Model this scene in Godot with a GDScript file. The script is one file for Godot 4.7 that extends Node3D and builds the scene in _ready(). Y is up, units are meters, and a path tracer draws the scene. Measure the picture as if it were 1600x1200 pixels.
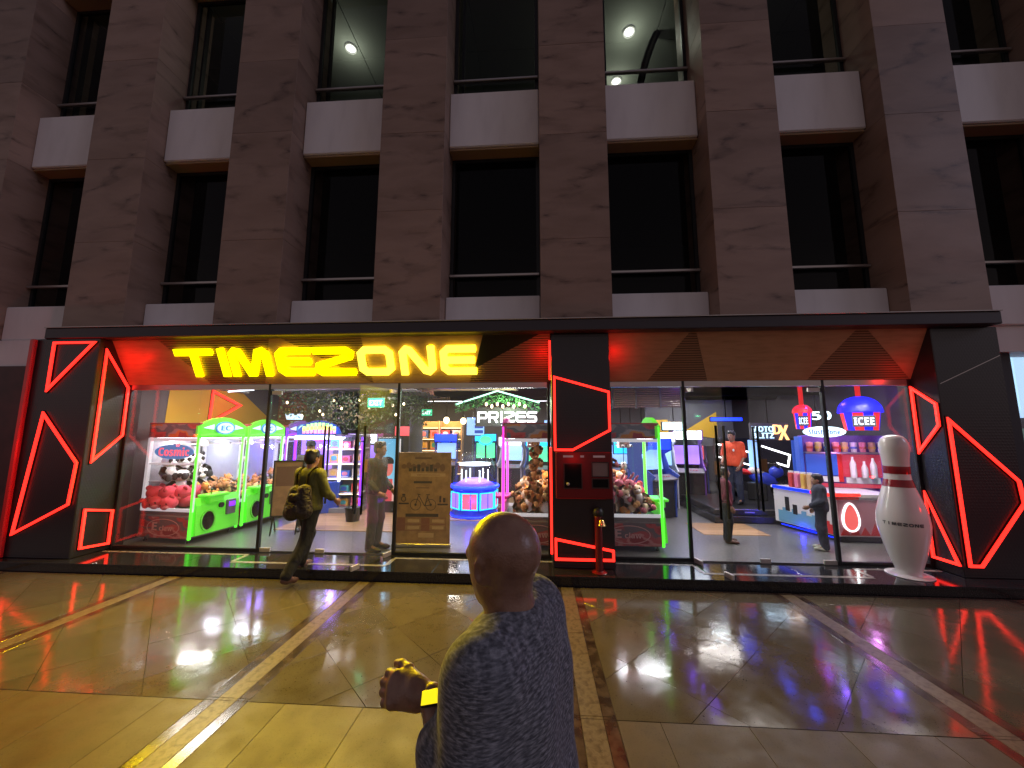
extends Node3D
# A shopping-centre forecourt at night: an amusement arcade behind glass under a stone-pillared office front.
# Metres, y up; the plaza is at y = 0, the arcade floor at y = 0.13; the glass line runs along z = -5.9.

const SHOP := 0.13
const GLASS := -5.9
var rng := RandomNumberGenerator.new()
var used := {}
var M := {}


class MB:
	# Collects faces of one mesh. Corners run counter-clockwise seen from outside.
	var v := PackedVector3Array()
	var n := PackedVector3Array()
	var t := PackedVector2Array()
	var ix := PackedInt32Array()
	var xf := Transform3D()

	func vert(p: Vector3, nn: Vector3, uv := Vector2.ZERO) -> int:
		v.append(xf * p)
		n.append((xf.basis * nn).normalized())
		t.append(uv)
		return v.size() - 1

	func tri(a: int, b: int, c: int) -> void:
		ix.append(a)
		ix.append(c)
		ix.append(b)

	func poly(ps: Array, uvs := []) -> void:
		var nn: Vector3 = (ps[1] - ps[0]).cross(ps[2] - ps[0]).normalized()
		var k := v.size()
		for i in ps.size():
			vert(ps[i], nn, uvs[i] if uvs.size() else Vector2.ZERO)
		for i in range(1, ps.size() - 1):
			tri(k, k + i, k + i + 1)

	func out(ps: Array, outward: Vector3) -> void:
		var nn: Vector3 = (ps[1] - ps[0]).cross(ps[2] - ps[0])
		if nn.dot(outward) < 0:
			ps.reverse()
		poly(ps)

	func rect(c: Vector3, right: Vector3, up: Vector3) -> void:
		# a printed sheet: u to the right, v downwards
		var r := right * 0.5
		var u := up * 0.5
		poly([c - r - u, c + r - u, c + r + u, c - r + u], [Vector2(0, 1), Vector2(1, 1), Vector2(1, 0), Vector2(0, 0)])

	func box(c: Vector3, s: Vector3, b := 0.0) -> void:
		var h := s * 0.5
		b = minf(b, minf(h.x, minf(h.y, h.z)) * 0.49)
		var f := func(ax: int, sx: float, sy: float, sz: float) -> Vector3:
			var p := Vector3(sx * (h.x - b), sy * (h.y - b), sz * (h.z - b))
			p[ax] = [sx, sy, sz][ax] * h[ax]
			return c + p
		for ax in 3:
			for s0 in [-1.0, 1.0]:
				var ps := []
				for q in [[-1, -1], [1, -1], [1, 1], [-1, 1]]:
					var sg := [0.0, 0.0, 0.0]
					sg[ax] = s0
					sg[(ax + 1) % 3] = float(q[0])
					sg[(ax + 2) % 3] = float(q[1])
					ps.append(f.call(ax, sg[0], sg[1], sg[2]))
				var o := Vector3.ZERO
				o[ax] = s0
				out(ps, o)
		if b <= 0.0:
			return
		for ax in 3:
			var bx := (ax + 1) % 3
			var cx := (ax + 2) % 3
			for s0 in [-1.0, 1.0]:
				for s1 in [-1.0, 1.0]:
					var ps := []
					for q in [[ax, -1.0], [ax, 1.0], [bx, 1.0], [bx, -1.0]]:
						var sg := [0.0, 0.0, 0.0]
						sg[ax] = s0
						sg[bx] = s1
						sg[cx] = q[1]
						ps.append(f.call(q[0], sg[0], sg[1], sg[2]))
					var o := Vector3.ZERO
					o[ax] = s0
					o[bx] = s1
					out(ps, o)
		for sx in [-1.0, 1.0]:
			for sy in [-1.0, 1.0]:
				for sz in [-1.0, 1.0]:
					out([f.call(0, sx, sy, sz), f.call(1, sx, sy, sz), f.call(2, sx, sy, sz)], Vector3(sx, sy, sz))

	func bb(x0: float, x1: float, y0: float, y1: float, z0: float, z1: float, b := 0.0) -> void:
		box(Vector3(x0 + x1, y0 + y1, z0 + z1) * 0.5, Vector3(absf(x1 - x0), absf(y1 - y0), absf(z1 - z0)), b)

	func prism(p2: PackedVector2Array, z0: float, z1: float, uv_box := Rect2()) -> void:
		# an outline in the x-y plane, pulled from z0 to z1 (z1 > z0)
		var p := p2.duplicate()
		if Geometry2D.is_polygon_clockwise(p):
			p.reverse()
		var tr := Geometry2D.triangulate_polygon(p)
		var k := v.size()
		for q in p:
			vert(Vector3(q.x, q.y, z1), Vector3(0, 0, 1), (q - uv_box.position) / uv_box.size * Vector2(1, -1) + Vector2(0, 1) if uv_box.size.x > 0 else Vector2.ZERO)
		for q in p:
			vert(Vector3(q.x, q.y, z0), Vector3(0, 0, -1))
		var m := p.size()
		for i in range(0, tr.size(), 3):
			var a := tr[i]
			var b := tr[i + 1]
			var c := tr[i + 2]
			if (p[b] - p[a]).cross(p[c] - p[a]) < 0:
				var w := b
				b = c
				c = w
			tri(k + a, k + b, k + c)
			tri(k + m + a, k + m + c, k + m + b)
		for i in m:
			var a := p[i]
			var b := p[(i + 1) % m]
			poly([Vector3(a.x, a.y, z0), Vector3(b.x, b.y, z0), Vector3(b.x, b.y, z1), Vector3(a.x, a.y, z1)])

	func strip(pts: PackedVector2Array, w: float, z0: float, z1: float, closed := false, round_end := false) -> void:
		# a mitred band of width w along a line in the x-y plane, from z0 to z1
		var m := pts.size()
		var l := []
		var r := []
		for i in m:
			var d0: Vector2 = (pts[i] - pts[i - 1]).normalized() if i > 0 or closed else (pts[1] - pts[0]).normalized()
			var d1: Vector2 = (pts[(i + 1) % m] - pts[i]).normalized() if i < m - 1 or closed else d0
			var q := (d0 + d1).normalized()
			var nn := Vector2(-q.y, q.x)
			var ext := minf(w * 0.5 / maxf(0.3, nn.dot(Vector2(-d0.y, d0.x))), w * 1.4)
			l.append(pts[i] + nn * ext)
			r.append(pts[i] - nn * ext)
		var z := func(p: Vector2, h: float) -> Vector3: return Vector3(p.x, p.y, h)
		for i in (m if closed else m - 1):
			var j := (i + 1) % m
			poly([z.call(r[i], z1), z.call(r[j], z1), z.call(l[j], z1), z.call(l[i], z1)])
			poly([z.call(l[i], z0), z.call(l[j], z0), z.call(r[j], z0), z.call(r[i], z0)])
			poly([z.call(r[i], z0), z.call(r[j], z0), z.call(r[j], z1), z.call(r[i], z1)])
			poly([z.call(l[j], z0), z.call(l[i], z0), z.call(l[i], z1), z.call(l[j], z1)])
		if not closed:
			poly([z.call(l[0], z0), z.call(r[0], z0), z.call(r[0], z1), z.call(l[0], z1)])
			poly([z.call(r[m - 1], z0), z.call(l[m - 1], z0), z.call(l[m - 1], z1), z.call(r[m - 1], z1)])

	func tube(ps: Array, r: float, sides := 8, closed := false, r1 := -1.0) -> void:
		var m := ps.size()
		var k := v.size()
		var up := Vector3.UP
		for i in m:
			var a: Vector3 = ps[(i - 1 + m) % m] if closed or i > 0 else ps[0]
			var b: Vector3 = ps[(i + 1) % m] if closed or i < m - 1 else ps[m - 1]
			var d := (b - a).normalized()
			if absf(d.dot(up)) > 0.95:
				up = Vector3.RIGHT if absf(d.x) < 0.9 else Vector3.BACK
			var sx := d.cross(up).normalized()
			var sy := sx.cross(d).normalized()
			up = sy
			var rr := r if r1 < 0 else lerpf(r, r1, float(i) / (m - 1))
			for q in sides:
				var an := TAU * q / sides
				var nn := sx * cos(an) + sy * sin(an)
				vert(ps[i] + nn * rr, nn, Vector2(float(q) / sides, float(i)))
		for i in (m if closed else m - 1):
			var j := (i + 1) % m
			for q in sides:
				var q1 := (q + 1) % sides
				tri(k + i * sides + q, k + i * sides + q1, k + j * sides + q1)
				tri(k + i * sides + q, k + j * sides + q1, k + j * sides + q)
		if not closed:
			for e in [0, m - 1]:
				var ring := []
				for q in sides:
					ring.append(xf.affine_inverse() * v[k + e * sides + q])
				var o: Vector3 = (ps[0] - ps[1]) if e == 0 else (ps[m - 1] - ps[m - 2])
				out(ring, o)

	func lathe(pr: Array, segs := 24, at := Vector3.ZERO, smooth := true) -> void:
		# profile [radius, height] from the bottom up
		var m := pr.size()
		var k := v.size()
		for i in m:
			var a: Vector2 = pr[maxi(i - 1, 0)]
			var b: Vector2 = pr[mini(i + 1, m - 1)]
			var d := (b - a).normalized()
			for q in segs + 1:
				var an := TAU * q / segs
				var nn := Vector3(cos(an) * d.y, -d.x, sin(an) * d.y)
				vert(at + Vector3(cos(an) * pr[i].x, pr[i].y, sin(an) * pr[i].x), nn, Vector2(float(q) / segs, 1.0 - float(i) / (m - 1)))
		for i in m - 1:
			for q in segs:
				var a := k + i * (segs + 1) + q
				var c := a + segs + 1
				tri(a, c, a + 1)
				tri(a + 1, c, c + 1)

	func ell(c: Vector3, r: Vector3, rings := 8, segs := 12, bs := Basis()) -> void:
		var k := v.size()
		for i in rings + 1:
			var th := PI * i / rings
			for q in segs + 1:
				var an := TAU * q / segs
				var u := Vector3(sin(th) * cos(an), -cos(th), sin(th) * sin(an))
				vert(c + bs * (u * r), bs * (u / r), Vector2(float(q) / segs, 1.0 - float(i) / rings))
		for i in rings:
			for q in segs:
				var a := k + i * (segs + 1) + q
				var b := a + segs + 1
				tri(a, b, a + 1)
				tri(a + 1, b, b + 1)

	func mesh() -> ArrayMesh:
		var a := []
		a.resize(Mesh.ARRAY_MAX)
		a[Mesh.ARRAY_VERTEX] = v
		a[Mesh.ARRAY_NORMAL] = n
		a[Mesh.ARRAY_TEX_UV] = t
		a[Mesh.ARRAY_INDEX] = ix
		var m := ArrayMesh.new()
		m.add_surface_from_arrays(Mesh.PRIMITIVE_TRIANGLES, a)
		return m


class Field:
	# A distance field of tapered capsules and ellipsoids joined with a smooth minimum, meshed as surface nets.
	var o: Vector3
	var c: float
	var nx: int
	var ny: int
	var nz: int
	var f := PackedFloat32Array()
	var flag := PackedByteArray()
	var cand := PackedInt32Array()

	func _init(lo: Vector3, hi: Vector3, cell: float) -> void:
		o = lo
		c = cell
		nx = int((hi.x - lo.x) / cell) + 2
		ny = int((hi.y - lo.y) / cell) + 2
		nz = int((hi.z - lo.z) / cell) + 2
		f.resize(nx * ny * nz)
		f.fill(9.0)
		flag.resize(nx * ny * nz)

	func cap(a: Vector3, b: Vector3, ra: float, rb: float, k := 0.03) -> void:
		var mg := maxf(ra, rb) + k + 2.0 * c
		var lo := (a.min(b) - Vector3.ONE * mg - o) / c
		var hi := (a.max(b) + Vector3.ONE * mg - o) / c
		var ba := b - a
		var l2 := maxf(ba.length_squared(), 1e-9)
		var band := k + 2.0 * c
		for z in range(maxi(int(lo.z), 0), mini(int(hi.z) + 1, nz)):
			for y in range(maxi(int(lo.y), 0), mini(int(hi.y) + 1, ny)):
				var i0 := (z * ny + y) * nx
				for x in range(maxi(int(lo.x), 0), mini(int(hi.x) + 1, nx)):
					var pa := Vector3(o.x + x * c - a.x, o.y + y * c - a.y, o.z + z * c - a.z)
					var h := clampf(pa.dot(ba) / l2, 0.0, 1.0)
					var d := (pa - ba * h).length() - ra - (rb - ra) * h
					var e := f[i0 + x]
					var q := maxf(k - absf(d - e), 0.0) / k
					f[i0 + x] = minf(d, e) - q * q * k * 0.25
					if absf(d) < band and flag[i0 + x] == 0:
						flag[i0 + x] = 1
						cand.append(i0 + x)

	func ell(at: Vector3, r: Vector3, bs := Basis(), k := 0.03, cut := false) -> void:
		var m := maxf(r.x, maxf(r.y, r.z))
		var mg := m + k + 2.0 * c
		var lo := (at - Vector3.ONE * mg - o) / c
		var hi := (at + Vector3.ONE * mg - o) / c
		var inv := bs.inverse()
		var band := k + 3.0 * c
		for z in range(maxi(int(lo.z), 0), mini(int(hi.z) + 1, nz)):
			for y in range(maxi(int(lo.y), 0), mini(int(hi.y) + 1, ny)):
				var i0 := (z * ny + y) * nx
				for x in range(maxi(int(lo.x), 0), mini(int(hi.x) + 1, nx)):
					var p := inv * Vector3(o.x + x * c - at.x, o.y + y * c - at.y, o.z + z * c - at.z)
					var u := p / r
					var l := u.length()
					var d := l * (l - 1.0) / maxf((u / r).length(), 1e-6) if l > 1e-6 else -minf(r.x, minf(r.y, r.z))
					var e := f[i0 + x]
					if cut:
						var q := maxf(k - absf(-d - e), 0.0) / k
						f[i0 + x] = maxf(-d, e) + q * q * k * 0.25
					else:
						var q := maxf(k - absf(d - e), 0.0) / k
						f[i0 + x] = minf(d, e) - q * q * k * 0.25
					if absf(d) < band and flag[i0 + x] == 0:
						flag[i0 + x] = 1
						cand.append(i0 + x)

	func half(at: Vector3, dir: Vector3) -> void:
		# keeps the side that dir points to
		for z in nz:
			for y in ny:
				for x in nx:
					var i := (z * ny + y) * nx + x
					if f[i] < 8.0:
						var d := (at - Vector3(o.x + x * c, o.y + y * c, o.z + z * c)).dot(dir)
						if d > f[i]:
							f[i] = d
							if absf(d) < 3.0 * c and flag[i] == 0:
								flag[i] = 1
								cand.append(i)

	func into(mb: MB) -> void:
		var id := {}
		var base := mb.v.size()
		var sx := [0, 1, 0, 1, 0, 1, 0, 1]
		var off := [0, 1, nx, nx + 1, nx * ny, nx * ny + 1, nx * ny + nx, nx * ny + nx + 1]
		var cells := {}
		for g in cand:
			if absf(f[g]) > 1.8 * c:
				continue
			var gx := g % nx
			var gy := (g / nx) % ny
			var gz := g / (nx * ny)
			for q in 8:
				var x: int = gx - (q & 1)
				var y: int = gy - ((q >> 1) & 1)
				var z: int = gz - (q >> 2)
				if x >= 0 and y >= 0 and z >= 0 and x < nx - 1 and y < ny - 1 and z < nz - 1:
					cells[(z * ny + y) * nx + x] = true
		var edges := [[0, 1], [2, 3], [4, 5], [6, 7], [0, 2], [1, 3], [4, 6], [5, 7], [0, 4], [1, 5], [2, 6], [3, 7]]
		for g in cells:
			var s := 0
			for q in 8:
				if f[g + off[q]] < 0.0:
					s += 1
			if s == 0 or s == 8:
				continue
			var p := Vector3.ZERO
			var m := 0
			for e in edges:
				var a: float = f[g + off[e[0]]]
				var b: float = f[g + off[e[1]]]
				if (a < 0.0) != (b < 0.0):
					var u := a / (a - b)
					var pa := Vector3(e[0] & 1, (e[0] >> 1) & 1, e[0] >> 2)
					var pb := Vector3(e[1] & 1, (e[1] >> 1) & 1, e[1] >> 2)
					p += pa.lerp(pb, u)
					m += 1
			p = p / m + Vector3(g % nx, (g / nx) % ny, g / (nx * ny))
			id[g] = mb.v.size()
			mb.v.append(mb.xf * (o + p * c))
			mb.n.append(Vector3.ZERO)
			mb.t.append(Vector2.ZERO)
		var st := [1, nx, nx * ny]
		for g in id:
			for ax in 3:
				var a: float = f[g]
				var b: float = f[g + st[ax]]
				if (a < 0.0) == (b < 0.0):
					continue
				var u: int = st[(ax + 1) % 3]
				var w: int = st[(ax + 2) % 3]
				if not (id.has(g - u) and id.has(g - w) and id.has(g - u - w)):
					continue
				var q := [id[g - u - w], id[g - w], id[g], id[g - u]]
				if a >= 0.0:
					q.reverse()
				for tr in [[0, 1, 2], [0, 2, 3]]:
					var i0: int = q[tr[0]]
					var i1: int = q[tr[1]]
					var i2: int = q[tr[2]]
					mb.tri(i0, i1, i2)
					var nn := (mb.v[i1] - mb.v[i0]).cross(mb.v[i2] - mb.v[i0])
					mb.n[i0] += nn
					mb.n[i1] += nn
					mb.n[i2] += nn
		for i in range(base, mb.v.size()):
			mb.n[i] = mb.n[i].normalized() if mb.n[i].length_squared() > 0 else Vector3.UP


# ---------------------------------------------------------------- things, parts, materials

func numbered(called: String) -> String:
	var k: int = used.get(called, 0)
	used[called] = k + 1
	return called if k == 0 else "%s_%03d" % [called, k]


func tag(o: Node, label: String, category: String, group := "") -> Node:
	o.set_meta("label", label)
	o.set_meta("category", category)
	if group:
		o.set_meta("group", group)
	return o


func thing(called: String, label: String, category: String, at := Vector3.ZERO, turn := 0.0, group := "") -> Node3D:
	var o := Node3D.new()
	o.name = numbered(called)
	add_child(o, true)
	o.position = at
	o.rotation.y = turn
	tag(o, label, category, group)
	return o


func obj(called: String, mb: MB, m: Material, parent: Node = null) -> MeshInstance3D:
	return put(called, mb.mesh(), m, parent)


func put(called: String, mesh: Mesh, m: Material, parent: Node = null) -> MeshInstance3D:
	var o := MeshInstance3D.new()
	o.mesh = mesh
	o.material_override = m
	if parent == null:
		o.name = numbered(called)
		add_child(o, true)
	else:
		o.name = called
		parent.add_child(o, true)
	return o


func struct(called: String, mb: MB, m: Material) -> MeshInstance3D:
	var o := obj(called, mb, m)
	o.set_meta("kind", "structure")
	return o


func dup(o: Node3D, called: String, label: String, at: Vector3, bs := Basis(), group := "") -> Node3D:
	var r: Node3D = o.duplicate()
	r.name = numbered(called)
	add_child(r, true)
	r.transform = Transform3D(bs, at)
	if label:
		r.set_meta("label", label)
	if group:
		r.set_meta("group", group)
	return r


func lin(r: float, g: float, b: float, a := 1.0) -> Color:
	var c := Color(r, g, b).linear_to_srgb()
	c.a = a
	return c


func mat(key: String, r: float, g: float, b: float, rough := 0.5, metal := 0.0) -> StandardMaterial3D:
	var m := StandardMaterial3D.new()
	m.resource_name = key
	m.albedo_color = lin(r, g, b)
	m.roughness = rough
	m.metallic = metal
	M[key] = m
	return m


func glow(key: String, r: float, g: float, b: float, e := 1.0) -> StandardMaterial3D:
	var m := mat(key, minf(r, 0.8), minf(g, 0.8), minf(b, 0.8), 0.4)
	var k := maxf(r, maxf(g, b))
	m.emission_enabled = true
	m.emission = lin(r / k, g / k, b / k)
	m.emission_energy_multiplier = k * e
	return m


func glass(key: String, a := 0.04, rough := 0.0) -> StandardMaterial3D:
	var m := mat(key, 0.6, 0.7, 0.7, rough)
	m.albedo_color.a = a
	m.transparency = BaseMaterial3D.TRANSPARENCY_ALPHA
	return m


func noise_tex(sd: int, freq: float, cols: Array, offs: Array, size := 512, kind := FastNoiseLite.TYPE_SIMPLEX_SMOOTH, warp := 0.0, oct := 5) -> NoiseTexture2D:
	var nz := FastNoiseLite.new()
	nz.seed = sd
	nz.noise_type = kind
	nz.frequency = freq
	nz.fractal_octaves = oct
	if warp > 0:
		nz.domain_warp_enabled = true
		nz.domain_warp_amplitude = warp
		nz.domain_warp_frequency = freq * 0.8
	var g := Gradient.new()
	g.offsets = PackedFloat32Array(offs)
	var cc := PackedColorArray()
	for q in cols:
		cc.append(lin(q[0], q[1], q[2]))
	g.colors = cc
	var tx := NoiseTexture2D.new()
	tx.noise = nz
	tx.width = size
	tx.height = size
	tx.seamless = true
	tx.color_ramp = g
	return tx


func tri_map(m: StandardMaterial3D, tx: Texture2D, scale: Vector3, world := true) -> StandardMaterial3D:
	m.albedo_texture = tx
	m.uv1_triplanar = true
	m.uv1_world_triplanar = world
	m.uv1_scale = scale
	return m


func area(at: Vector3, towards: Vector3, up: Vector3, size: Vector2, color: Color, energy: float, called := "lamp_light") -> AreaLight3D:
	var l := AreaLight3D.new()
	l.name = called
	l.area_size = size
	l.light_color = color
	l.light_energy = energy
	l.shadow_enabled = true
	add_child(l, true)
	l.global_transform = Transform3D(Basis.looking_at(towards, up), at)
	return l


func omni(at: Vector3, color: Color, energy: float, size := 0.05, called := "lamp_light") -> OmniLight3D:
	var l := OmniLight3D.new()
	l.name = called
	l.light_color = color
	l.light_energy = energy
	l.light_size = size
	l.omni_range = 20.0
	l.omni_attenuation = 2.0
	l.shadow_enabled = true
	add_child(l, true)
	l.position = at
	return l


func words(s: String, m: Material, parent: Node, called: String, at: Vector3, bs: Basis, height: float, width := 0.0, depth := 0.01, bold := true) -> MeshInstance3D:
	# raised lettering, centred on `at`, facing bs.z
	var fnt := SystemFont.new()
	fnt.font_names = PackedStringArray(["Droid Sans"])
	fnt.font_weight = 700 if bold else 400
	var tm := TextMesh.new()
	tm.text = s
	tm.font = fnt
	tm.font_size = 64
	tm.pixel_size = 0.01
	tm.depth = 0.05
	tm.curve_step = 4.0
	var bx := tm.get_aabb()
	var o := put(called, tm, m, parent)
	var sy := height / bx.size.y
	var sx := width / bx.size.x if width > 0 else sy
	var b2 := Basis(bs.x * sx, bs.y * sy, bs.z * depth / 0.05)
	o.transform = Transform3D(b2, at - b2 * (bx.position + bx.size * 0.5))
	return o


const WIDE := {
	"T": [[0.0, 0.88, 1.0, 0.88], [0.5, 0.76, 0.5, 0.0]],
	"I": [[0.5, 1.0, 0.5, 0.0]],
	"M": [[0.07, 0.0, 0.07, 0.8, 0.15, 0.9, 0.25, 0.86, 0.46, 0.12, 0.54, 0.12, 0.75, 0.86, 0.85, 0.9, 0.93, 0.8, 0.93, 0.0]],
	"E": [[1.0, 0.88, 0.22, 0.88, 0.1, 0.76, 0.1, 0.24, 0.22, 0.12, 1.0, 0.12], [0.2, 0.5, 0.96, 0.5]],
	"Z": [[0.0, 0.88, 0.82, 0.88, 0.93, 0.78, 0.9, 0.66, 0.1, 0.36, 0.06, 0.22, 0.17, 0.12, 1.0, 0.12]],
	"O": [[0.22, 0.88, 0.78, 0.88, 0.9, 0.76, 0.9, 0.24, 0.78, 0.12, 0.22, 0.12, 0.1, 0.24, 0.1, 0.76]],
	"N": [[0.1, 0.0, 0.1, 0.78, 0.19, 0.88, 0.3, 0.84, 0.7, 0.16, 0.81, 0.12, 0.9, 0.22, 0.9, 1.0]],
	"P": [[0.1, 0.0, 0.1, 0.88, 0.8, 0.88, 0.9, 0.78, 0.9, 0.5, 0.8, 0.4, 0.2, 0.4]],
	"R": [[0.1, 0.0, 0.1, 0.88, 0.8, 0.88, 0.9, 0.78, 0.9, 0.54, 0.8, 0.44, 0.2, 0.44], [0.6, 0.4, 0.88, 0.0]],
	"S": [[1.0, 0.88, 0.2, 0.88, 0.1, 0.78, 0.1, 0.6, 0.2, 0.5, 0.8, 0.5, 0.9, 0.4, 0.9, 0.22, 0.8, 0.12, 0.0, 0.12]],
}


func wide_letter(ch: String, w: float, h: float, stroke: float, d: float) -> MB:
	# the broad rounded capitals of the lit signs: mitred bands, standing d proud
	var mb := MB.new()
	for ln in WIDE[ch]:
		var ps := PackedVector2Array()
		for i in range(0, ln.size(), 2):
			ps.append(Vector2(ln[i] * w, ln[i + 1] * h))
		mb.strip(ps, stroke, 0.0, d, ch == "O")
	return mb
# ---------------------------------------------------------------- people

func joints(h: float, over := {}) -> Dictionary:
	# local frame: x to the person's left, z forward
	var j := {
		"pelvis": Vector3(0, 0.95, 0), "waist": Vector3(0, 1.06, 0), "chest": Vector3(0, 1.27, 0.0), "neck": Vector3(0, 1.45, -0.01), "head": Vector3(0, 1.525, 0.02),
		"ls": Vector3(0.175, 1.4, -0.01), "le": Vector3(0.23, 1.12, -0.03), "lw": Vector3(0.25, 0.88, 0.05), "rs": Vector3(-0.175, 1.4, -0.01), "re": Vector3(-0.23, 1.12, -0.03), "rw": Vector3(-0.25, 0.88, 0.05),
		"lh": Vector3(0.085, 0.92, 0), "lk": Vector3(0.1, 0.5, 0.02), "la": Vector3(0.105, 0.085, -0.02), "rh": Vector3(-0.085, 0.92, 0), "rk": Vector3(-0.1, 0.5, 0.02), "ra": Vector3(-0.105, 0.085, -0.02),
		"lt": Vector3(0.12, 0.035, 0.14), "rt": Vector3(-0.12, 0.035, 0.14), "face": Vector3(0, 0, 1), "up": Vector3(0, 1, 0),
	}
	for k in over:
		j[k] = over[k]
	var s := h / 1.75
	for k in j:
		if k != "face" and k != "up":
			j[k] = j[k] * s
	j["s"] = s
	return j


func torso(f: Field, j: Dictionary, g: float) -> void:
	# g: how far the cloth stands off the body
	var s: float = j.s
	var across: Vector3 = (j.ls - j.rs).normalized()
	var hip: Vector3 = (j.lh - j.rh).normalized()
	for e in [-1.0, 1.0]:
		f.cap(j.chest + across * e * 0.075 * s + Vector3(0, 0.05 * s, 0), j.waist + hip * e * 0.06 * s, 0.105 * s + g, 0.095 * s + g, 0.06)
		f.cap(j.waist + hip * e * 0.06 * s, j.pelvis + hip * e * 0.07 * s, 0.095 * s + g, 0.112 * s + g, 0.06)
		f.cap(j.neck - Vector3(0, 0.05 * s, 0), j.ls if e > 0 else j.rs, 0.058 * s + g, 0.06 * s + g, 0.05)


func arm(f: Field, j: Dictionary, e: String, g: float, share := 1.0) -> void:
	var s: float = j.s
	var el: Vector3 = j[e + "e"]
	f.cap(j[e + "s"], el if share >= 1.0 else (j[e + "s"] as Vector3).lerp(el, share * 2.0 if share < 0.5 else 1.0), 0.056 * s + g, 0.043 * s + g, 0.03)
	if share > 0.5:
		var to: Vector3 = el.lerp(j[e + "w"], (share - 0.5) * 2.0)
		f.cap(el, to, 0.042 * s + g, lerpf(0.042, 0.028, (share - 0.5) * 2.0) * s + g, 0.02)


func leg(f: Field, j: Dictionary, e: String, g: float, loose := 0.0) -> void:
	var s: float = j.s
	f.cap(j[e + "h"], j[e + "k"], 0.086 * s + g, 0.056 * s + g + loose, 0.04)
	f.cap(j[e + "k"], j[e + "a"], 0.056 * s + g + loose, 0.04 * s + g + loose, 0.03)


func hand(mb: MB, wrist: Vector3, along: Vector3, palm: Vector3, thumb: Vector3, s: float, curl: float, cell: float) -> void:
	# palm faces `palm`; fingers run along `along`, each its own chain; the thumb leaves the side
	along = along.normalized()
	thumb = (thumb - along * thumb.dot(along)).normalized()
	palm = thumb.cross(along).normalized() * signf(thumb.cross(along).dot(palm) + 1e-6)
	var palm0 := palm
	var f := Field.new(wrist - Vector3.ONE * 0.21 * s, wrist + Vector3.ONE * 0.21 * s, cell)
	var kn := wrist + along * 0.095 * s
	f.cap(wrist - along * 0.02 * s, wrist + along * 0.02 * s, 0.026 * s, 0.026 * s, 0.02)
	for i in 4:
		var sd := (1.5 - i) * 0.019 * s
		var base := kn + thumb * sd - along * absf(i - 1.2) * 0.006 * s
		f.cap(wrist + along * 0.015 * s + thumb * sd * 0.6, base, 0.016 * s, 0.0115 * s, 0.018)
		var ln: float = [0.9, 1.0, 0.94, 0.74][i]
		var p := base
		var d := along
		for b in 3:
			d = (d * cos(curl) + palm * sin(curl)).normalized()
			if b > 0:
				pass
			var q: Vector3 = p + d * [0.042, 0.027, 0.021][b] * ln * s
			f.cap(p, q, (0.0112 - b * 0.001) * s, (0.0102 - b * 0.001) * s, 0.005)
			p = q
			d = (d * cos(curl) + (palm - d * palm.dot(d)).normalized() * sin(curl)).normalized()
			palm = (palm - d * palm.dot(d)).normalized()
		palm = palm0
	var t0 := wrist + along * 0.03 * s + thumb * 0.022 * s
	var t1 := t0 + (along * 0.85 + thumb * 0.5 + palm * 0.3).normalized() * 0.043 * s
	var t2 := t1 + (along + thumb * 0.25 + palm * 0.35).normalized() * 0.033 * s
	var t3 := t2 + (along + palm * 0.45).normalized() * 0.026 * s
	f.cap(t0, t1, 0.016 * s, 0.0125 * s, 0.014)
	f.cap(t1, t2, 0.0125 * s, 0.011 * s, 0.005)
	f.cap(t2, t3, 0.011 * s, 0.009 * s, 0.005)
	f.into(mb)


func head_frame(j: Dictionary) -> Basis:
	var up: Vector3 = j.up.normalized()
	var z: Vector3 = j.face
	z = (z - up * z.dot(up)).normalized()
	return Basis(up.cross(z), up, z)


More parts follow.
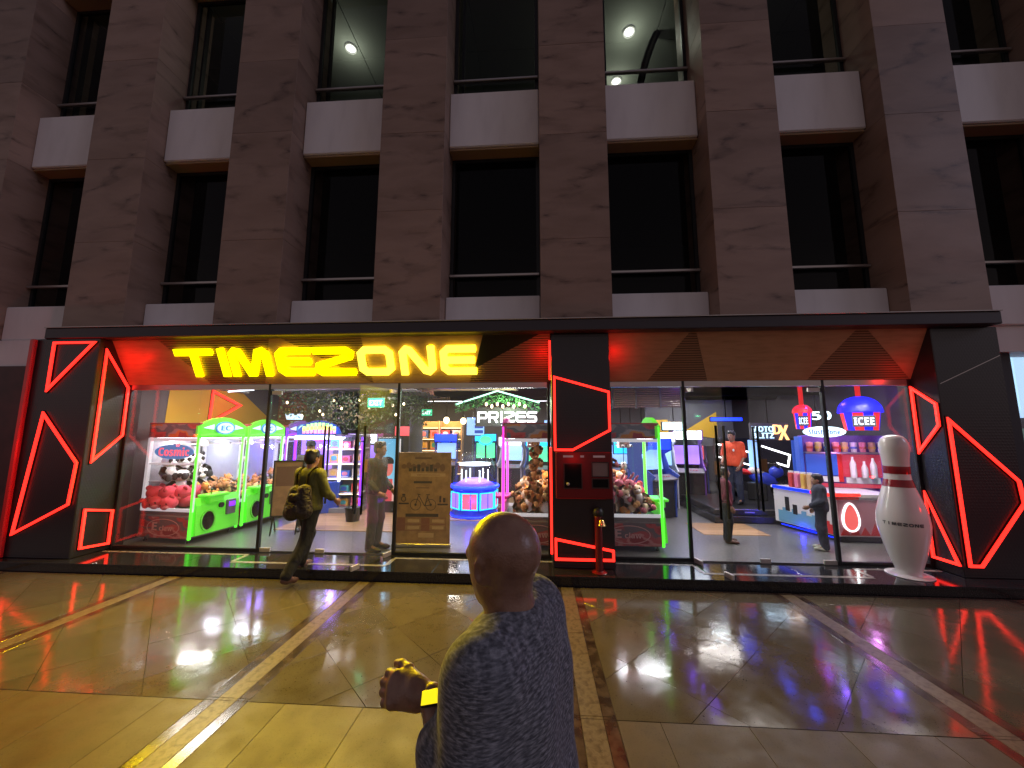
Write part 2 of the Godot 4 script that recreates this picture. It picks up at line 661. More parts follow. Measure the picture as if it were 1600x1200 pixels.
func head_shape(mb: MB, j: Dictionary, cell: float) -> void:
	var s: float = j.s
	var b := head_frame(j)
	var c: Vector3 = j.head
	var f := Field.new(c - Vector3.ONE * 0.2 * s, c + Vector3(0.2, 0.3, 0.2) * s, cell)
	var at := func(x: float, y: float, z: float) -> Vector3: return c + b * (Vector3(x, y, z) * s)
	f.cap(j.neck - Vector3(0, 0.04 * s, 0), at.call(0, 0.05, -0.015), 0.064 * s, 0.058 * s, 0.04)
	f.ell(at.call(0, 0.125, -0.012), Vector3(0.08, 0.09, 0.1) * s, b, 0.03)
	f.ell(at.call(0, 0.06, 0.03), Vector3(0.056, 0.07, 0.058) * s, b, 0.04)
	f.ell(at.call(0, 0.008, 0.062), Vector3(0.026, 0.018, 0.02) * s, b, 0.03)
	f.cap(at.call(0, 0.11, 0.083), at.call(0, 0.072, 0.102), 0.009 * s, 0.014 * s, 0.014)
	f.ell(at.call(0, 0.064, 0.094), Vector3(0.019, 0.008, 0.011) * s, b, 0.01)
	f.cap(at.call(-0.042, 0.118, 0.072), at.call(0.042, 0.118, 0.072), 0.01 * s, 0.01 * s, 0.014)
	f.cap(at.call(-0.018, 0.04, 0.084), at.call(0.018, 0.04, 0.084), 0.007 * s, 0.007 * s, 0.008)
	f.cap(at.call(-0.014, 0.029, 0.083), at.call(0.014, 0.029, 0.083), 0.007 * s, 0.007 * s, 0.008)
	for e in [-1.0, 1.0]:
		f.ell(at.call(e * 0.031, 0.1, 0.09), Vector3(0.018, 0.012, 0.013) * s, b, 0.014, true)
		f.ell(at.call(e * 0.031, 0.099, 0.071), Vector3(0.0125, 0.0125, 0.0125) * s, b, 0.004)
		# the ear: a curved rim round a hollow
		var eb := b * Basis(Vector3.UP, e * 0.45)
		f.ell(at.call(e * 0.078, 0.09, -0.008), Vector3(0.009, 0.031, 0.02) * s, eb, 0.012)
		f.ell(at.call(e * 0.088, 0.093, -0.003), Vector3(0.006, 0.018, 0.01) * s, eb, 0.006, true)
	f.into(mb)


func hair_shape(j: Dictionary, cell: float, thick: float, line := 0.13) -> MB:
	var s: float = j.s
	var b := head_frame(j)
	var c: Vector3 = j.head
	var f := Field.new(c - Vector3.ONE * 0.16 * s, c + Vector3(0.16, 0.3, 0.16) * s, cell)
	f.ell(c + b * (Vector3(0, 0.13, -0.016) * s), Vector3(0.077 + thick, 0.092 + thick, 0.097 + thick) * s, b, 0.02)
	f.ell(c + b * (Vector3(0, 0.08, -0.05) * s), Vector3(0.068 + thick, 0.07, 0.055 + thick) * s, b, 0.03)
	for q in 14:
		var a := TAU * q / 14.0
		f.ell(c + b * (Vector3(cos(a) * 0.058, 0.19 + 0.015 * sin(q * 2.3), -0.012 + sin(a) * 0.07) * s), Vector3.ONE * (0.022 + thick * 0.6) * s, b, 0.02)
	f.ell(c + b * (Vector3(0, line - 0.06, 0.1) * s), Vector3(0.085, 0.09, 0.075) * s, b, 0.02, true)
	for e in [-1.0, 1.0]:
		f.ell(c + b * (Vector3(e * 0.095, 0.075, 0.015) * s), Vector3(0.03, 0.05, 0.045) * s, b, 0.015, true)
	var mb := MB.new()
	f.into(mb)
	return mb


func shoe(j: Dictionary, e: String, cell: float) -> MB:
	var s: float = j.s
	var a: Vector3 = j[e + "a"]
	var t: Vector3 = j[e + "t"]
	var fw := t - a
	fw.y = 0
	fw = fw.normalized()
	var f := Field.new(a.min(t) - Vector3.ONE * 0.14 * s, a.max(t) + Vector3.ONE * 0.14 * s, cell)
	var heel := a + Vector3(0, -0.045 * s, 0) - fw * 0.03 * s
	f.cap(heel, t, 0.043 * s, 0.036 * s, 0.03)
	f.cap(a + Vector3(0, 0.02 * s, 0), heel.lerp(t, 0.35), 0.046 * s, 0.045 * s, 0.03)
	f.cap(t, t + fw * 0.045 * s + Vector3(0, -0.004, 0), 0.039 * s, 0.026 * s, 0.02)
	var mb := MB.new()
	f.into(mb)
	return mb


func person(label: String, at: Vector3, turn: float, j: Dictionary, look: Dictionary) -> Node3D:
	# one continuous body, with the clothes, hair and shoes as its parts
	var cell: float = look.get("cell", 0.019)
	var fine: float = look.get("fine", 0.007)
	var s: float = j.s
	var o := thing("person", label, "person", at, turn)
	var lo := Vector3(-0.75, -0.1, -0.75) * s
	var hi := Vector3(0.75, 1.7, 0.8) * s
	var f := Field.new(lo, hi, cell)
	torso(f, j, 0.0)
	for e in ["l", "r"]:
		arm(f, j, e, 0.0)
		leg(f, j, e, 0.0)
		f.cap(j[e + "a"], j[e + "t"], 0.036 * s, 0.028 * s, 0.02)
	f.cap(j.neck - Vector3(0, 0.06 * s, 0), j.head, 0.06 * s, 0.05 * s, 0.04)
	var mb := MB.new()
	f.into(mb)
	head_shape(mb, j, fine)
	for e in ["l", "r"]:
		var sg := 1.0 if e == "l" else -1.0
		var al: Vector3 = look.get(e + "_hand", (j[e + "w"] - j[e + "e"]).normalized())
		hand(mb, j[e + "w"] + al * 0.02 * s, al, look.get(e + "_palm", Vector3(-sg, 0, 0)), look.get(e + "_thumb", Vector3(0, 0.2, 1)), s * look.get("hand_scale", 1.0), look.get(e + "_curl", 0.28), look.get("hand_cell", 0.006))
	obj("body", mb, look.skin, o)
	f = Field.new(lo, hi, cell)
	torso(f, j, look.get("slack", 0.016))
	for e in ["l", "r"]:
		arm(f, j, e, look.get("slack", 0.016) * 0.9, look.get("sleeve", 0.5))
	f.ell(j.pelvis + Vector3(0, -0.16 * s, 0), Vector3(0.3, 0.11, 0.3) * s, Basis(), 0.01, true)
	f.ell(j.head + Vector3(0, 0.08 * s, 0.02 * s), Vector3(0.09, 0.115, 0.1) * s, Basis(), 0.01, true)
	mb = MB.new()
	f.into(mb)
	obj(look.get("top_name", "shirt"), mb, look.top, o)
	f = Field.new(lo, hi, cell)
	f.cap(j.pelvis + Vector3(0.06 * s, 0.06 * s, 0), j.lh, 0.108 * s + 0.01, 0.1 * s + 0.008, 0.05)
	f.cap(j.pelvis + Vector3(-0.06 * s, 0.06 * s, 0), j.rh, 0.108 * s + 0.01, 0.1 * s + 0.008, 0.05)
	leg(f, j, "l", 0.012, look.get("loose", 0.012))
	leg(f, j, "r", 0.012, look.get("loose", 0.012))
	mb = MB.new()
	f.into(mb)
	obj("trousers", mb, look.legs, o)
	for e in ["l", "r"]:
		obj("shoe", shoe(j, e, fine * 1.3), look.shoes, o)
	if look.has("hair"):
		obj("hair", hair_shape(j, fine, look.get("thick", 0.01), look.get("hairline", 0.13)), look.hair, o)
	return o
# ---------------------------------------------------------------- the place

func _ready() -> void:
	rng.seed = 71
	var cam := Camera3D.new()
	cam.name = "camera"
	cam.position = Vector3(0, 1.95, 0)
	cam.basis = Basis(Vector3.UP, deg_to_rad(3.81)) * Basis(Vector3.RIGHT, deg_to_rad(7.30)) * Basis(Vector3.BACK, deg_to_rad(0.087))
	cam.fov = 90.29
	cam.near = 0.05
	cam.far = 400.0
	add_child(cam)
	cam.current = true
	var env := Environment.new()
	env.background_mode = Environment.BG_SKY
	var sky := ProceduralSkyMaterial.new()
	sky.sky_top_color = lin(0.08, 0.07, 0.095)
	sky.sky_horizon_color = lin(0.45, 0.355, 0.345)
	sky.sky_curve = 0.22
	sky.ground_horizon_color = lin(0.1, 0.08, 0.075)
	sky.ground_bottom_color = lin(0.03, 0.025, 0.02)
	sky.sun_angle_max = 1.0
	env.sky = Sky.new()
	env.sky.sky_material = sky
	env.tonemap_mode = Environment.TONE_MAPPER_LINEAR
	env.tonemap_exposure = 1.0
	env.sdfgi_enabled = true
	env.ssao_enabled = true
	env.ssil_enabled = true
	var we := WorldEnvironment.new()
	we.name = "world"
	we.environment = env
	add_child(we)
	# a dim, broad, bluish glow from the far end of the plaza, low on the right
	var sun := DirectionalLight3D.new()
	sun.name = "night_sky_light"
	sun.light_color = Color(0.86, 0.86, 1.0)
	sun.light_energy = 0.11
	sun.light_angular_distance = 20.0
	sun.sky_mode = DirectionalLight3D.SKY_MODE_LIGHT_ONLY
	sun.shadow_enabled = true
	sun.basis = Basis.looking_at(Vector3(-0.88, -0.5, -0.3), Vector3.UP)
	add_child(sun)
	materials()
	plaza()
	shop_shell()
	office_building()
	shopfront()
	glass_front()
	pavement_things()
	left_games()
	middle_games()
	back_of_shop()
	right_games()
	people()


func materials() -> void:
	var stone := mat("pillar stone", 1, 1, 1, 0.62)
	tri_map(stone, noise_tex(3, 0.006, [[0.25, 0.15, 0.105], [0.31, 0.195, 0.143], [0.34, 0.217, 0.162], [0.37, 0.238, 0.178], [0.32, 0.203, 0.15]], [0.0, 0.3, 0.5, 0.7, 1.0], 1024, FastNoiseLite.TYPE_SIMPLEX_SMOOTH, 60.0), Vector3(0.1, 0.33, 0.1))
	stone.detail_enabled = true
	stone.detail_blend_mode = BaseMaterial3D.BLEND_MODE_MUL
	stone.detail_albedo = noise_tex(14, 0.004, [[1.1, 1.1, 1.1], [1, 1, 1], [0.76, 0.74, 0.73], [0.32, 0.29, 0.28]], [0.0, 0.68, 0.84, 0.97], 1024, FastNoiseLite.TYPE_SIMPLEX_SMOOTH, 60.0, 5)
	(stone.detail_albedo as NoiseTexture2D).noise.set("fractal_type", FastNoiseLite.FRACTAL_RIDGED)
	stone.uv2_triplanar = true
	stone.uv2_world_triplanar = true
	stone.uv2_scale = Vector3(0.13, 0.5, 0.13)
	stone.roughness_texture = noise_tex(8, 0.02, [[0.5, 0.5, 0.5], [0.9, 0.9, 0.9]], [0.0, 1.0], 256)
	for q in [["pillar stone light", 0.95, Vector3(0.37, 0.21, 0.6)], ["pillar stone dark", 0.84, Vector3(0.71, 0.53, 0.13)]]:
		var m: StandardMaterial3D = stone.duplicate()
		m.resource_name = q[0]
		m.albedo_color = Color(q[1], q[1], q[1])
		m.uv1_offset = q[2]
		m.uv2_offset = q[2]
		M[q[0]] = m
	stone.albedo_color = Color(0.9, 0.9, 0.9)
	var white := mat("painted white panel", 1, 1, 1, 0.6)
	tri_map(white, noise_tex(5, 0.01, [[0.68, 0.63, 0.63], [0.74, 0.69, 0.69], [0.78, 0.73, 0.73]], [0.0, 0.4, 1.0], 512, FastNoiseLite.TYPE_SIMPLEX_SMOOTH, 20.0), Vector3(0.5, 0.12, 0.5))
	mat("tan soffit", 0.4, 0.28, 0.18, 0.7)
	mat("dark interior", 0.012, 0.012, 0.013, 0.7)
	mat("rail metal", 0.45, 0.42, 0.4, 0.32, 0.8)
	mat("dark frame", 0.02, 0.021, 0.022, 0.4, 0.3)
	glass("dark window glass", 0.55)
	M["dark window glass"].albedo_color = Color(0.03, 0.05, 0.05, 0.5)
	M["dark window glass"].metallic_specular = 0.27
	glass("clear glass", 0.03).metallic_specular = 0.36
	glass("case glass", 0.02).metallic_specular = 0.3
	# polished floor stones in a few tones, and the rougher ones nearer
	for k in 4:
		var b: Array = [[0.085, 0.07, 0.05], [0.075, 0.062, 0.045], [0.093, 0.076, 0.054], [0.078, 0.063, 0.044]][k]
		var cols := [[b[0] * 0.86, b[1] * 0.85, b[2] * 0.83], [b[0], b[1], b[2]], [b[0] * 1.06, b[1] * 1.06, b[2] * 1.05]]
		var tx := noise_tex(21 + k, 0.008, cols, [0.1, 0.45, 0.9], 512, FastNoiseLite.TYPE_SIMPLEX_SMOOTH, 35.0)
		var m := tri_map(mat("polished floor stone %d" % k, 1, 1, 1, 1.0), tx, Vector3(0.9, 0.9, 0.9))
		m.roughness_texture = noise_tex(31 + k, 0.012, [[0.009, 0.009, 0.009], [0.021, 0.021, 0.021]], [0.2, 0.9], 256)
		m.roughness = 1.0
		m.metallic_specular = 0.58
		var q := tri_map(mat("honed floor stone %d" % k, 1.0, 0.9, 0.66, 1.0), tx, Vector3(0.9, 0.9, 0.9))
		q.metallic_specular = 0.3
		q.roughness_texture = noise_tex(41 + k, 0.015, [[0.14, 0.14, 0.14], [0.26, 0.26, 0.26]], [0.2, 0.9], 256)
	var dk := tri_map(mat("dark border stone", 1, 1, 1, 0.12), noise_tex(51, 0.02, [[0.02, 0.013, 0.01], [0.05, 0.035, 0.027], [0.085, 0.06, 0.05]], [0.1, 0.5, 0.95], 256), Vector3(1.3, 1.3, 1.3))
	dk.roughness = 0.16
	var lt := tri_map(mat("veined border stone", 1, 1, 1, 0.16), noise_tex(52, 0.016, [[0.04, 0.026, 0.015], [0.095, 0.072, 0.046], [0.135, 0.105, 0.07], [0.08, 0.06, 0.04]], [0.0, 0.36, 0.6, 1.0], 512, FastNoiseLite.TYPE_SIMPLEX_SMOOTH, 50.0), Vector3(1.6, 1.6, 1.6))
	lt.roughness = 0.36
	lt.metallic_specular = 0.3
	mat("floor joint", 0.03, 0.024, 0.019, 0.7)
	tri_map(mat("black granite", 1, 1, 1, 0.1), noise_tex(61, 0.12, [[0.006, 0.006, 0.007], [0.016, 0.016, 0.017], [0.06, 0.06, 0.062]], [0.2, 0.6, 1.0], 256), Vector3(2, 2, 2))
	tri_map(mat("pale inlay stone", 1, 1, 1, 0.2), noise_tex(62, 0.03, [[0.14, 0.125, 0.11], [0.24, 0.22, 0.195]], [0.2, 0.8], 256), Vector3(1.5, 1.5, 1.5))
	tri_map(mat("grey shop floor", 1, 1, 1, 0.3), noise_tex(63, 0.05, [[0.08, 0.08, 0.078], [0.13, 0.128, 0.125]], [0.2, 0.8], 512), Vector3(0.7, 0.7, 0.7))
	for k in 3:
		var b: Array = [[0.42, 0.26, 0.13], [0.47, 0.29, 0.145], [0.37, 0.225, 0.11]][k]
		tri_map(mat("floor board wood %d" % k, 1, 1, 1, 0.35), noise_tex(64 + k, 0.01, [[b[0] * 0.7, b[1] * 0.68, b[2] * 0.65], [b[0], b[1], b[2]]], [0.2, 0.8], 256), Vector3(0.4, 1, 6))
	mat("black ceiling", 0.05, 0.047, 0.05, 0.8)
	mat("ceiling beam", 0.08, 0.076, 0.08, 0.6)
	mat("shop wall grey", 0.13, 0.125, 0.14, 0.7)
	mat("wall yellow", 0.5, 0.29, 0.012, 0.6)
	mat("wall charcoal", 0.06, 0.06, 0.065, 0.6)
	tri_map(mat("maroon wall", 1, 1, 1, 0.5), noise_tex(70, 0.01, [[0.05, 0.012, 0.014], [0.09, 0.022, 0.024]], [0.2, 0.8], 256), Vector3(0.6, 0.6, 0.6))
	# the canted fascia: birch-faced panels and ribbed ones
	var ply := tri_map(mat("fascia panel", 1, 1, 1, 0.42), noise_tex(71, 0.012, [[0.33, 0.185, 0.095], [0.42, 0.245, 0.13], [0.46, 0.27, 0.15]], [0.15, 0.5, 0.9], 512, FastNoiseLite.TYPE_SIMPLEX_SMOOTH, 15.0), Vector3(0.35, 3.0, 3.0))
	ply.metallic_specular = 0.5
	mat("fascia rib", 0.28, 0.16, 0.085, 0.45)
	mat("fascia groove", 0.006, 0.004, 0.004, 0.7)
	mat("black laminate", 0.012, 0.012, 0.013, 0.28)
	mat("canopy metal", 0.035, 0.03, 0.036, 0.38, 0.3)
	# dimpled black cladding of the neon pillars
	var clad := mat("dimpled cladding", 0.016, 0.015, 0.018, 0.3)
	clad.normal_enabled = true
	var im := Image.create(256, 256, false, Image.FORMAT_RGB8)
	for y in 256:
		for x in 256:
			var p := Vector2(fposmod(x + (16 if (y / 32) % 2 else 0), 32) - 16, y % 32 - 16) / 16.0
			var h := clampf(1.0 - p.length() * 1.15, 0, 1)
			im.set_pixel(x, y, Color(h, h, h))
	im.bump_map_to_normal_map(3.0)
	clad.normal_scale = 0.25
	clad.normal_texture = ImageTexture.create_from_image(im)
	clad.uv1_triplanar = true
	clad.uv1_world_triplanar = true
	clad.uv1_scale = Vector3(3.2, 3.2, 3.2)
	glow("neon red", 3.2, 0.055, 0.035)
	glow("neon red soft", 2.6, 0.05, 0.03)
	glow("sign yellow", 2.0, 1.75, 0.0, 1.0)
	glow("sign yellow pale", 2.0, 1.8, 0.13, 1.0)
	glow("added sign halo", 7.0, 5.4, 0.0, 1.0)
	mat("sign return", 0.35, 0.28, 0.01, 0.4)
	glow("sign white", 1.4, 1.4, 1.45)
	glow("lamp white", 4.0, 4.0, 4.2)
	glow("lamp cool", 2.4, 2.8, 3.2)
	glow("lamp warm", 5.0, 3.6, 1.9)
	glow("edge green", 0.12, 1.5, 0.045)
	glow("edge magenta", 1.9, 0.06, 1.1)
	glow("edge purple", 0.32, 0.03, 2.0)
	glow("edge blue", 0.01, 0.06, 2.4)
	glow("edge cyan", 0.02, 0.75, 2.0)
	glow("edge red", 2.2, 0.05, 0.03)
	glow("exit green", 0.03, 0.62, 0.32)
	glow("garland light", 1.4, 3.0, 2.2)
	mat("stainless", 0.5, 0.47, 0.44, 0.4, 0.35)
	mat("black plastic", 0.012, 0.012, 0.012, 0.35)
	mat("white plastic", 0.62, 0.62, 0.63, 0.35)
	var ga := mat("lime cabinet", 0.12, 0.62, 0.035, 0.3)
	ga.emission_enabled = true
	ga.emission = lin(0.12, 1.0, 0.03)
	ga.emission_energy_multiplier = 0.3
	mat("lime plastic", 0.14, 0.7, 0.05, 0.3)
	mat("magenta plastic", 0.6, 0.03, 0.3, 0.3)
	mat("red enamel", 0.13, 0.006, 0.008, 0.25)
	mat("bright red plastic", 0.55, 0.02, 0.02, 0.3)
	mat("blue plastic", 0.02, 0.05, 0.5, 0.3)
	mat("brass", 0.75, 0.5, 0.16, 0.2, 0.95)
	mat("gold", 0.7, 0.45, 0.12, 0.3, 0.9)
	mat("pin white", 0.72, 0.68, 0.66, 0.16)
	mat("pin red", 0.28, 0.012, 0.02, 0.2)
	mat("leaf dark", 0.05, 0.085, 0.03, 0.55)
	mat("leaf green", 0.09, 0.3, 0.1, 0.5)
	mat("cardboard", 0.32, 0.21, 0.11, 0.8)
	for q in [["plush red", 0.62, 0.05, 0.09], ["plush brown", 0.36, 0.15, 0.05], ["plush tan", 0.52, 0.27, 0.1], ["plush white", 0.72, 0.68, 0.66], ["plush black", 0.02, 0.02, 0.022], ["plush pink", 0.7, 0.2, 0.26], ["plush orange", 0.65, 0.24, 0.04], ["plush cream", 0.66, 0.5, 0.33]]:
		var m := mat(q[0], q[1], q[2], q[3], 0.9)
		m.rim_enabled = true
		m.rim = 0.6
		m.rim_tint = 0.6
	for q in ["polished floor stone ", "honed floor stone "]:
		for k in 4:
			var m: StandardMaterial3D = M[q + str(k)]
			m.detail_enabled = true
			if q[0] == "p":
				if not M.has("waver"):
					M["waver"] = noise_tex(96, 0.012, [[0, 0, 0], [1, 1, 1]], [0.1, 0.9], 512, FastNoiseLite.TYPE_SIMPLEX_SMOOTH, 0.0, 2)
				m.heightmap_enabled = true
				m.heightmap_texture = M["waver"]
				m.heightmap_scale = 0.035
			m.detail_blend_mode = BaseMaterial3D.BLEND_MODE_MUL
			if k == 0 and q[0] == "p":
				M["speckle"] = noise_tex(95, 0.09, [[0.62, 0.6, 0.56], [0.95, 0.95, 0.95], [1, 1, 1], [0.72, 0.7, 0.66]], [0.12, 0.3, 0.66, 0.92], 512, FastNoiseLite.TYPE_SIMPLEX_SMOOTH, 8.0, 4)
			m.detail_albedo = M["speckle"]
			m.uv2_triplanar = true
			m.uv2_world_triplanar = true
			m.uv2_scale = Vector3(1.1, 1.1, 1.1)
	mat("eye black", 0.008, 0.008, 0.008, 0.1)


func plaza() -> void:
	var mb := MB.new()
	mb.bb(-14, 14, -0.2, -0.012, -5.3, 10, 0.0)
	mb.bb(-150, 150, -0.4, -0.2, -150, 150, 0.0)
	var floor_ := struct("plaza_floor", mb, M["floor joint"])
	# three-stone borders run towards the shop under each pillar; bays of diamond tiles lie between them
	var xs := []
	for i in range(-4, 4):
		xs.append(0.36 + 2.655 * i)
	for x in xs:
		for b in [[-0.165, -0.078, "dark border stone"], [-0.075, 0.075, "veined border stone"], [0.078, 0.165, "dark border stone"]]:
			var z := -5.197
			var k := 0
			while z < 2.4:
				var z1 := minf(z + 1.12, 2.4)
				if z < -2.93 and z1 > -2.93 + 0.1:
					z1 = -2.93
				mb = MB.new()
				mb.bb(x + b[0], x + b[1], -0.012, rng.randf_range(-0.0004, 0.0006), z + 0.0015, z1 - 0.0015, 0.0012)
				obj("border_stone", mb, M[b[2]], floor_)
				z = z1
				k += 1
	var side := 0.66
	for i in xs.size() - 1:
		var x0: float = xs[i] + 0.168
		var x1: float = xs[i + 1] - 0.168
		var bay := PackedVector2Array([Vector2(x0, -5.197), Vector2(x1, -5.197), Vector2(x1, -2.932), Vector2(x0, -2.932)])
		var mid := Vector2((x0 + x1) * 0.5, -4.06)
		for a in range(-4, 5):
			for b in range(-4, 5):
				var c := mid + Vector2(a + b, a - b) * side * 0.7071
				var h := side * 0.7071 - 0.002
				var dia := PackedVector2Array([c + Vector2(h, 0), c + Vector2(0, h), c - Vector2(h, 0), c - Vector2(0, h)])
				for p in Geometry2D.intersect_polygons(dia, bay):
					floor_tile(p, floor_, M["polished floor stone %d" % rng.randi_range(0, 3)], 0.0035)
		# nearer rows: oblong stones laid straight
		var z := -2.928
		var row := 0
		while z < 2.3:
			var cuts := [x0, lerpf(x0, x1, 0.25), lerpf(x0, x1, 0.5), lerpf(x0, x1, 0.75), x1] if row % 2 else [x0, lerpf(x0, x1, 0.125), lerpf(x0, x1, 0.375), lerpf(x0, x1, 0.625), lerpf(x0, x1, 0.875), x1]
			for q in cuts.size() - 1:
				var p := PackedVector2Array([Vector2(cuts[q] + 0.0015, z + 0.0015), Vector2(cuts[q + 1] - 0.0015, z + 0.0015), Vector2(cuts[q + 1] - 0.0015, z + 0.8985), Vector2(cuts[q] + 0.0015, z + 0.8985)])
				floor_tile(p, floor_, M["honed floor stone %d" % rng.randi_range(0, 3)], 0.001)
			z += 0.9
			row += 1
	# the raised step of black granite with pale inlaid lines
	mb = MB.new()
	mb.bb(-14, 14, -0.2, SHOP - 0.03, -5.95, -5.215)
	var step := struct("shop_step", mb, M["black granite"])
	var x := -8.6
	while x < 8.6:
		mb = MB.new()
		mb.bb(x + 0.001, x + 1.199, SHOP - 0.03, SHOP, -5.82, -5.2, 0.004)
		obj("step_slab", mb, M["black granite"], step)
		x += 1.2
	for q in [[-6.7, -4.35, -5.74], [-2.1, 0.2, -5.74], [1.06, 2.15, -5.74], [4.25, 5.35, -5.74], [-4.35, -2.1, -5.42], [2.15, 4.25, -5.42]]:
		mb = MB.new()
		mb.bb(q[0], q[1], SHOP, SHOP + 0.003, q[2] - 0.03, q[2] + 0.03)
		obj("inlay_line", mb, M["pale inlay stone"], step)
	for q in [-4.35, -2.1, 2.15, 4.25]:
		mb = MB.new()
		mb.bb(q - 0.03, q + 0.03, SHOP, SHOP + 0.0028, -5.71, -5.45)
		obj("inlay_line", mb, M["pale inlay stone"], step)


func floor_tile(p: PackedVector2Array, parent: Node, m: Material, tilt: float) -> void:
	# a slab with a tiny arris; each lies very slightly out of level
	if Geometry2D.is_polygon_clockwise(p):
		p.reverse()
	var area_ := 0.0
	for i in p.size():
		area_ += p[i].cross(p[(i + 1) % p.size()])
	if absf(area_) < 0.004:
		return
	var c := Vector2.ZERO
	for q in p:
		c += q / p.size()
	var sl := Vector2(rng.randf_range(-tilt, tilt), rng.randf_range(-tilt, tilt))
	var mb := MB.new()
	var top := []
	var rim := []
	var low := []
	for q in p:
		var e := q - (q - c).normalized() * 0.0018
		var h := sl.dot(q - c)
		top.append(Vector3(e.x, h, e.y))
		rim.append(Vector3(q.x, h - 0.0015, q.y))
		low.append(Vector3(q.x, -0.012, q.y))
	mb.out(top.duplicate(), Vector3.UP)
	for i in p.size():
		var j := (i + 1) % p.size()
		var o := Vector3(p[i].x + p[j].x - 2 * c.x, 0.3, p[i].y + p[j].y - 2 * c.y)
		mb.out([top[i], top[j], rim[j], rim[i]], o)
		mb.out([rim[i], rim[j], low[j], low[i]], o)
	obj("floor_tile", mb, m, parent)


func shop_shell() -> void:
	var mb := MB.new()
	mb.bb(-7.3, 7.2, -0.2, SHOP - 0.004, -16.3, -5.955)
	var fl := struct("shop_floor", mb, M["grey shop floor"])
	# the wooden walkway: boards across the shop
	for q in [[-5.0, -3.7, -7.2, -11.0], [-3.7, -2.4, -7.2, -11.0], [-2.4, 0.2, -8.2, -11.0], [3.0, 4.15, -7.42, -8.32]]:
		var z: float = q[2]
		while z > q[3] + 0.1:
			mb = MB.new()
			mb.bb(q[0] + 0.001, q[1] - 0.001, SHOP - 0.004, SHOP + 0.006, z - 0.178, z, 0.001)
			obj("floor_board", mb, M["floor board wood %d" % rng.randi_range(0, 2)], fl)
			z -= 0.18
	mb = MB.new()
	mb.bb(-7.3, 7.2, 3.3, 3.5, -16.3, -6.0)
	struct("shop_ceiling", mb, M["black ceiling"])
	mb = MB.new()
	mb.bb(-7.3, 7.2, SHOP, 3.3, -16.3, -16.0)
	struct("back_wall", mb, M["shop wall grey"])
	mb = MB.new()
	mb.bb(6.62, 6.9, SHOP, 3.3, -16.0, -5.96)
	struct("right_wall", mb, mat("wall black", 0.02, 0.018, 0.026, 0.5))
	mb = MB.new()
	mb.bb(-7.3, -7.0, SHOP, 3.3, -16.0, -5.96)
	var lw := struct("left_wall", mb, M["wall charcoal"])
	# big painted triangles on the left wall
	mb = MB.new()
	mb.xf = Transform3D(Basis(Vector3.UP, PI / 2), Vector3(-6.996, 0, 0))
	mb.prism(PackedVector2Array([Vector2(6.75, 1.7), Vector2(9.2, 1.7), Vector2(9.5, 2.35), Vector2(7.9, 3.3), Vector2(7.05, 3.1), Vector2(6.8, 2.8)]), 0.0, 0.004)
	obj("yellow_panel", mb, M["wall yellow"], lw)
	mb = MB.new()
	mb.bb(-7.0, -6.2, SHOP, 3.3, -10.2, -9.9)
	var bw := struct("brick_wall", mb, M["floor joint"])
	for r in 42:
		for c in 5:
			var x0 := -6.995 + (c - (0.5 if r % 2 else 0.0)) * 0.215
			var x1 := minf(x0 + 0.205, -6.2)
			x0 = maxf(x0, -6.995)
			var y0 := SHOP + r * 0.0755
			if x1 - x0 < 0.03 or y0 < 1.7:
				continue
			mb = MB.new()
			mb.bb(x0, x1, y0, y0 + 0.066, -9.91, -9.885 + rng.randf_range(-0.003, 0.003), 0.004)
			obj("brick", mb, brick_mats()[rng.randi_range(0, 2)], bw)
	# open ceiling: dark beams and ducts
	for i in 8:
		mb = MB.new()
		mb.bb(-6.9, 6.6, 3.12, 3.28, -7.3 - i * 1.15, -7.2 - i * 1.15, 0.004)
		tag(obj("ceiling_beam", mb, M["ceiling beam"]), "dark steel ceiling beam across the arcade, number " + ["one", "two", "three", "four", "five", "six", "seven", "eight"][i] + " from the glass", "beam", "ceiling beams")
	# ceiling lights
	var spots := [[-5.4, -6.6], [-2.6, -6.7], [0.1, -7.4], [3.2, -6.7], [5.4, -6.5], [-4.2, -9.0], [-1.2, -10.2], [1.4, -9.3], [3.9, -9.6], [-3.2, -13.0], [0.5, -13.0], [4.4, -13.0]]
	for i in spots.size():
		var t := thing("ceiling_light", ["white linear ceiling light above the row of lime claw machines", "white linear ceiling light inside the entrance under the yellow sign", "white linear ceiling light behind the middle pillar", "white linear ceiling light inside the entrance by the slush counter", "white linear ceiling light over the slush counter", "white linear ceiling light over the toy cabinets", "white linear ceiling light by the prize sign", "white linear ceiling light behind the lime claw machine by the pillar", "white linear ceiling light over the motorbike game", "far white linear ceiling light near the prize shelves", "far white linear ceiling light in the middle of the back", "far white linear ceiling light behind the motorbike game"][i], "ceiling light", Vector3(spots[i][0], 3.06, spots[i][1]), 0.0, "ceiling lights in the arcade")
		mb = MB.new()
		mb.box(Vector3.ZERO, Vector3(1.24, 0.05, 0.16), 0.008)
		obj("housing", mb, M["black plastic"], t)
		mb = MB.new()
		mb.box(Vector3(0, -0.029, 0), Vector3(1.2, 0.008, 0.12))
		obj("diffuser", mb, M["lamp white"], t)
		for sx in [-0.5, 0.5]:
			mb = MB.new()
			mb.tube([Vector3(sx, 0.02, 0), Vector3(sx, 0.24, 0)], 0.004, 6)
			obj("hanger", mb, M["black plastic"], t)
		area(Vector3(spots[i][0], 3.02, spots[i][1]), Vector3.DOWN, Vector3.BACK, Vector2(1.2, 0.12), Color(1, 0.97, 0.95), 7.0, "ceiling_lamp_light")


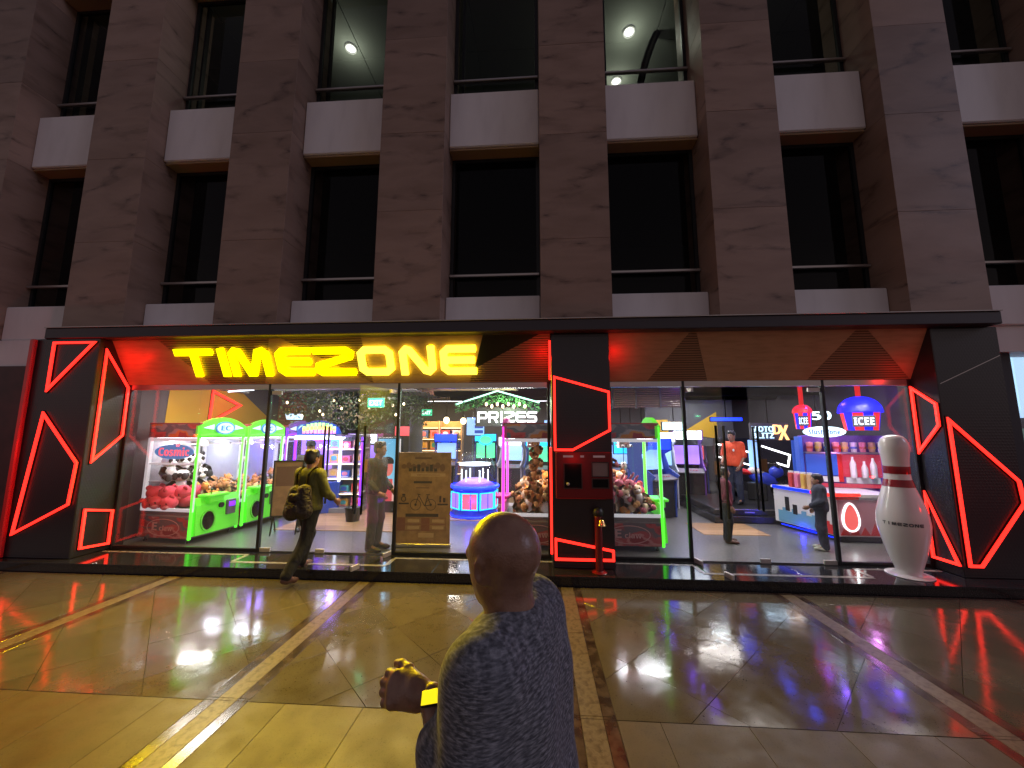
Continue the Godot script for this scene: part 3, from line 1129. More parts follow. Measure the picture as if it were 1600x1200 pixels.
func brick_mats() -> Array:
	if not M.has("brick 0"):
		for k in 3:
			var b: Array = [[0.26, 0.085, 0.05], [0.31, 0.11, 0.065], [0.21, 0.07, 0.045]][k]
			mat("brick %d" % k, b[0], b[1], b[2], 0.85)
	return [M["brick 0"], M["brick 1"], M["brick 2"]]


func office_building() -> void:
	var b := thing("office_building", "dark stone office building with broad veined pillars and white spandrels above the arcade", "building", Vector3(0, 0, -5.5))
	var mb: MB
	var order := [-4, -3, -2, -1, 0, 1, 2, 3]
	for i in order:
		var x: float = 0.585 + 2.57 * i
		mb = MB.new()
		mb.bb(x - 0.5, x + 0.5, 3.5, 12.7, -0.9, -0.03)
		var core := obj("pillar", mb, M["floor joint"], b)
		var y := 3.52
		var hs := [1.5, 1.9, 1.35, 1.75, 1.6, 1.55]
		for k in 6:
			var h: float = hs[(k + i + 8) % 6]
			if y > 12.6:
				break
			mb = MB.new()
			mb.bb(x - 0.525, x + 0.525, y + 0.0012, y + h - 0.0012, -0.95, rng.randf_range(-0.001, 0.001), 0.002)
			obj("stone_slab", mb, M[["pillar stone", "pillar stone light", "pillar stone dark"][rng.randi_range(0, 2)]], core)
			y += h
	for i in range(-4, 3):
		var x0: float = 0.585 + 2.57 * i + 0.527
		var x1: float = 0.585 + 2.57 * (i + 1) - 0.527
		for q in [[3.5, 4.1], [6.72, 7.74], [10.36, 11.4]]:
			mb = MB.new()
			mb.bb(x0, x1, q[0], q[1], -0.62, -0.3, 0.018)
			obj("spandrel", mb, M["painted white panel"], b)
			if q[0] > 4:
				mb = MB.new()
				mb.bb(x0 + 0.002, x1 - 0.002, q[0] - 0.03, q[0] - 0.002, -0.66, -0.34, 0.006)
				obj("soffit", mb, M["tan soffit"], b)
		for fl in 2:
			var y0: float = [4.1, 7.74][fl]
			var y1: float = [6.69, 10.33][fl]
			mb = MB.new()
			mb.strip(PackedVector2Array([Vector2(x0 + 0.03, y0 + 0.03), Vector2(x1 - 0.03, y0 + 0.03), Vector2(x1 - 0.03, y1 - 0.03), Vector2(x0 + 0.03, y1 - 0.03)]), 0.055, -0.62, -0.57, true)
			var w := obj("window", mb, M["dark frame"], b)
			mb = MB.new()
			mb.rect(Vector3((x0 + x1) * 0.5, (y0 + y1) * 0.5, -0.6), Vector3(x1 - x0 - 0.06, 0, 0), Vector3(0, y1 - y0 - 0.06, 0))
			obj("pane", mb, M["dark window glass"], w)
			mb = MB.new()
			mb.bb(x0 + 0.01, x1 - 0.01, y0 + 0.42, y0 + 0.465, -0.56, -0.5, 0.008)
			obj("rail", mb, M["rail metal"], w)
			if fl == 1:
				# tall slim frame post behind the glass
				mb = MB.new()
				mb.bb(x0 + 0.12, x0 + 0.16, y0, y1, -0.74, -0.66, 0.004)
				obj("post", mb, M["dark frame"], w)
	# the office rooms behind
	mb = MB.new()
	mb.bb(-12.5, 12.5, 3.5, 3.6, -4.6, -0.97)
	mb.bb(-12.5, 12.5, 7.0, 7.5, -4.6, -0.63)
	mb.bb(-12.5, 12.5, 3.6, 12.7, -4.9, -4.6)
	mb.bb(-12.5, 12.5, 12.5, 12.8, -4.6, -0.97)
	mb.bb(-12.7, -12.5, 3.5, 12.7, -4.9, -0.5)
	mb.bb(12.5, 12.7, 3.5, 12.7, -4.9, -0.5)
	obj("room_shell", mb, M["dark interior"], b)
	mat("office ceiling", 0.2, 0.215, 0.195, 0.8)
	for i in range(-8, 8):
		for k in 3:
			mb = MB.new()
			mb.bb(i * 1.3 + 0.006, i * 1.3 + 1.294, 10.44, 10.5, -0.7 - k * 1.3 - 1.294, -0.7 - k * 1.3, 0.004)
			obj("ceiling_panel", mb, M["office ceiling"], b)
	# a white pipe sweeps up behind one window
	mb = MB.new()
	var arc := []
	for k in 12:
		var t := k / 11.0
		arc.append(Vector3(2.1 + 0.5 * t * t, 8.2 + 2.25 * t, -1.75 - 0.1 * t))
	mb.tube(arc, 0.075, 12)
	mat("pale pipe", 0.5, 0.47, 0.4, 0.4)
	obj("pipe", mb, M["pale pipe"], b)
	var lamps := [[-4.08, -1.72], [2.0, -1.76], [1.96, -2.91]]
	for i in 3:
		var t := thing("downlight", ["round lit downlight behind the upper window left of the prize side", "round lit downlight behind the upper window over the middle pillar", "lower of the two round lit downlights over the middle pillar"][i], "downlight", Vector3(lamps[i][0], 10.43, -5.5 + lamps[i][1]), 0.0, "office downlights")
		mb = MB.new()
		mb.lathe([Vector2(0.0, 0.0), Vector2(0.085, 0.0), Vector2(0.1, 0.012)], 20, Vector3(0, -0.02, 0))
		obj("lens", mb, M["lamp white"], t)
		mb = MB.new()
		mb.lathe([Vector2(0.1, -0.03), Vector2(0.125, -0.03), Vector2(0.13, 0.0)], 20)
		obj("rim", mb, M["white plastic"], t)
		omni(Vector3(lamps[i][0], 10.1, -5.5 + lamps[i][1]), Color(0.97, 1.0, 0.9), 0.36, 0.05, "downlight_light")


func canted(mb: MB, pts: Array, x0: float, x1: float, z0: float, z1: float) -> void:
	# a fascia panel: u along the shop, v up the canted plane
	var p := PackedVector2Array()
	for q in pts:
		p.append(Vector2(lerpf(x0, x1, q[0]), q[1] * 0.834))
	mb.prism(p, z0, z1)


func ribbed(pts: Array, x0: float, x1: float, xf: Transform3D, parent: Node) -> void:
	var back := MB.new()
	back.xf = xf
	canted(back, pts, x0, x1, -0.004, 0.002)
	var base := obj("ribbed_panel", back, M["fascia groove"], parent)
	var mb := MB.new()
	mb.xf = xf
	var poly_ := PackedVector2Array()
	for q in pts:
		poly_.append(Vector2(lerpf(x0, x1, q[0]), q[1] * 0.834))
	var y := 0.006
	while y < 0.83:
		var row := PackedVector2Array([Vector2(-20, y), Vector2(20, y), Vector2(20, y + 0.024), Vector2(-20, y + 0.024)])
		for p in Geometry2D.intersect_polygons(poly_, row):
			mb.prism(p, 0.002, 0.016)
		y += 0.036
	var o := obj("rib", mb, M["fascia rib"], base)
	o.set_meta("kind", "stuff")


func neon(parent: Node, pts: PackedVector2Array, xf: Transform3D, w := 0.03, m := "neon red") -> void:
	# an LED tube bent round a closed outline and the light it gives
	var mb := MB.new()
	mb.xf = xf
	mb.strip(pts, w + 0.016, 0.0, 0.012, true)
	var ch := obj("neon_channel", mb, M["black plastic"], parent)
	mb = MB.new()
	mb.xf = xf
	mb.strip(pts, w, 0.012, 0.036, true)
	obj("neon_tube", mb, M[m], ch)
	var c := Vector2.ZERO
	for p in pts:
		c += p / pts.size()


func shopfront() -> void:
	var s := thing("arcade_shopfront", "black arcade shopfront frame with a dark canopy and canted triangular wood fascia", "shopfront", Vector3(0, 0, 0))
	var mb := MB.new()
	mb.bb(-7.7, 6.17, 3.4, 3.57, -6.2, -5.34, 0.012)
	obj("canopy", mb, M["canopy metal"], s)
	mb = MB.new()
	mb.bb(-7.7, 6.17, 3.57, 3.585, -6.2, -5.32, 0.003)
	obj("canopy_flashing", mb, M["rail metal"], s)
	# canted plane: from y 2.74 at the glass to y 3.48 further out, leaning forward
	var lean := Basis(Vector3.RIGHT, atan2(0.37, 0.745))
	var xf := Transform3D(lean, Vector3(0, 2.735, -5.875))
	var X0 := -6.765
	var X1 := 0.19
	for q in [[[0, 0], [0, 1], [0.1, 1], [0.025, 0.45]], [[0.1, 1], [0.21, 0], [0, 0], [0.025, 0.45]], [[0.38, 1], [0.34, 0], [0.6, 0]], [[0.585, 1], [0.86, 1], [0.835, 0.28], [0.82, 0], [0.6, 0]]]:
		mb = MB.new()
		mb.xf = xf
		canted(mb, q, X0, X1, 0.0, 0.014)
		obj("fascia_panel", mb, M["fascia panel"], s)
	mb = MB.new()
	mb.xf = xf
	canted(mb, [[0.86, 1], [1, 1], [0.835, 0.28]], X0, X1, 0.0, 0.017)
	obj("fascia_panel", mb, M["black laminate"], s)
	for q in [[[0.1, 1], [0.38, 1], [0.34, 0], [0.21, 0]], [[0.38, 1], [0.6, 0], [0.585, 1]], [[1, 1], [1, 0], [0.82, 0], [0.835, 0.28]]]:
		ribbed(q, X0, X1, xf, s)
	X0 = 1.045
	X1 = 5.405
	for q in [[[0, 0.45], [0, 1], [0.28, 1], [0.14, 0]], [[0, 0], [0, 0.45], [0.14, 0]], [[0.28, 1], [0.8, 1], [0.67, 0], [0.345, 0]], [[0.8, 1], [1, 1], [1, 0]]]:
		mb = MB.new()
		mb.xf = xf
		canted(mb, q, X0, X1, 0.0, 0.014 if q[0][1] != 0 else 0.017)
		obj("fascia_panel", mb, M["fascia panel"], s)
	for q in [[[0.28, 1], [0.345, 0], [0.14, 0]], [[0.8, 1], [1, 0], [0.67, 0]]]:
		ribbed(q, X0, X1, xf, s)
	mb = MB.new()
	mb.bb(-6.77, 0.2, 2.7, 3.4, -6.0, -5.93)
	mb.bb(1.04, 5.41, 2.7, 3.4, -6.0, -5.93)
	obj("fascia_backing", mb, M["black laminate"], s)
	# the lit yellow sign: eight capitals on the canted fascia
	var sg := thing("lit_shop_sign", "big glowing yellow letters reading TIMEZONE on the canted fascia", "sign", Vector3.ZERO)
	var lets := [["T", -5.73, 0.66], ["I", -5.08, 0.3], ["M", -4.83, 0.68], ["E", -4.08, 0.62], ["Z", -3.46, 0.68], ["O", -2.76, 0.61], ["N", -2.1, 0.6], ["E", -1.47, 0.6]]
	for q in lets:
		mb = wide_letter(q[0], q[2] - 0.05, 0.46, 0.11, 0.035)
		var o := obj("letter", mb, M["sign yellow pale" if q[1] > -3 else "sign yellow"], sg)
		o.transform = xf * Transform3D(Basis(), Vector3(q[1], 0.15, 0.045))
		# added hidden glowing band behind the letter, to wash the fascia yellow
		mb = wide_letter(q[0], q[2] - 0.05, 0.46, 0.07, 0.02)
		var hl := obj("added_halo", mb, M["added sign halo"], o)
		hl.position.z = -0.022
	for i in 4:
		var lo := xf * Vector3(-5.1 + i * 1.18, 0.35, 0.12)
		area(lo, lean * Vector3(0, 0, 1), Vector3.UP, Vector2(1.1, 0.02), Color(1, 0.84, 0.0), 13.0, "shop_sign_light")
	# neon pillars
	var lp := thing("neon_pillar", "broad black clad pillar with four red neon outlines beside the maroon wall", "pillar", Vector3.ZERO)
	mb = MB.new()
	mb.bb(-7.86, -6.77, SHOP, 3.399, -6.1, -5.36, 0.01)
	obj("cladding", mb, M["dimpled cladding"], lp)
	mb = MB.new()
	mb.bb(-7.88, -7.8, SHOP, 3.39, -5.36, -5.3, 0.02)
	obj("corner_trim", mb, M["bright red plastic"], lp)
	var fr := Transform3D(Basis(), Vector3(0, 0, -5.36))
	neon(lp, PackedVector2Array([Vector2(-7.5, 3.33), Vector2(-7.5, 2.6), Vector2(-6.83, 3.33)]), fr)
	neon(lp, PackedVector2Array([Vector2(-7.5, 2.23), Vector2(-7.7, 0.47), Vector2(-6.88, 0.9), Vector2(-6.84, 1.5)]), fr)
	var ret := Transform3D(Basis(Vector3.UP, PI / 2), Vector3(-6.77, 0, 0))
	neon(lp, PackedVector2Array([Vector2(5.46, 3.22), Vector2(5.46, 1.52), Vector2(5.84, 1.9), Vector2(5.84, 2.68)]), ret)
	neon(lp, PackedVector2Array([Vector2(5.46, 0.8), Vector2(5.46, 0.25), Vector2(5.84, 0.22), Vector2(5.84, 0.72)]), ret)
	var mp := thing("neon_pillar", "black clad pillar in the middle of the shopfront with red neon outlines", "pillar", Vector3.ZERO)
	mb = MB.new()
	mb.bb(0.2, 1.04, SHOP, 3.399, -6.1, -5.5, 0.008)
	obj("cladding", mb, M["dimpled cladding"], mp)
	fr = Transform3D(Basis(), Vector3(0, 0, -5.5))
	neon(mp, PackedVector2Array([Vector2(0.245, 2.75), Vector2(0.245, 1.715), Vector2(0.49, 1.715), Vector2(1.01, 1.99), Vector2(1.01, 2.53)]), fr)
	neon(mp, PackedVector2Array([Vector2(0.24, 0.51), Vector2(0.24, 0.25), Vector2(1.01, 0.25), Vector2(1.01, 0.37)]), fr)
	mb = MB.new()
	mb.bb(0.17, 0.2, 2.72, 3.3, -5.56, -5.52)
	obj("neon_strip", mb, M["neon red"], mp)
	mb = MB.new()
	mb.bb(0.17, 0.2, 0.3, 1.75, -5.56, -5.52)
	obj("neon_strip", mb, M["neon red"], mp)
	var rp := thing("neon_pillar", "black clad pillar with red neon outlines beside the bowling pin", "pillar", Vector3.ZERO)
	mb = MB.new()
	mb.bb(5.41, 6.26, SHOP, 3.399, -6.1, -5.5, 0.008)
	obj("cladding", mb, M["dimpled cladding"], rp)
	mb = MB.new()
	mb.xf = Transform3D(Basis(), Vector3(0, 0, -5.5))
	mb.strip(PackedVector2Array([Vector2(5.44, 2.62), Vector2(6.24, 3.0)]), 0.008, 0.0, 0.004)
	obj("seam", mb, M["rail metal"], rp)
	neon(rp, PackedVector2Array([Vector2(5.46, 2.13), Vector2(5.47, 0.28), Vector2(5.61, 0.28), Vector2(6.22, 1.06), Vector2(6.2, 1.34)]), fr)
	ret = Transform3D(Basis(Vector3.UP, -PI / 2), Vector3(5.41, 0, 0))
	neon(rp, PackedVector2Array([Vector2(-5.85, 2.6), Vector2(-5.85, 1.7), Vector2(-5.54, 2.06), Vector2(-5.54, 2.35)]), ret)
	neon(rp, PackedVector2Array([Vector2(-5.85, 1.12), Vector2(-5.85, 0.28), Vector2(-5.53, 0.28)]), ret)
	for t in [lp, mp, rp]:
		pass
	omni(Vector3(-6.5, 3.0, -5.45), Color(1, 0.05, 0.03), 0.14, 0.03, "neon_light")
	omni(Vector3(0.08, 3.05, -5.5), Color(1, 0.05, 0.03), 0.07, 0.03, "neon_light")
	omni(Vector3(1.16, 3.05, -5.5), Color(1, 0.05, 0.03), 0.05, 0.03, "neon_light")
	omni(Vector3(5.2, 2.75, -5.6), Color(1, 0.05, 0.03), 0.03, 0.03, "neon_light")
	omni(Vector3(-7.2, 1.7, -4.5), Color(1, 0.06, 0.04), 0.4, 0.02, "neon_light")
	omni(Vector3(-6.1, 1.9, -5.3), Color(1, 0.06, 0.04), 0.4, 0.02, "neon_light")
	omni(Vector3(0.62, 1.5, -3.9), Color(1, 0.06, 0.04), 0.14, 0.02, "neon_light")
	omni(Vector3(5.8, 1.2, -4.6), Color(1, 0.06, 0.04), 0.25, 0.02, "neon_light")
	# walls either side
	mb = MB.new()
	mb.bb(-13, -7.88, 0.0, 3.05, -6.3, -5.75)
	var w := obj("side_wall", mb, M["maroon wall"])
	tag(w, "dark maroon wall beside the broad neon pillar", "wall")
	mb = MB.new()
	mb.bb(-13, -7.88, 3.05, 3.5, -6.3, -5.78)
	obj("wall_cap", mb, M["painted white panel"], w)
	mb = MB.new()
	mb.bb(6.3, 13, 3.12, 3.5, -6.3, -5.85)
	mb.bb(6.3, 13, 0.13, 0.5, -6.3, -5.95)
	w = obj("side_wall", mb, M["painted white panel"])
	tag(w, "pale wall above the neighbouring display window at far right", "wall")
	var sc := thing("neighbour_window", "lit blue and white display boards behind the neighbouring window at far right", "shop window", Vector3(7.6, 0, -6.4))
	mb = MB.new()
	mb.bb(-1.2, 3.4, 0.3, 3.2, -0.3, -0.25)
	obj("backboard", mb, M["wall charcoal"], sc)
	glow("board light", 0.5, 0.75, 1.0)
	glow("board green", 0.06, 0.11, 0.1)
	for q in [[-0.4, 0.0, 2.92, 3.3, "board light"], [-0.4, 0.0, 2.3, 2.9, "board light"], [-0.4, 0.0, 2.07, 2.17, "edge blue"], [-0.4, 0.4, 1.1, 2.03, "board green"], [0.05, 0.6, 2.2, 3.2, "board light"]]:
		mb = MB.new()
		mb.bb(q[0], q[1], q[2], q[3], -0.22, -0.18, 0.004)
		obj("display_board", mb, M[q[4]], sc)
	mb = MB.new()
	mb.bb(-1.3, 3.4, 0.5, 3.12, 0.2, 0.21)
	obj("pane", mb, M["clear glass"], sc)


func glass_front() -> void:
	var mb: MB
	# dark posts between the panes
	var posts := [[-6.74, "at the left end"], [-4.32, "on the claw machine side of the entrance under the yellow sign"], [-2.18, "on the poster side of the entrance under the yellow sign"], [0.17, "against the middle pillar, yellow sign side"], [1.08, "against the middle pillar, slush counter side"], [2.19, "on the pillar side of the entrance by the slush counter"], [4.19, "on the counter side of the entrance by the slush counter"], [5.38, "behind the bowling pin"]]
	for q in posts:
		mb = MB.new()
		mb.bb(q[0] - 0.022, q[0] + 0.022, SHOP, 2.73, GLASS - 0.03, GLASS + 0.03, 0.004)
		tag(obj("window_post", mb, M["dark frame"]), "slim dark window post " + q[1], "window post", "posts of the glass front")
	for q in [[-6.72, 0.15, "left"], [1.1, 5.36, "right"]]:
		mb = MB.new()
		mb.bb(q[0], q[1], 2.645, 2.732, GLASS - 0.028, GLASS + 0.028, 0.004)
		var h := obj("head_rail", mb, M["rail metal"])
		tag(h, "pale metal head rail along the top of the glass " + ("under the yellow sign" if q[2] == "left" else "beside the bowling pin"), "rail")
		for r in ([[-6.72, -4.34], [-2.16, 0.15]] if q[0] < 0 else [[1.1, 2.17], [4.21, 5.36]]):
			mb = MB.new()
			mb.bb(r[0], r[1], SHOP, SHOP + 0.05, GLASS - 0.025, GLASS + 0.025, 0.003)
			obj("sill_rail", mb, M["dark frame"], h)
	for q in [[-6.715, -5.52, "the left end, beside the neon pillar"], [-5.515, -4.345, "the first lime claw machine's front"], [-2.155, -1.0, "the standing poster"], [-0.995, 0.145, "the pink claw machine"], [1.105, 2.165, "the lime claw machine by the pillar"], [4.215, 5.355, "the slush counter"]]:
		mb = MB.new()
		mb.bb(q[0], q[1], SHOP + 0.05, 2.643, GLASS - 0.006, GLASS + 0.006)
		tag(obj("window_pane", mb, M["clear glass"]), "clear fixed glass pane in front of " + q[2], "glass pane")
	for q in [[-4.29, -3.26, 1, "closed glass door leaf of the entrance under the yellow sign"], [4.16, 3.13, -1, "closed glass door leaf of the entrance by the slush counter"]]:
		door(Vector3(q[0], SHOP, GLASS), 0.0, absf(q[1] - q[0]), q[2], q[3])
	door(Vector3(-2.21, SHOP, GLASS), deg_to_rad(70), 0.78, -1, "glass door leaf of the entrance under the yellow sign swung open outwards")
	door(Vector3(2.22, SHOP, GLASS), deg_to_rad(-73), 0.72, 1, "glass door leaf of the entrance by the slush counter swung open outwards")


func door(hinge: Vector3, turn: float, w: float, way: int, label: String) -> void:
	var d := thing("glass_door", label, "glass door", hinge, turn)
	var mb := MB.new()
	mb.bb(0.0, w * way, 0.015, 2.49, -0.006, 0.006)
	obj("pane", mb, M["clear glass"], d)
	for y in [0.03, 2.46]:
		mb = MB.new()
		mb.bb(0.0, 0.17 * way, y - 0.03, y + 0.03, -0.016, 0.016, 0.003)
		obj("patch_fitting", mb, M["stainless"], d)
	mb = MB.new()
	mb.bb((w - 0.14) * way, w * way, 0.0, 0.06, -0.016, 0.016, 0.003)
	obj("lock_fitting", mb, M["stainless"], d)
	for s in [-1.0, 1.0]:
		mb = MB.new()
		mb.tube([Vector3((w - 0.07) * way, 0.72, s * 0.06), Vector3((w - 0.07) * way, 1.92, s * 0.06)], 0.015, 12)
		for y in [0.95, 1.7]:
			mb.tube([Vector3((w - 0.07) * way, y, s * 0.007), Vector3((w - 0.07) * way, y, s * 0.06)], 0.009, 8)
		obj("pull_handle", mb, M["stainless"], d)
	mb = MB.new()
	mb.bb((w - 0.2) * way, (w - 0.1) * way, 1.27, 1.45, 0.0065, 0.0075)
	mat("brown sticker", 0.2, 0.11, 0.03, 0.5)
	obj("sticker", mb, M["brown sticker"], d)


func pavement_things() -> void:
	# the giant bowling pin
	var p := thing("bowling_pin", "giant glossy white bowling pin with two red neck bands on the step", "bowling pin", Vector3(4.8, SHOP, -5.56))
	var prof := [[0.0, 0.0], [0.17, 0.0], [0.172, 0.03], [0.13, 0.032], [0.14, 0.08], [0.185, 0.22], [0.23, 0.38], [0.264, 0.54], [0.276, 0.66], [0.268, 0.78], [0.243, 0.9], [0.207, 1.02], [0.172, 1.13], [0.148, 1.22], [0.138, 1.31], [0.138, 1.4], [0.146, 1.5], [0.158, 1.6], [0.162, 1.66], [0.156, 1.72], [0.135, 1.775], [0.1, 1.812], [0.05, 1.828], [0.0, 1.832]]
	var pr := []
	for q in prof:
		pr.append(Vector2(q[0], q[1]))
	var mb := MB.new()
	mb.lathe(pr, 40)
	obj("pin_body", mb, M["pin white"], p)
	p.scale = Vector3(0.95, 0.985, 0.95)
	for q in [[1.31, 1.41, 0.1385, 0.139], [1.14, 1.235, 0.169, 0.146]]:
		mb = MB.new()
		mb.lathe([Vector2(q[2] - 0.002, q[0] - 0.001), Vector2(q[2] + 0.004, q[0]), Vector2(q[3] + 0.004, q[1]), Vector2(q[3] - 0.002, q[1] + 0.001)], 40)
		obj("red_band", mb, M["pin red"], p)
	mb = MB.new()
	mb.lathe([Vector2(0.0, 0.0), Vector2(0.25, 0.0), Vector2(0.25, 0.012), Vector2(0.17, 0.03)], 32)
	obj("foot_plate", mb, M["pin white"], p)
	mat("pin print", 0.09, 0.09, 0.1, 0.4)
	var s := "TIMEZONE"
	for i in 8:
		var an := deg_to_rad(-42 + (i - 3.5) * 11.5)
		var ny := Vector3(sin(an), 0.0, cos(an))
		var b := Basis(Vector3(cos(an), 0, -sin(an)), Vector3.UP, ny)
		var m2 := wide_letter(s[i], 0.042, 0.04, 0.011, 0.003)
		var o := obj("letter", m2, M["pin print"], p)
		o.transform = Transform3D(b, ny * 0.2755 + Vector3(0, 0.66, 0) - b.x * 0.021)
	# red post with a brass bell
	p = thing("bell_post", "dark red post with a brass bell standing before the middle pillar", "post", Vector3(0.8, SHOP, -5.36))
	mb = MB.new()
	mb.lathe([Vector2(0.0, 0.0), Vector2(0.1, 0.0), Vector2(0.1, 0.012), Vector2(0.055, 0.022), Vector2(0.05, 0.03), Vector2(0.05, 0.7), Vector2(0.054, 0.72), Vector2(0.0, 0.73)], 24)
	obj("post", mb, M["red enamel"], p)
	mb = MB.new()
	mb.ell(Vector3(0, 0.76, 0), Vector3(0.07, 0.075, 0.06), 10, 18)
	obj("cap", mb, M["black plastic"], p)
	mb = MB.new()
	mb.lathe([Vector2(0.055, 0.0), Vector2(0.056, 0.008), Vector2(0.042, 0.025), Vector2(0.036, 0.06), Vector2(0.024, 0.078), Vector2(0.0, 0.082)], 20, Vector3(0.035, 0.61, 0.07))
	obj("bell", mb, M["brass"], p)
	mb = MB.new()
	mb.tube([Vector3(0.0, 0.73, 0.03), Vector3(0.02, 0.72, 0.08), Vector3(0.035, 0.69, 0.07)], 0.006, 6)
	obj("bracket", mb, M["brass"], p)
	# twin vending box on the pillar
	p = thing("vending_box", "dark red twin vending box with two windows on the middle pillar", "vending box", Vector3(0.63, 0, -5.42))
	mb = MB.new()
	mb.bb(-0.385, 0.385, 1.06, 1.69, -0.078, 0.02, 0.012)
	obj("case", mb, M["red enamel"], p)
	mat("smoked window", 0.004, 0.004, 0.004, 0.1)
	for q in [[-0.27, -0.03, 1.2, 1.53, "smoked window"], [0.11, 0.33, 1.36, 1.55, "grey card"], [0.11, 0.33, 1.21, 1.33, "smoked window"]]:
		if q[4] == "grey card":
			mat("grey card", 0.16, 0.15, 0.14, 0.3)
		mb = MB.new()
		mb.strip(PackedVector2Array([Vector2(q[0], q[2]), Vector2(q[1], q[2]), Vector2(q[1], q[3]), Vector2(q[0], q[3])]), 0.014, 0.018, 0.03, true)
		var fr := obj("window_frame", mb, M["black plastic"], p)
		mb = MB.new()
		mb.bb(q[0], q[1], q[2], q[3], 0.019, 0.024)
		obj("window", mb, M[q[4]], fr)
	for q in [[-0.21, 1.63, 0.14], [0.21, 1.63, 0.16], [-0.02, 1.63, 0.05]]:
		mb = MB.new()
		mb.bb(q[0] - q[2] * 0.5, q[0] + q[2] * 0.5, q[1] - 0.014, q[1] + 0.014, 0.02, 0.023)
		obj("name_plate", mb, M["white plastic"], p)
	mb = MB.new()
	mb.lathe([Vector2(0, 0), Vector2(0.02, 0), Vector2(0.022, 0.02), Vector2(0, 0.024)], 14)
	var kn := obj("knob", mb, M["stainless"], p)
	kn.transform = Transform3D(Basis(Vector3.RIGHT, PI / 2), Vector3(-0.22, 1.26, 0.024))
# ---------------------------------------------------------------- games and furniture

func image_mat(key: String, im: Image, rough := 0.4, emit := 0.0) -> StandardMaterial3D:
	var m := mat(key, 1, 1, 1, rough)
	var tx := ImageTexture.create_from_image(im)
	m.albedo_texture = tx
	if emit > 0:
		m.albedo_color = Color(0.3, 0.3, 0.3)
		m.emission_enabled = true
		m.emission = Color(1, 1, 1)
		m.emission_operator = BaseMaterial3D.EMISSION_OP_MULTIPLY
		m.emission_texture = tx
		m.emission_energy_multiplier = emit
	return m


func swirl(key: String, sd: int, pal: Array, freq := 0.012, w := 256, h := 64) -> StandardMaterial3D:
	# marbled paint, printed on cabinet panels
	var nz := FastNoiseLite.new()
	nz.seed = sd
	nz.frequency = freq
	nz.fractal_octaves = 2
	nz.domain_warp_enabled = true
	nz.domain_warp_amplitude = 45.0
	nz.domain_warp_frequency = freq * 0.7
	var im := Image.create(w, h, false, Image.FORMAT_RGB8)
	for y in h:
		for x in w:
			var v := clampf(nz.get_noise_2d(x, y * 1.6) * 0.9 + 0.5, 0.0, 0.999) * (pal.size() - 1)
			var i := int(v)
			var t := smoothstep(0.35, 0.65, v - i)
			var a: Array = pal[i]
			var b: Array = pal[i + 1]
			im.set_pixel(x, y, lin(lerpf(a[0], b[0], t), lerpf(a[1], b[1], t), lerpf(a[2], b[2], t)))
	return image_mat(key, im, 0.3)


func ell_line(c: Vector2, r: Vector2, k := 28, a0 := 0.0, a1 := TAU) -> PackedVector2Array:
	var p := PackedVector2Array()
	for i in k:
		var a := a0 + (a1 - a0) * i / (k if a1 - a0 >= TAU - 0.01 else k - 1)
		p.append(c + Vector2(cos(a), sin(a)) * r)
	return p


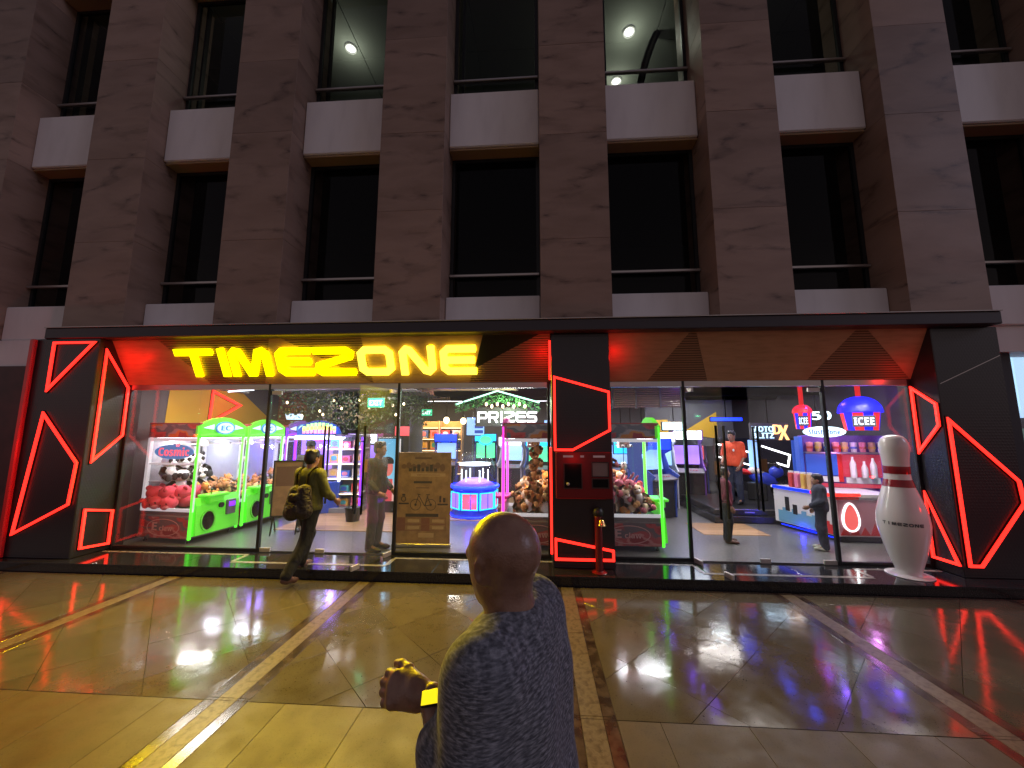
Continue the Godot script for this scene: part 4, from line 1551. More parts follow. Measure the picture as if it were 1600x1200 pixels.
func claw_machine(label: String, at: Vector3, turn: float, tint: String, plastic: String, lamp: Color, pill := "") -> Node3D:
	# front faces local +z; 0.93 wide, 1.1 deep, 2 m tall
	var t := thing("claw_machine", label, "claw machine", at, turn)
	var mb := MB.new()
	mb.bb(-0.45, 0.45, 0.07, 0.44, -0.54, 0.5, 0.012)
	mb.bb(-0.44, 0.44, 0.44, 0.5, -0.53, 0.49)
	obj("base_cabinet", mb, M["cabinet grey"], t)
	for sx in [-0.38, 0.38]:
		for sz in [-0.44, 0.42]:
			mb = MB.new()
			mb.lathe([Vector2(0, 0), Vector2(0.03, 0), Vector2(0.03, 0.02), Vector2(0.014, 0.03), Vector2(0.014, 0.07)], 12, Vector3(sx, 0.0, sz))
			obj("foot", mb, M["black plastic"], t)
	for e in [-1.0, 1.0]:
		# printed lower side panel with an oval emblem
		mb = MB.new()
		mb.rect(Vector3(e * 0.4525, 0.245, -0.02), Vector3(0, 0, -e * 0.98), Vector3(0, 0.34, 0))
		var sp := obj("side_panel", mb, M["red swirl"], t)
		mb = MB.new()
		mb.xf = Transform3D(Basis(Vector3.UP, e * PI / 2), Vector3(e * 0.453, 0.245, -0.02))
		mb.strip(ell_line(Vector2.ZERO, Vector2(0.32, 0.135)), 0.012, 0.0, 0.003, true)
		var em := obj("oval_emblem", mb, M["emblem pink"], sp)
		var eb := Basis(Vector3.UP, e * PI / 2)
		words("E", M["emblem pink"], sp, "emblem_letter", Vector3(e * 0.455, 0.26, -0.02 + e * 0.17), eb, 0.13, 0.1, 0.003)
		words("claw", M["emblem pink"], sp, "emblem_letter", Vector3(e * 0.455, 0.235, -0.02 - e * 0.06), eb, 0.085, 0.26, 0.003)
		# white rails round the side glass
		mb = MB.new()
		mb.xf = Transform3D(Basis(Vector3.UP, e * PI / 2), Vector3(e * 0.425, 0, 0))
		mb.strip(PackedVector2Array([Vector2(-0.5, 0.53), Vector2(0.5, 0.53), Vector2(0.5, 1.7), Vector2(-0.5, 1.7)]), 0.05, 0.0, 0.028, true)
		obj("side_frame", mb, M["frame added glow"], t)
		mb = MB.new()
		mb.rect(Vector3(e * 0.438, 1.115, 0), Vector3(0, 0, -e * 0.96), Vector3(0, 1.14, 0))
		obj("side_pane", mb, M["case glass"], t)
		mb = MB.new()
		mb.bb(e * 0.43, e * 0.452, 1.735, 1.97, -0.53, 0.48, 0.004)
		obj("top_panel", mb, M["cabinet grey"], t)
		mb = MB.new()
		mb.rect(Vector3(e * 0.4535, 1.852, -0.02), Vector3(0, 0, -e * 0.98), Vector3(0, 0.22, 0))
		obj("top_print", mb, M["top swirl"], t)
		# lit edge posts of the front
		mb = MB.new()
		mb.bb(e * 0.415, e * 0.462, 0.06, 1.93, 0.475, 0.52, 0.014)
		obj("edge_light", mb, M["edge " + tint], t)
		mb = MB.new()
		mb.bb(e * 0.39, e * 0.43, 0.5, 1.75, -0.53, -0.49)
		obj("rear_post", mb, M["frame added glow"], t)
		# plush bed sides
	mb = MB.new()
	mb.bb(-0.45, 0.45, 1.95, 1.985, -0.54, 0.5, 0.006)
	mb.bb(-0.42, 0.42, 1.73, 1.76, -0.5, 0.46)
	obj("roof", mb, M["red roof"], t)
	mb = MB.new()
	mb.rect(Vector3(0, 1.115, 0.5), Vector3(0.79, 0, 0), Vector3(0, 1.2, 0))
	obj("front_pane", mb, M["case glass"], t)
	mb = MB.new()
	mb.bb(-0.43, 0.43, 0.5, 1.75, -0.545, -0.53)
	var bp := obj("back_panel", mb, M["machine back"], t)
	if pill:
		mb = MB.new()
		var pb := Basis(Vector3.UP, -PI / 2)
		mb.xf = Transform3D(pb, Vector3(-0.422, 0, 0))
		mb.prism(ell_line(Vector2(0, 1.49), Vector2(0.4, 0.125), 26), -0.008, 0.004)
		obj("pill_sign", mb, M["pill blue"], t)
		words(pill, M["pill pink"], t, "pill_letter", Vector3(-0.43, 1.49, 0), pb, 0.15, 0.62, 0.008)
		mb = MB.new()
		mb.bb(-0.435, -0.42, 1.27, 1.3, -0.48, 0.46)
		obj("cross_rail", mb, M["frame added glow"], t)
	# lit ceiling inside and the claw on its gantry
	mb = MB.new()
	mb.bb(-0.4, 0.4, 1.715, 1.728, -0.42, -0.36)
	mb.bb(-0.4, 0.4, 1.715, 1.728, 0.36, 0.42)
	obj("lamp_strip", mb, M["lamp white"], t)
	mb = MB.new()
	mb.bb(-0.42, 0.42, 1.6, 1.63, -0.03, 0.0, 0.004)
	mb.bb(-0.42, 0.42, 1.6, 1.63, 0.06, 0.09, 0.004)
	mb.bb(-0.1, 0.08, 1.57, 1.68, -0.06, 0.12, 0.008)
	obj("gantry", mb, M["stainless"], t)
	mb = MB.new()
	mb.tube([Vector3(0, 1.58, 0.03), Vector3(0, 1.32, 0.03)], 0.006, 6)
	mb.lathe([Vector2(0, 0), Vector2(0.045, 0), Vector2(0.045, 0.1), Vector2(0.0, 0.115)], 14, Vector3(0, 1.22, 0.03))
	for k in 3:
		var a := TAU * k / 3.0
		var d := Vector3(cos(a), 0, sin(a))
		mb.tube([Vector3(0, 1.23, 0.03) + d * 0.03, Vector3(0, 1.19, 0.03) + d * 0.1, Vector3(0, 1.1, 0.03) + d * 0.11, Vector3(0, 1.05, 0.03) + d * 0.05], 0.006, 6)
	obj("claw", mb, M["stainless"], t)
	# front console: sloping body, teardrop prize door, coin panel, button box
	mb = MB.new()
	mb.xf = Transform3D(Basis(Vector3.UP, -PI / 2), Vector3(0.41, 0, 0))
	mb.prism(PackedVector2Array([Vector2(0.47, 0.1), Vector2(0.58, 0.12), Vector2(0.55, 0.6), Vector2(0.5, 0.72), Vector2(0.47, 0.72)]), 0.0, 0.82)
	var con := obj("console", mb, M[plastic], t)
	mb = MB.new()
	mb.xf = Transform3D(Basis(Vector3.RIGHT, -0.06), Vector3(0, 0, 0.585))
	mb.strip(ell_line(Vector2(-0.2, 0.33), Vector2(0.125, 0.165), 26), 0.024, 0.0, 0.02, true)
	obj("prize_door_rim", mb, M["lime plastic" if tint == "green" else plastic], con)
	mb = MB.new()
	mb.xf = Transform3D(Basis(Vector3.RIGHT, -0.06), Vector3(0, 0, 0.585))
	mb.prism(ell_line(Vector2(-0.2, 0.33), Vector2(0.115, 0.155), 26), -0.002, 0.004)
	obj("prize_door", mb, M["smoked window"], con)
	mb = MB.new()
	mb.bb(0.13, 0.31, 0.36, 0.62, 0.55, 0.6, 0.01)
	var cp := obj("coin_panel", mb, M["coin grey"], con)
	mb = MB.new()
	mb.bb(0.16, 0.28, 0.5, 0.58, 0.6, 0.606)
	obj("coin_screen", mb, M["edge purple"], cp)
	mb = MB.new()
	mb.prism(ell_line(Vector2(0.02, 0.55), Vector2(0.045, 0.045), 16), 0.57, 0.6)
	obj("speaker", mb, M["black plastic"], con)
	mb = MB.new()
	mb.bb(-0.3, 0.1, 0.72, 0.765, 0.42, 0.66, 0.014)
	mb.bb(-0.24, 0.04, 0.62, 0.72, 0.5, 0.62, 0.01)
	var jb := obj("button_box", mb, M[plastic], con)
	mb = MB.new()
	mb.tube([Vector3(-0.16, 0.765, 0.55), Vector3(-0.16, 0.83, 0.55)], 0.007, 8)
	mb.ell(Vector3(-0.16, 0.845, 0.55), Vector3.ONE * 0.02, 8, 10)
	obj("joystick", mb, M["black plastic"], jb)
	# arched header with an oval badge between two darts
	mb = MB.new()
	var arch := PackedVector2Array([Vector2(-0.46, 1.74)])
	arch.append(Vector2(0.46, 1.74))
	for k in 13:
		var u := 1.0 - k / 6.0
		arch.append(Vector2(0.46 * u, 1.93 + 0.16 * (1.0 - u * u)))
	mb.prism(arch, 0.44, 0.52)
	var hd := obj("header", mb, M[plastic], t)
	mb = MB.new()
	mb.prism(ell_line(Vector2(0, 1.9), Vector2(0.17, 0.1), 24), 0.52, 0.545)
	obj("badge", mb, M["badge light"], hd)
	mb = MB.new()
	mb.strip(ell_line(Vector2(0, 1.9), Vector2(0.175, 0.105), 24), 0.02, 0.52, 0.55, true)
	obj("badge_rim", mb, M["pill blue"], hd)
	words("EC", M["pill blue"], hd, "badge_letter", Vector3(0, 1.9, 0.55), Basis(), 0.09, 0.18, 0.008)
	for e in [-1.0, 1.0]:
		mb = MB.new()
		mb.prism(PackedVector2Array([Vector2(e * 0.21, 1.96), Vector2(e * 0.21, 1.87), Vector2(e * 0.4, 1.9)]), 0.52, 0.53)
		obj("dart", mb, M["badge light"], hd)
		mb = MB.new()
		mb.strip(PackedVector2Array([Vector2(e * 0.44, 1.77), Vector2(e * 0.2, 1.79), Vector2(0, 1.785)]), 0.03, 0.52, 0.528)
		obj("header_trim", mb, M["edge " + tint], hd)
	var xf := Transform3D(Basis(Vector3.UP, turn), at)
	area(xf * Vector3(0, 1.70, 0.3), Vector3.DOWN, Vector3.RIGHT.cross(Vector3.UP), Vector2(0.7, 0.06), lamp, 1.8, "claw_machine_light")
	area(xf * Vector3(0, 1.70, -0.35), Vector3.DOWN, Vector3.BACK, Vector2(0.7, 0.06), lamp, 1.8, "claw_machine_light")
	return t


func game_materials() -> void:
	mat("cabinet grey", 0.16, 0.15, 0.155, 0.4)
	mat("red roof", 0.3, 0.02, 0.035, 0.4)
	mat("emblem pink", 0.55, 0.3, 0.3, 0.4)
	mat("coin grey", 0.12, 0.12, 0.13, 0.3)
	mat("machine back", 0.36, 0.37, 0.41, 0.35)
	glow("frame added glow", 0.4, 0.4, 0.43)  # white rails given a glow of their own to look brightly lit
	glow("pill blue", 0.04, 0.17, 0.4)
	glow("pill pink", 0.8, 0.13, 0.2)
	glow("badge light", 0.45, 0.72, 0.85)
	swirl("red swirl", 5, [[0.32, 0.02, 0.03], [0.42, 0.05, 0.06], [0.12, 0.1, 0.12], [0.4, 0.06, 0.07], [0.5, 0.2, 0.2], [0.26, 0.02, 0.03]], 0.009, 192, 72)
	swirl("top swirl", 9, [[0.4, 0.03, 0.05], [0.5, 0.06, 0.09], [0.1, 0.16, 0.22], [0.3, 0.35, 0.38], [0.55, 0.25, 0.05], [0.34, 0.03, 0.05]], 0.008, 192, 48)


func plush_kind(kind: String) -> Node3D:
	# one soft toy at the origin, sitting, facing +z, about 0.26 m tall
	var c := {"bear": ["plush brown", "plush tan", "plush brown"], "fox": ["plush orange", "plush cream", "plush orange"], "panda": ["plush white", "plush white", "plush black"], "dog": ["plush tan", "plush cream", "plush brown"], "bunny": ["plush pink", "plush cream", "plush pink"], "cat": ["plush cream", "plush white", "plush tan"]}
	var t := thing("plush_toy", "x", "plush toy")
	var mb := MB.new()
	if kind == "ball":
		mb.ell(Vector3(0, 0.12, 0), Vector3(0.13, 0.12, 0.13), 9, 14)
		obj("head", mb, M["plush red"], t)
		mb = MB.new()
		mb.ell(Vector3(0, 0.09, 0.085), Vector3(0.07, 0.05, 0.055), 6, 10)
		obj("muzzle", mb, M["plush pink"], t)
		for e in [-1.0, 1.0]:
			mb = MB.new()
			mb.ell(Vector3(e * 0.09, 0.21, 0), Vector3(0.045, 0.045, 0.025), 6, 8)
			obj("ear", mb, M["plush red"], t)
			mb = MB.new()
			mb.ell(Vector3(e * 0.045, 0.145, 0.112), Vector3(0.014, 0.018, 0.01), 5, 8)
			obj("eye", mb, M["eye black"], t)
		return t
	var k: Array = c[kind]
	mb.ell(Vector3(0, 0.08, 0), Vector3(0.075, 0.085, 0.068), 7, 12)
	obj("belly", mb, M[k[1]], t)
	mb = MB.new()
	mb.ell(Vector3(0, 0.2, 0.01), Vector3(0.075, 0.068, 0.066), 8, 12)
	obj("head", mb, M[k[0]], t)
	mb = MB.new()
	mb.ell(Vector3(0, 0.18, 0.068), Vector3(0.034, 0.025, 0.024), 5, 8)
	obj("muzzle", mb, M[k[1]], t)
	for e in [-1.0, 1.0]:
		mb = MB.new()
		if kind == "bunny":
			mb.ell(Vector3(e * 0.035, 0.31, 0), Vector3(0.02, 0.065, 0.014), 6, 8)
		elif kind == "dog":
			mb.ell(Vector3(e * 0.08, 0.195, 0.0), Vector3(0.02, 0.05, 0.03), 6, 8)
		else:
			mb.ell(Vector3(e * 0.055, 0.262, 0), Vector3(0.028, 0.028, 0.015), 6, 8)
		obj("ear", mb, M[k[2]], t)
		mb = MB.new()
		mb.ell(Vector3(e * 0.03, 0.21, 0.068), Vector3(0.022, 0.026, 0.012) if kind == "panda" else Vector3(0.01, 0.012, 0.008), 5, 8)
		obj("eye", mb, M["plush black" if kind == "panda" else "eye black"], t)
		mb = MB.new()
		mb.tube([Vector3(e * 0.06, 0.13, 0.02), Vector3(e * 0.1, 0.09, 0.06), Vector3(e * 0.09, 0.055, 0.095)], 0.026, 8)
		mb.ell(Vector3(e * 0.09, 0.052, 0.1), Vector3.ONE * 0.028, 5, 8)
		obj("arm", mb, M[k[2]], t)
		mb = MB.new()
		mb.tube([Vector3(e * 0.045, 0.035, 0.03), Vector3(e * 0.075, 0.032, 0.13)], 0.033, 8)
		mb.ell(Vector3(e * 0.077, 0.035, 0.135), Vector3(0.036, 0.04, 0.026), 5, 8)
		obj("leg", mb, M[k[2]], t)
	return t


var toys := {}


func toy(kind: String, label: String, group: String, at: Vector3, bs: Basis) -> void:
	if not toys.has(kind):
		var o := plush_kind(kind)
		toys[kind] = o
		o.transform = Transform3D(bs, at)
		o.set_meta("label", label)
		o.set_meta("group", group)
	else:
		dup(toys[kind], "plush_toy", label, at, bs, group)


func fill(xf: Transform3D, kinds: Array, where: String, n: int, scale := 1.0) -> void:
	# a heap of soft toys on the machine's bed, tumbled every way, higher towards the back
	for i in n:
		var kd: Array = kinds[i % kinds.size()]
		var cols := 4
		var layer := i / 14
		var q := i % 14
		var p := Vector3(-0.3 + 0.2 * (q % cols) + rng.randf_range(-0.05, 0.05), 0.515 + layer * 0.15 + rng.randf_range(0.0, 0.05), -0.37 + 0.22 * (q / cols) + rng.randf_range(-0.05, 0.05))
		if layer > 0:
			p.z -= 0.05 * layer
		p.x = clampf(p.x, -0.31, 0.31)
		p.z = clampf(p.z, -0.38, 0.34)
		var bs := Basis.from_euler(Vector3(rng.randf_range(-0.7, 0.5), rng.randf_range(-PI, PI) if rng.randf() < 0.5 else kd[2] + rng.randf_range(-0.5, 0.5), rng.randf_range(-0.6, 0.6)))
		var sc := scale * rng.randf_range(0.85, 1.15)
		toy(kd[0], kd[1] + " heaped in " + where, "soft toys in " + where, xf * p, (xf.basis * bs).scaled_local(Vector3.ONE * sc))


func left_games() -> void:
	game_materials()
	game_glows()
	var turn := deg_to_rad(84.0)
	var nrm := Vector3(sin(turn), 0, cos(turn))
	var along := Vector3(0.1045, 0, -0.9945)
	var labels := ["lime green claw machine nearest the glass", "second lime green claw machine, behind the first", "third claw machine, purple inside, behind the door post"]
	for i in 3:
		var at := Vector3(-5.74, SHOP, -6.16) + along * (0.47 + 1.0 * i) - nrm * 0.5
		claw_machine(labels[i], at, turn, "green" if i < 2 else "purple", "lime cabinet" if i < 2 else "cab violet", [Color(1, 0.98, 0.97), Color(0.9, 0.92, 1.0), Color(0.5, 0.4, 1.0)][i], "Cosmic" if i == 0 else "")
		var xf := Transform3D(Basis(Vector3.UP, turn), at)
		if i == 0:
			# red round plushes lie at the near side, pandas and bears behind
			for k in 15:
				var p := Vector3(-0.33 + 0.17 * (k % 3) + rng.randf_range(-0.03, 0.03), 0.51 + 0.14 * (k / 9) + rng.randf_range(0, 0.03), -0.4 + 0.19 * ((k / 3) % 5 if k < 9 else (k - 9) / 2 % 5) + rng.randf_range(-0.03, 0.03))
				toy("ball", "round red plush toy heaped in the nearest lime claw machine", "round red plush toys", xf * p, Basis.from_euler(Vector3(rng.randf_range(-0.5, 0.5), rng.randf_range(-PI, PI), rng.randf_range(-0.4, 0.4))))
			for k in 20:
				var p := Vector3(0.06 + 0.15 * (k % 3) + rng.randf_range(-0.03, 0.03), 0.52 + 0.13 * (k / 10), -0.36 + 0.17 * (k % 5) + rng.randf_range(-0.03, 0.03))
				toy("bear" if k % 3 else "fox", ("brown" if k % 3 else "orange") + " plush toy heaped in the nearest lime claw machine", "brown plush toys", xf * p, Basis.from_euler(Vector3(rng.randf_range(-0.4, 0.3), turn + rng.randf_range(-0.9, 0.9), rng.randf_range(-0.4, 0.4))))
			for k in 6:
				# big pandas sit in a row higher up at the back
				var p := Vector3(-0.22 + 0.25 * k if k < 3 else -0.1 + 0.22 * (k - 3), 0.985 if k < 3 else 0.72, -0.34 if k < 3 else -0.24)
				var o := Basis.from_euler(Vector3(0.0, turn - 0.35 + rng.randf_range(-0.25, 0.25), rng.randf_range(-0.1, 0.1))).scaled_local(Vector3.ONE * 1.65)
				toy("panda", "black and white plush panda sitting in the lime claw machines", "plush pandas", xf * (p + Vector3(0, 0, 0.02)), o)
			var mb := MB.new()
			mb.xf = xf
			mb.bb(-0.4, 0.42, 0.965, 0.98, -0.5, -0.24)
			tag(obj("plush_shelf", mb, M["machine back"]), "shelf of plush pandas inside the nearest lime claw machine", "shelf")
		elif i == 1:
			fill(xf, [["bear", "brown plush bear", 0.0], ["fox", "orange plush fox", 0.0], ["dog", "tan plush dog", 0.0]], "the second lime claw machine", 24)
		else:
			fill(xf, [["fox", "orange plush fox", 0.0], ["cat", "cream plush cat", 0.0]], "the third claw machine", 18)
	# neon triangle on the yellow wall
	var tr := thing("neon_triangle", "red neon triangle lamp mounted on the yellow painted wall", "neon light", Vector3(-6.99, 0, 0))
	var ret := Transform3D(Basis(Vector3.UP, PI / 2), Vector3(0, 0, 0))
	neon(tr, PackedVector2Array([Vector2(7.75, 2.83), Vector2(7.72, 2.15), Vector2(8.52, 2.58)]), ret, 0.05, "neon red soft")
	omni(Vector3(-6.75, 2.5, -8.0), Color(1, 0.06, 0.04), 0.06, 0.02, "neon_light")
	area(Vector3(-6.0, 3.0, -8.0), Vector3(-0.7, -0.7, 0), Vector3.BACK, Vector2(1.2, 0.1), Color(1, 0.95, 0.9), 0.6, "wall_wash_light")
	var tl := thing("track_light", "pale stick spotlight hanging in front of the yellow wall", "track light", Vector3(-6.1, 2.78, -7.2))
	var mb := MB.new()
	mb.box(Vector3.ZERO, Vector3(0.06, 0.05, 0.9), 0.01)
	obj("track", mb, M["black plastic"], tl)
	mb = MB.new()
	mb.tube([Vector3(0.02, -0.03, 0.1), Vector3(0.4, 0.03, -0.1)], 0.016, 8)
	obj("lamp", mb, M["lamp cool"], tl)
	mb = MB.new()
	mb.tube([Vector3(0, 0, 0), Vector3(0, 0.52, 0)], 0.008, 6)
	obj("rod", mb, M["black plastic"], tl)
	area(Vector3(-5.75, 2.76, -7.25), Vector3.DOWN, Vector3.BACK, Vector2(0.3, 0.02), Color(1, 1, 1), 0.1, "track_lamp_light")


func middle_games() -> void:
	var a := claw_machine("magenta edged claw machine behind the glass left of the middle pillar", Vector3(-0.06, SHOP, -6.72), -PI / 2, "magenta", "magenta plastic", Color(1, 0.97, 0.92))
	var xf := Transform3D(Basis(Vector3.UP, -PI / 2), Vector3(-0.06, SHOP, -6.72))
	fill(xf, [["fox", "orange plush fox", PI / 2], ["bear", "brown plush bear", PI / 2], ["dog", "tan plush dog", PI / 2], ["cat", "cream plush cat", PI / 2]], "the magenta claw machine", 34, 1.2)
	for k in 4:
		toy("bear", "brown plush bear hung in a string at the side of the magenta claw machine", "strung plush bears", Vector3(-0.05 + 0.02 * k, SHOP + 0.86 + 0.2 * k, -6.42), Basis.from_euler(Vector3(0, rng.randf_range(-0.4, 0.4), 0.2)))
	claw_machine("lime edged claw machine behind the glass right of the middle pillar", Vector3(1.44, SHOP, -6.78), PI / 2, "green", "lime cabinet", Color(0.97, 0.98, 1.0))
	xf = Transform3D(Basis(Vector3.UP, PI / 2), Vector3(1.44, SHOP, -6.78))
	fill(xf, [["bunny", "pink plush bunny", -PI / 2], ["fox", "orange plush fox", -PI / 2], ["cat", "cream plush cat", -PI / 2], ["ball", "round red plush toy", -PI / 2]], "the lime edged claw machine right of the pillar", 40, 1.2)
	for k in 3:
		toy("bunny", "pink plush bunny hung in a string beside the middle pillar", "strung plush bunnies", Vector3(1.18, SHOP + 0.8 + 0.23 * k, -6.5), Basis.from_euler(Vector3(0, rng.randf_range(-0.4, 0.4), 0.2)))
	# round blue coin game under a dome
	var t := thing("coin_pusher_game", "round blue lit coin pusher game with a clear dome", "arcade game", Vector3(-1.43, SHOP, -8.8))
	var mb := MB.new()
	mb.lathe([Vector2(0, 0), Vector2(0.52, 0), Vector2(0.54, 0.06), Vector2(0.5, 0.1), Vector2(0.5, 0.6), Vector2(0.0, 0.6)], 8)
	obj("base", mb, M["blue plastic"], t)
	mb = MB.new()
	mb.lathe([Vector2(0.54, 0.02), Vector2(0.56, 0.04), Vector2(0.54, 0.06)], 32)
	mb.lathe([Vector2(0.5, 0.6), Vector2(0.56, 0.62), Vector2(0.56, 0.66), Vector2(0.5, 0.68)], 32)
	obj("light_ring", mb, M["edge blue"], t)
	for k in 5:
		var an := deg_to_rad(-70 + k * 45 + 22)
		var d := Vector3(sin(an), 0, cos(an))
		mb = MB.new()
		mb.xf = Transform3D(Basis(Vector3(d.z, 0, -d.x), Vector3.UP, d), d * 0.475)
		mb.bb(-0.16, 0.16, 0.2, 0.52, 0.0, 0.02, 0.01)
		var sc := obj("game_screen", mb, M["screen red"] if k % 2 else M["screen violet"], t)
		mb = MB.new()
		mb.xf = Transform3D(Basis(Vector3(d.z, 0, -d.x), Vector3.UP, d), d * 0.475)
		mb.strip(PackedVector2Array([Vector2(-0.17, 0.19), Vector2(0.17, 0.19), Vector2(0.17, 0.53), Vector2(-0.17, 0.53)]), 0.02, 0.0, 0.03, true)
		obj("screen_rim", mb, M["edge cyan"], sc)
	mb = MB.new()
	mb.lathe([Vector2(0.5, 0.68), Vector2(0.48, 1.0), Vector2(0.4, 1.22), Vector2(0.25, 1.36), Vector2(0.0, 1.4)], 28)
	obj("dome", mb, M["case glass"], t)
	mb = MB.new()
	mb.lathe([Vector2(0.0, 1.1), Vector2(0.36, 1.1), Vector2(0.36, 1.14), Vector2(0.0, 1.14)], 24)
	obj("lamp_ring", mb, M["lamp cool"], t)
	mb = MB.new()
	for k in 6:
		var an := TAU * k / 6.0
		mb.tube([Vector3(cos(an) * 0.3, 0.66, sin(an) * 0.3), Vector3(cos(an) * 0.3, 1.0, sin(an) * 0.3)], 0.014, 8)
	obj("light_tube", mb, M["lamp cool"], t)
	mb = MB.new()
	mb.lathe([Vector2(0, 0.66), Vector2(0.46, 0.66), Vector2(0.3, 0.76), Vector2(0.2, 0.8), Vector2(0, 0.8)], 24)
	obj("prize_table", mb, M["screen violet"], t)
	omni(Vector3(-1.43, SHOP + 0.35, -8.1), Color(0.15, 0.25, 1.0), 0.12, 0.05, "coin_game_light")


func cabinet(label: String, at: Vector3, turn: float, body: String, scr: String, top: String, h := 1.9, w := 0.7) -> void:
	# an upright video game: stepped side walls, screen, panel, lit top sign
	var t := thing("arcade_cabinet", label, "arcade game", at, turn)
	var mb := MB.new()
	for e in [-1.0, 1.0]:
		mb = MB.new()
		mb.xf = Transform3D(Basis(Vector3.UP, -PI / 2), Vector3(e * w * 0.5 + 0.015, 0, 0))
		mb.prism(PackedVector2Array([Vector2(-0.35, 0), Vector2(0.35, 0), Vector2(0.38, 0.8), Vector2(0.48, 0.9), Vector2(0.2, 1.05), Vector2(0.08, h - 0.35), Vector2(0.3, h - 0.25), Vector2(0.3, h), Vector2(-0.35, h)]), 0.0, 0.03)
		obj("side_wall", mb, M[body], t)
	mb = MB.new()
	mb.bb(-w * 0.5 + 0.016, w * 0.5 - 0.016, 0.02, 0.8, -0.34, 0.33)
	mb.bb(-w * 0.5 + 0.016, w * 0.5 - 0.016, 0.8, h - 0.02, -0.34, -0.28)
	obj("body", mb, M["black plastic"], t)
	mb = MB.new()
	mb.xf = Transform3D(Basis(Vector3.RIGHT, 0.35), Vector3(0, 0.88, 0.33))
	mb.bb(-w * 0.5 + 0.016, w * 0.5 - 0.016, -0.03, 0.0, -0.12, 0.14, 0.006)
	var p := obj("control_panel", mb, M["cabinet grey"], t)
	mb = MB.new()
	for k in 4:
		mb.lathe([Vector2(0.0, 0.0), Vector2(0.018, 0.0), Vector2(0.018, 0.012), Vector2(0.0, 0.016)], 10, Vector3(-0.05 + 0.07 * k, 0.88, 0.36))
	obj("button", mb, M["bright red plastic"], p)
	mb = MB.new()
	mb.xf = Transform3D(Basis(Vector3.RIGHT, -0.14), Vector3(0, 1.25, 0.03))
	mb.bb(-w * 0.5 + 0.05, w * 0.5 - 0.05, -0.24, 0.25, -0.01, 0.01)
	obj("screen", mb, M[scr], t)
	mb = MB.new()
	mb.bb(-w * 0.5 + 0.02, w * 0.5 - 0.02, h - 0.24, h - 0.02, -0.2, 0.29)
	obj("top_sign", mb, M[top], t)


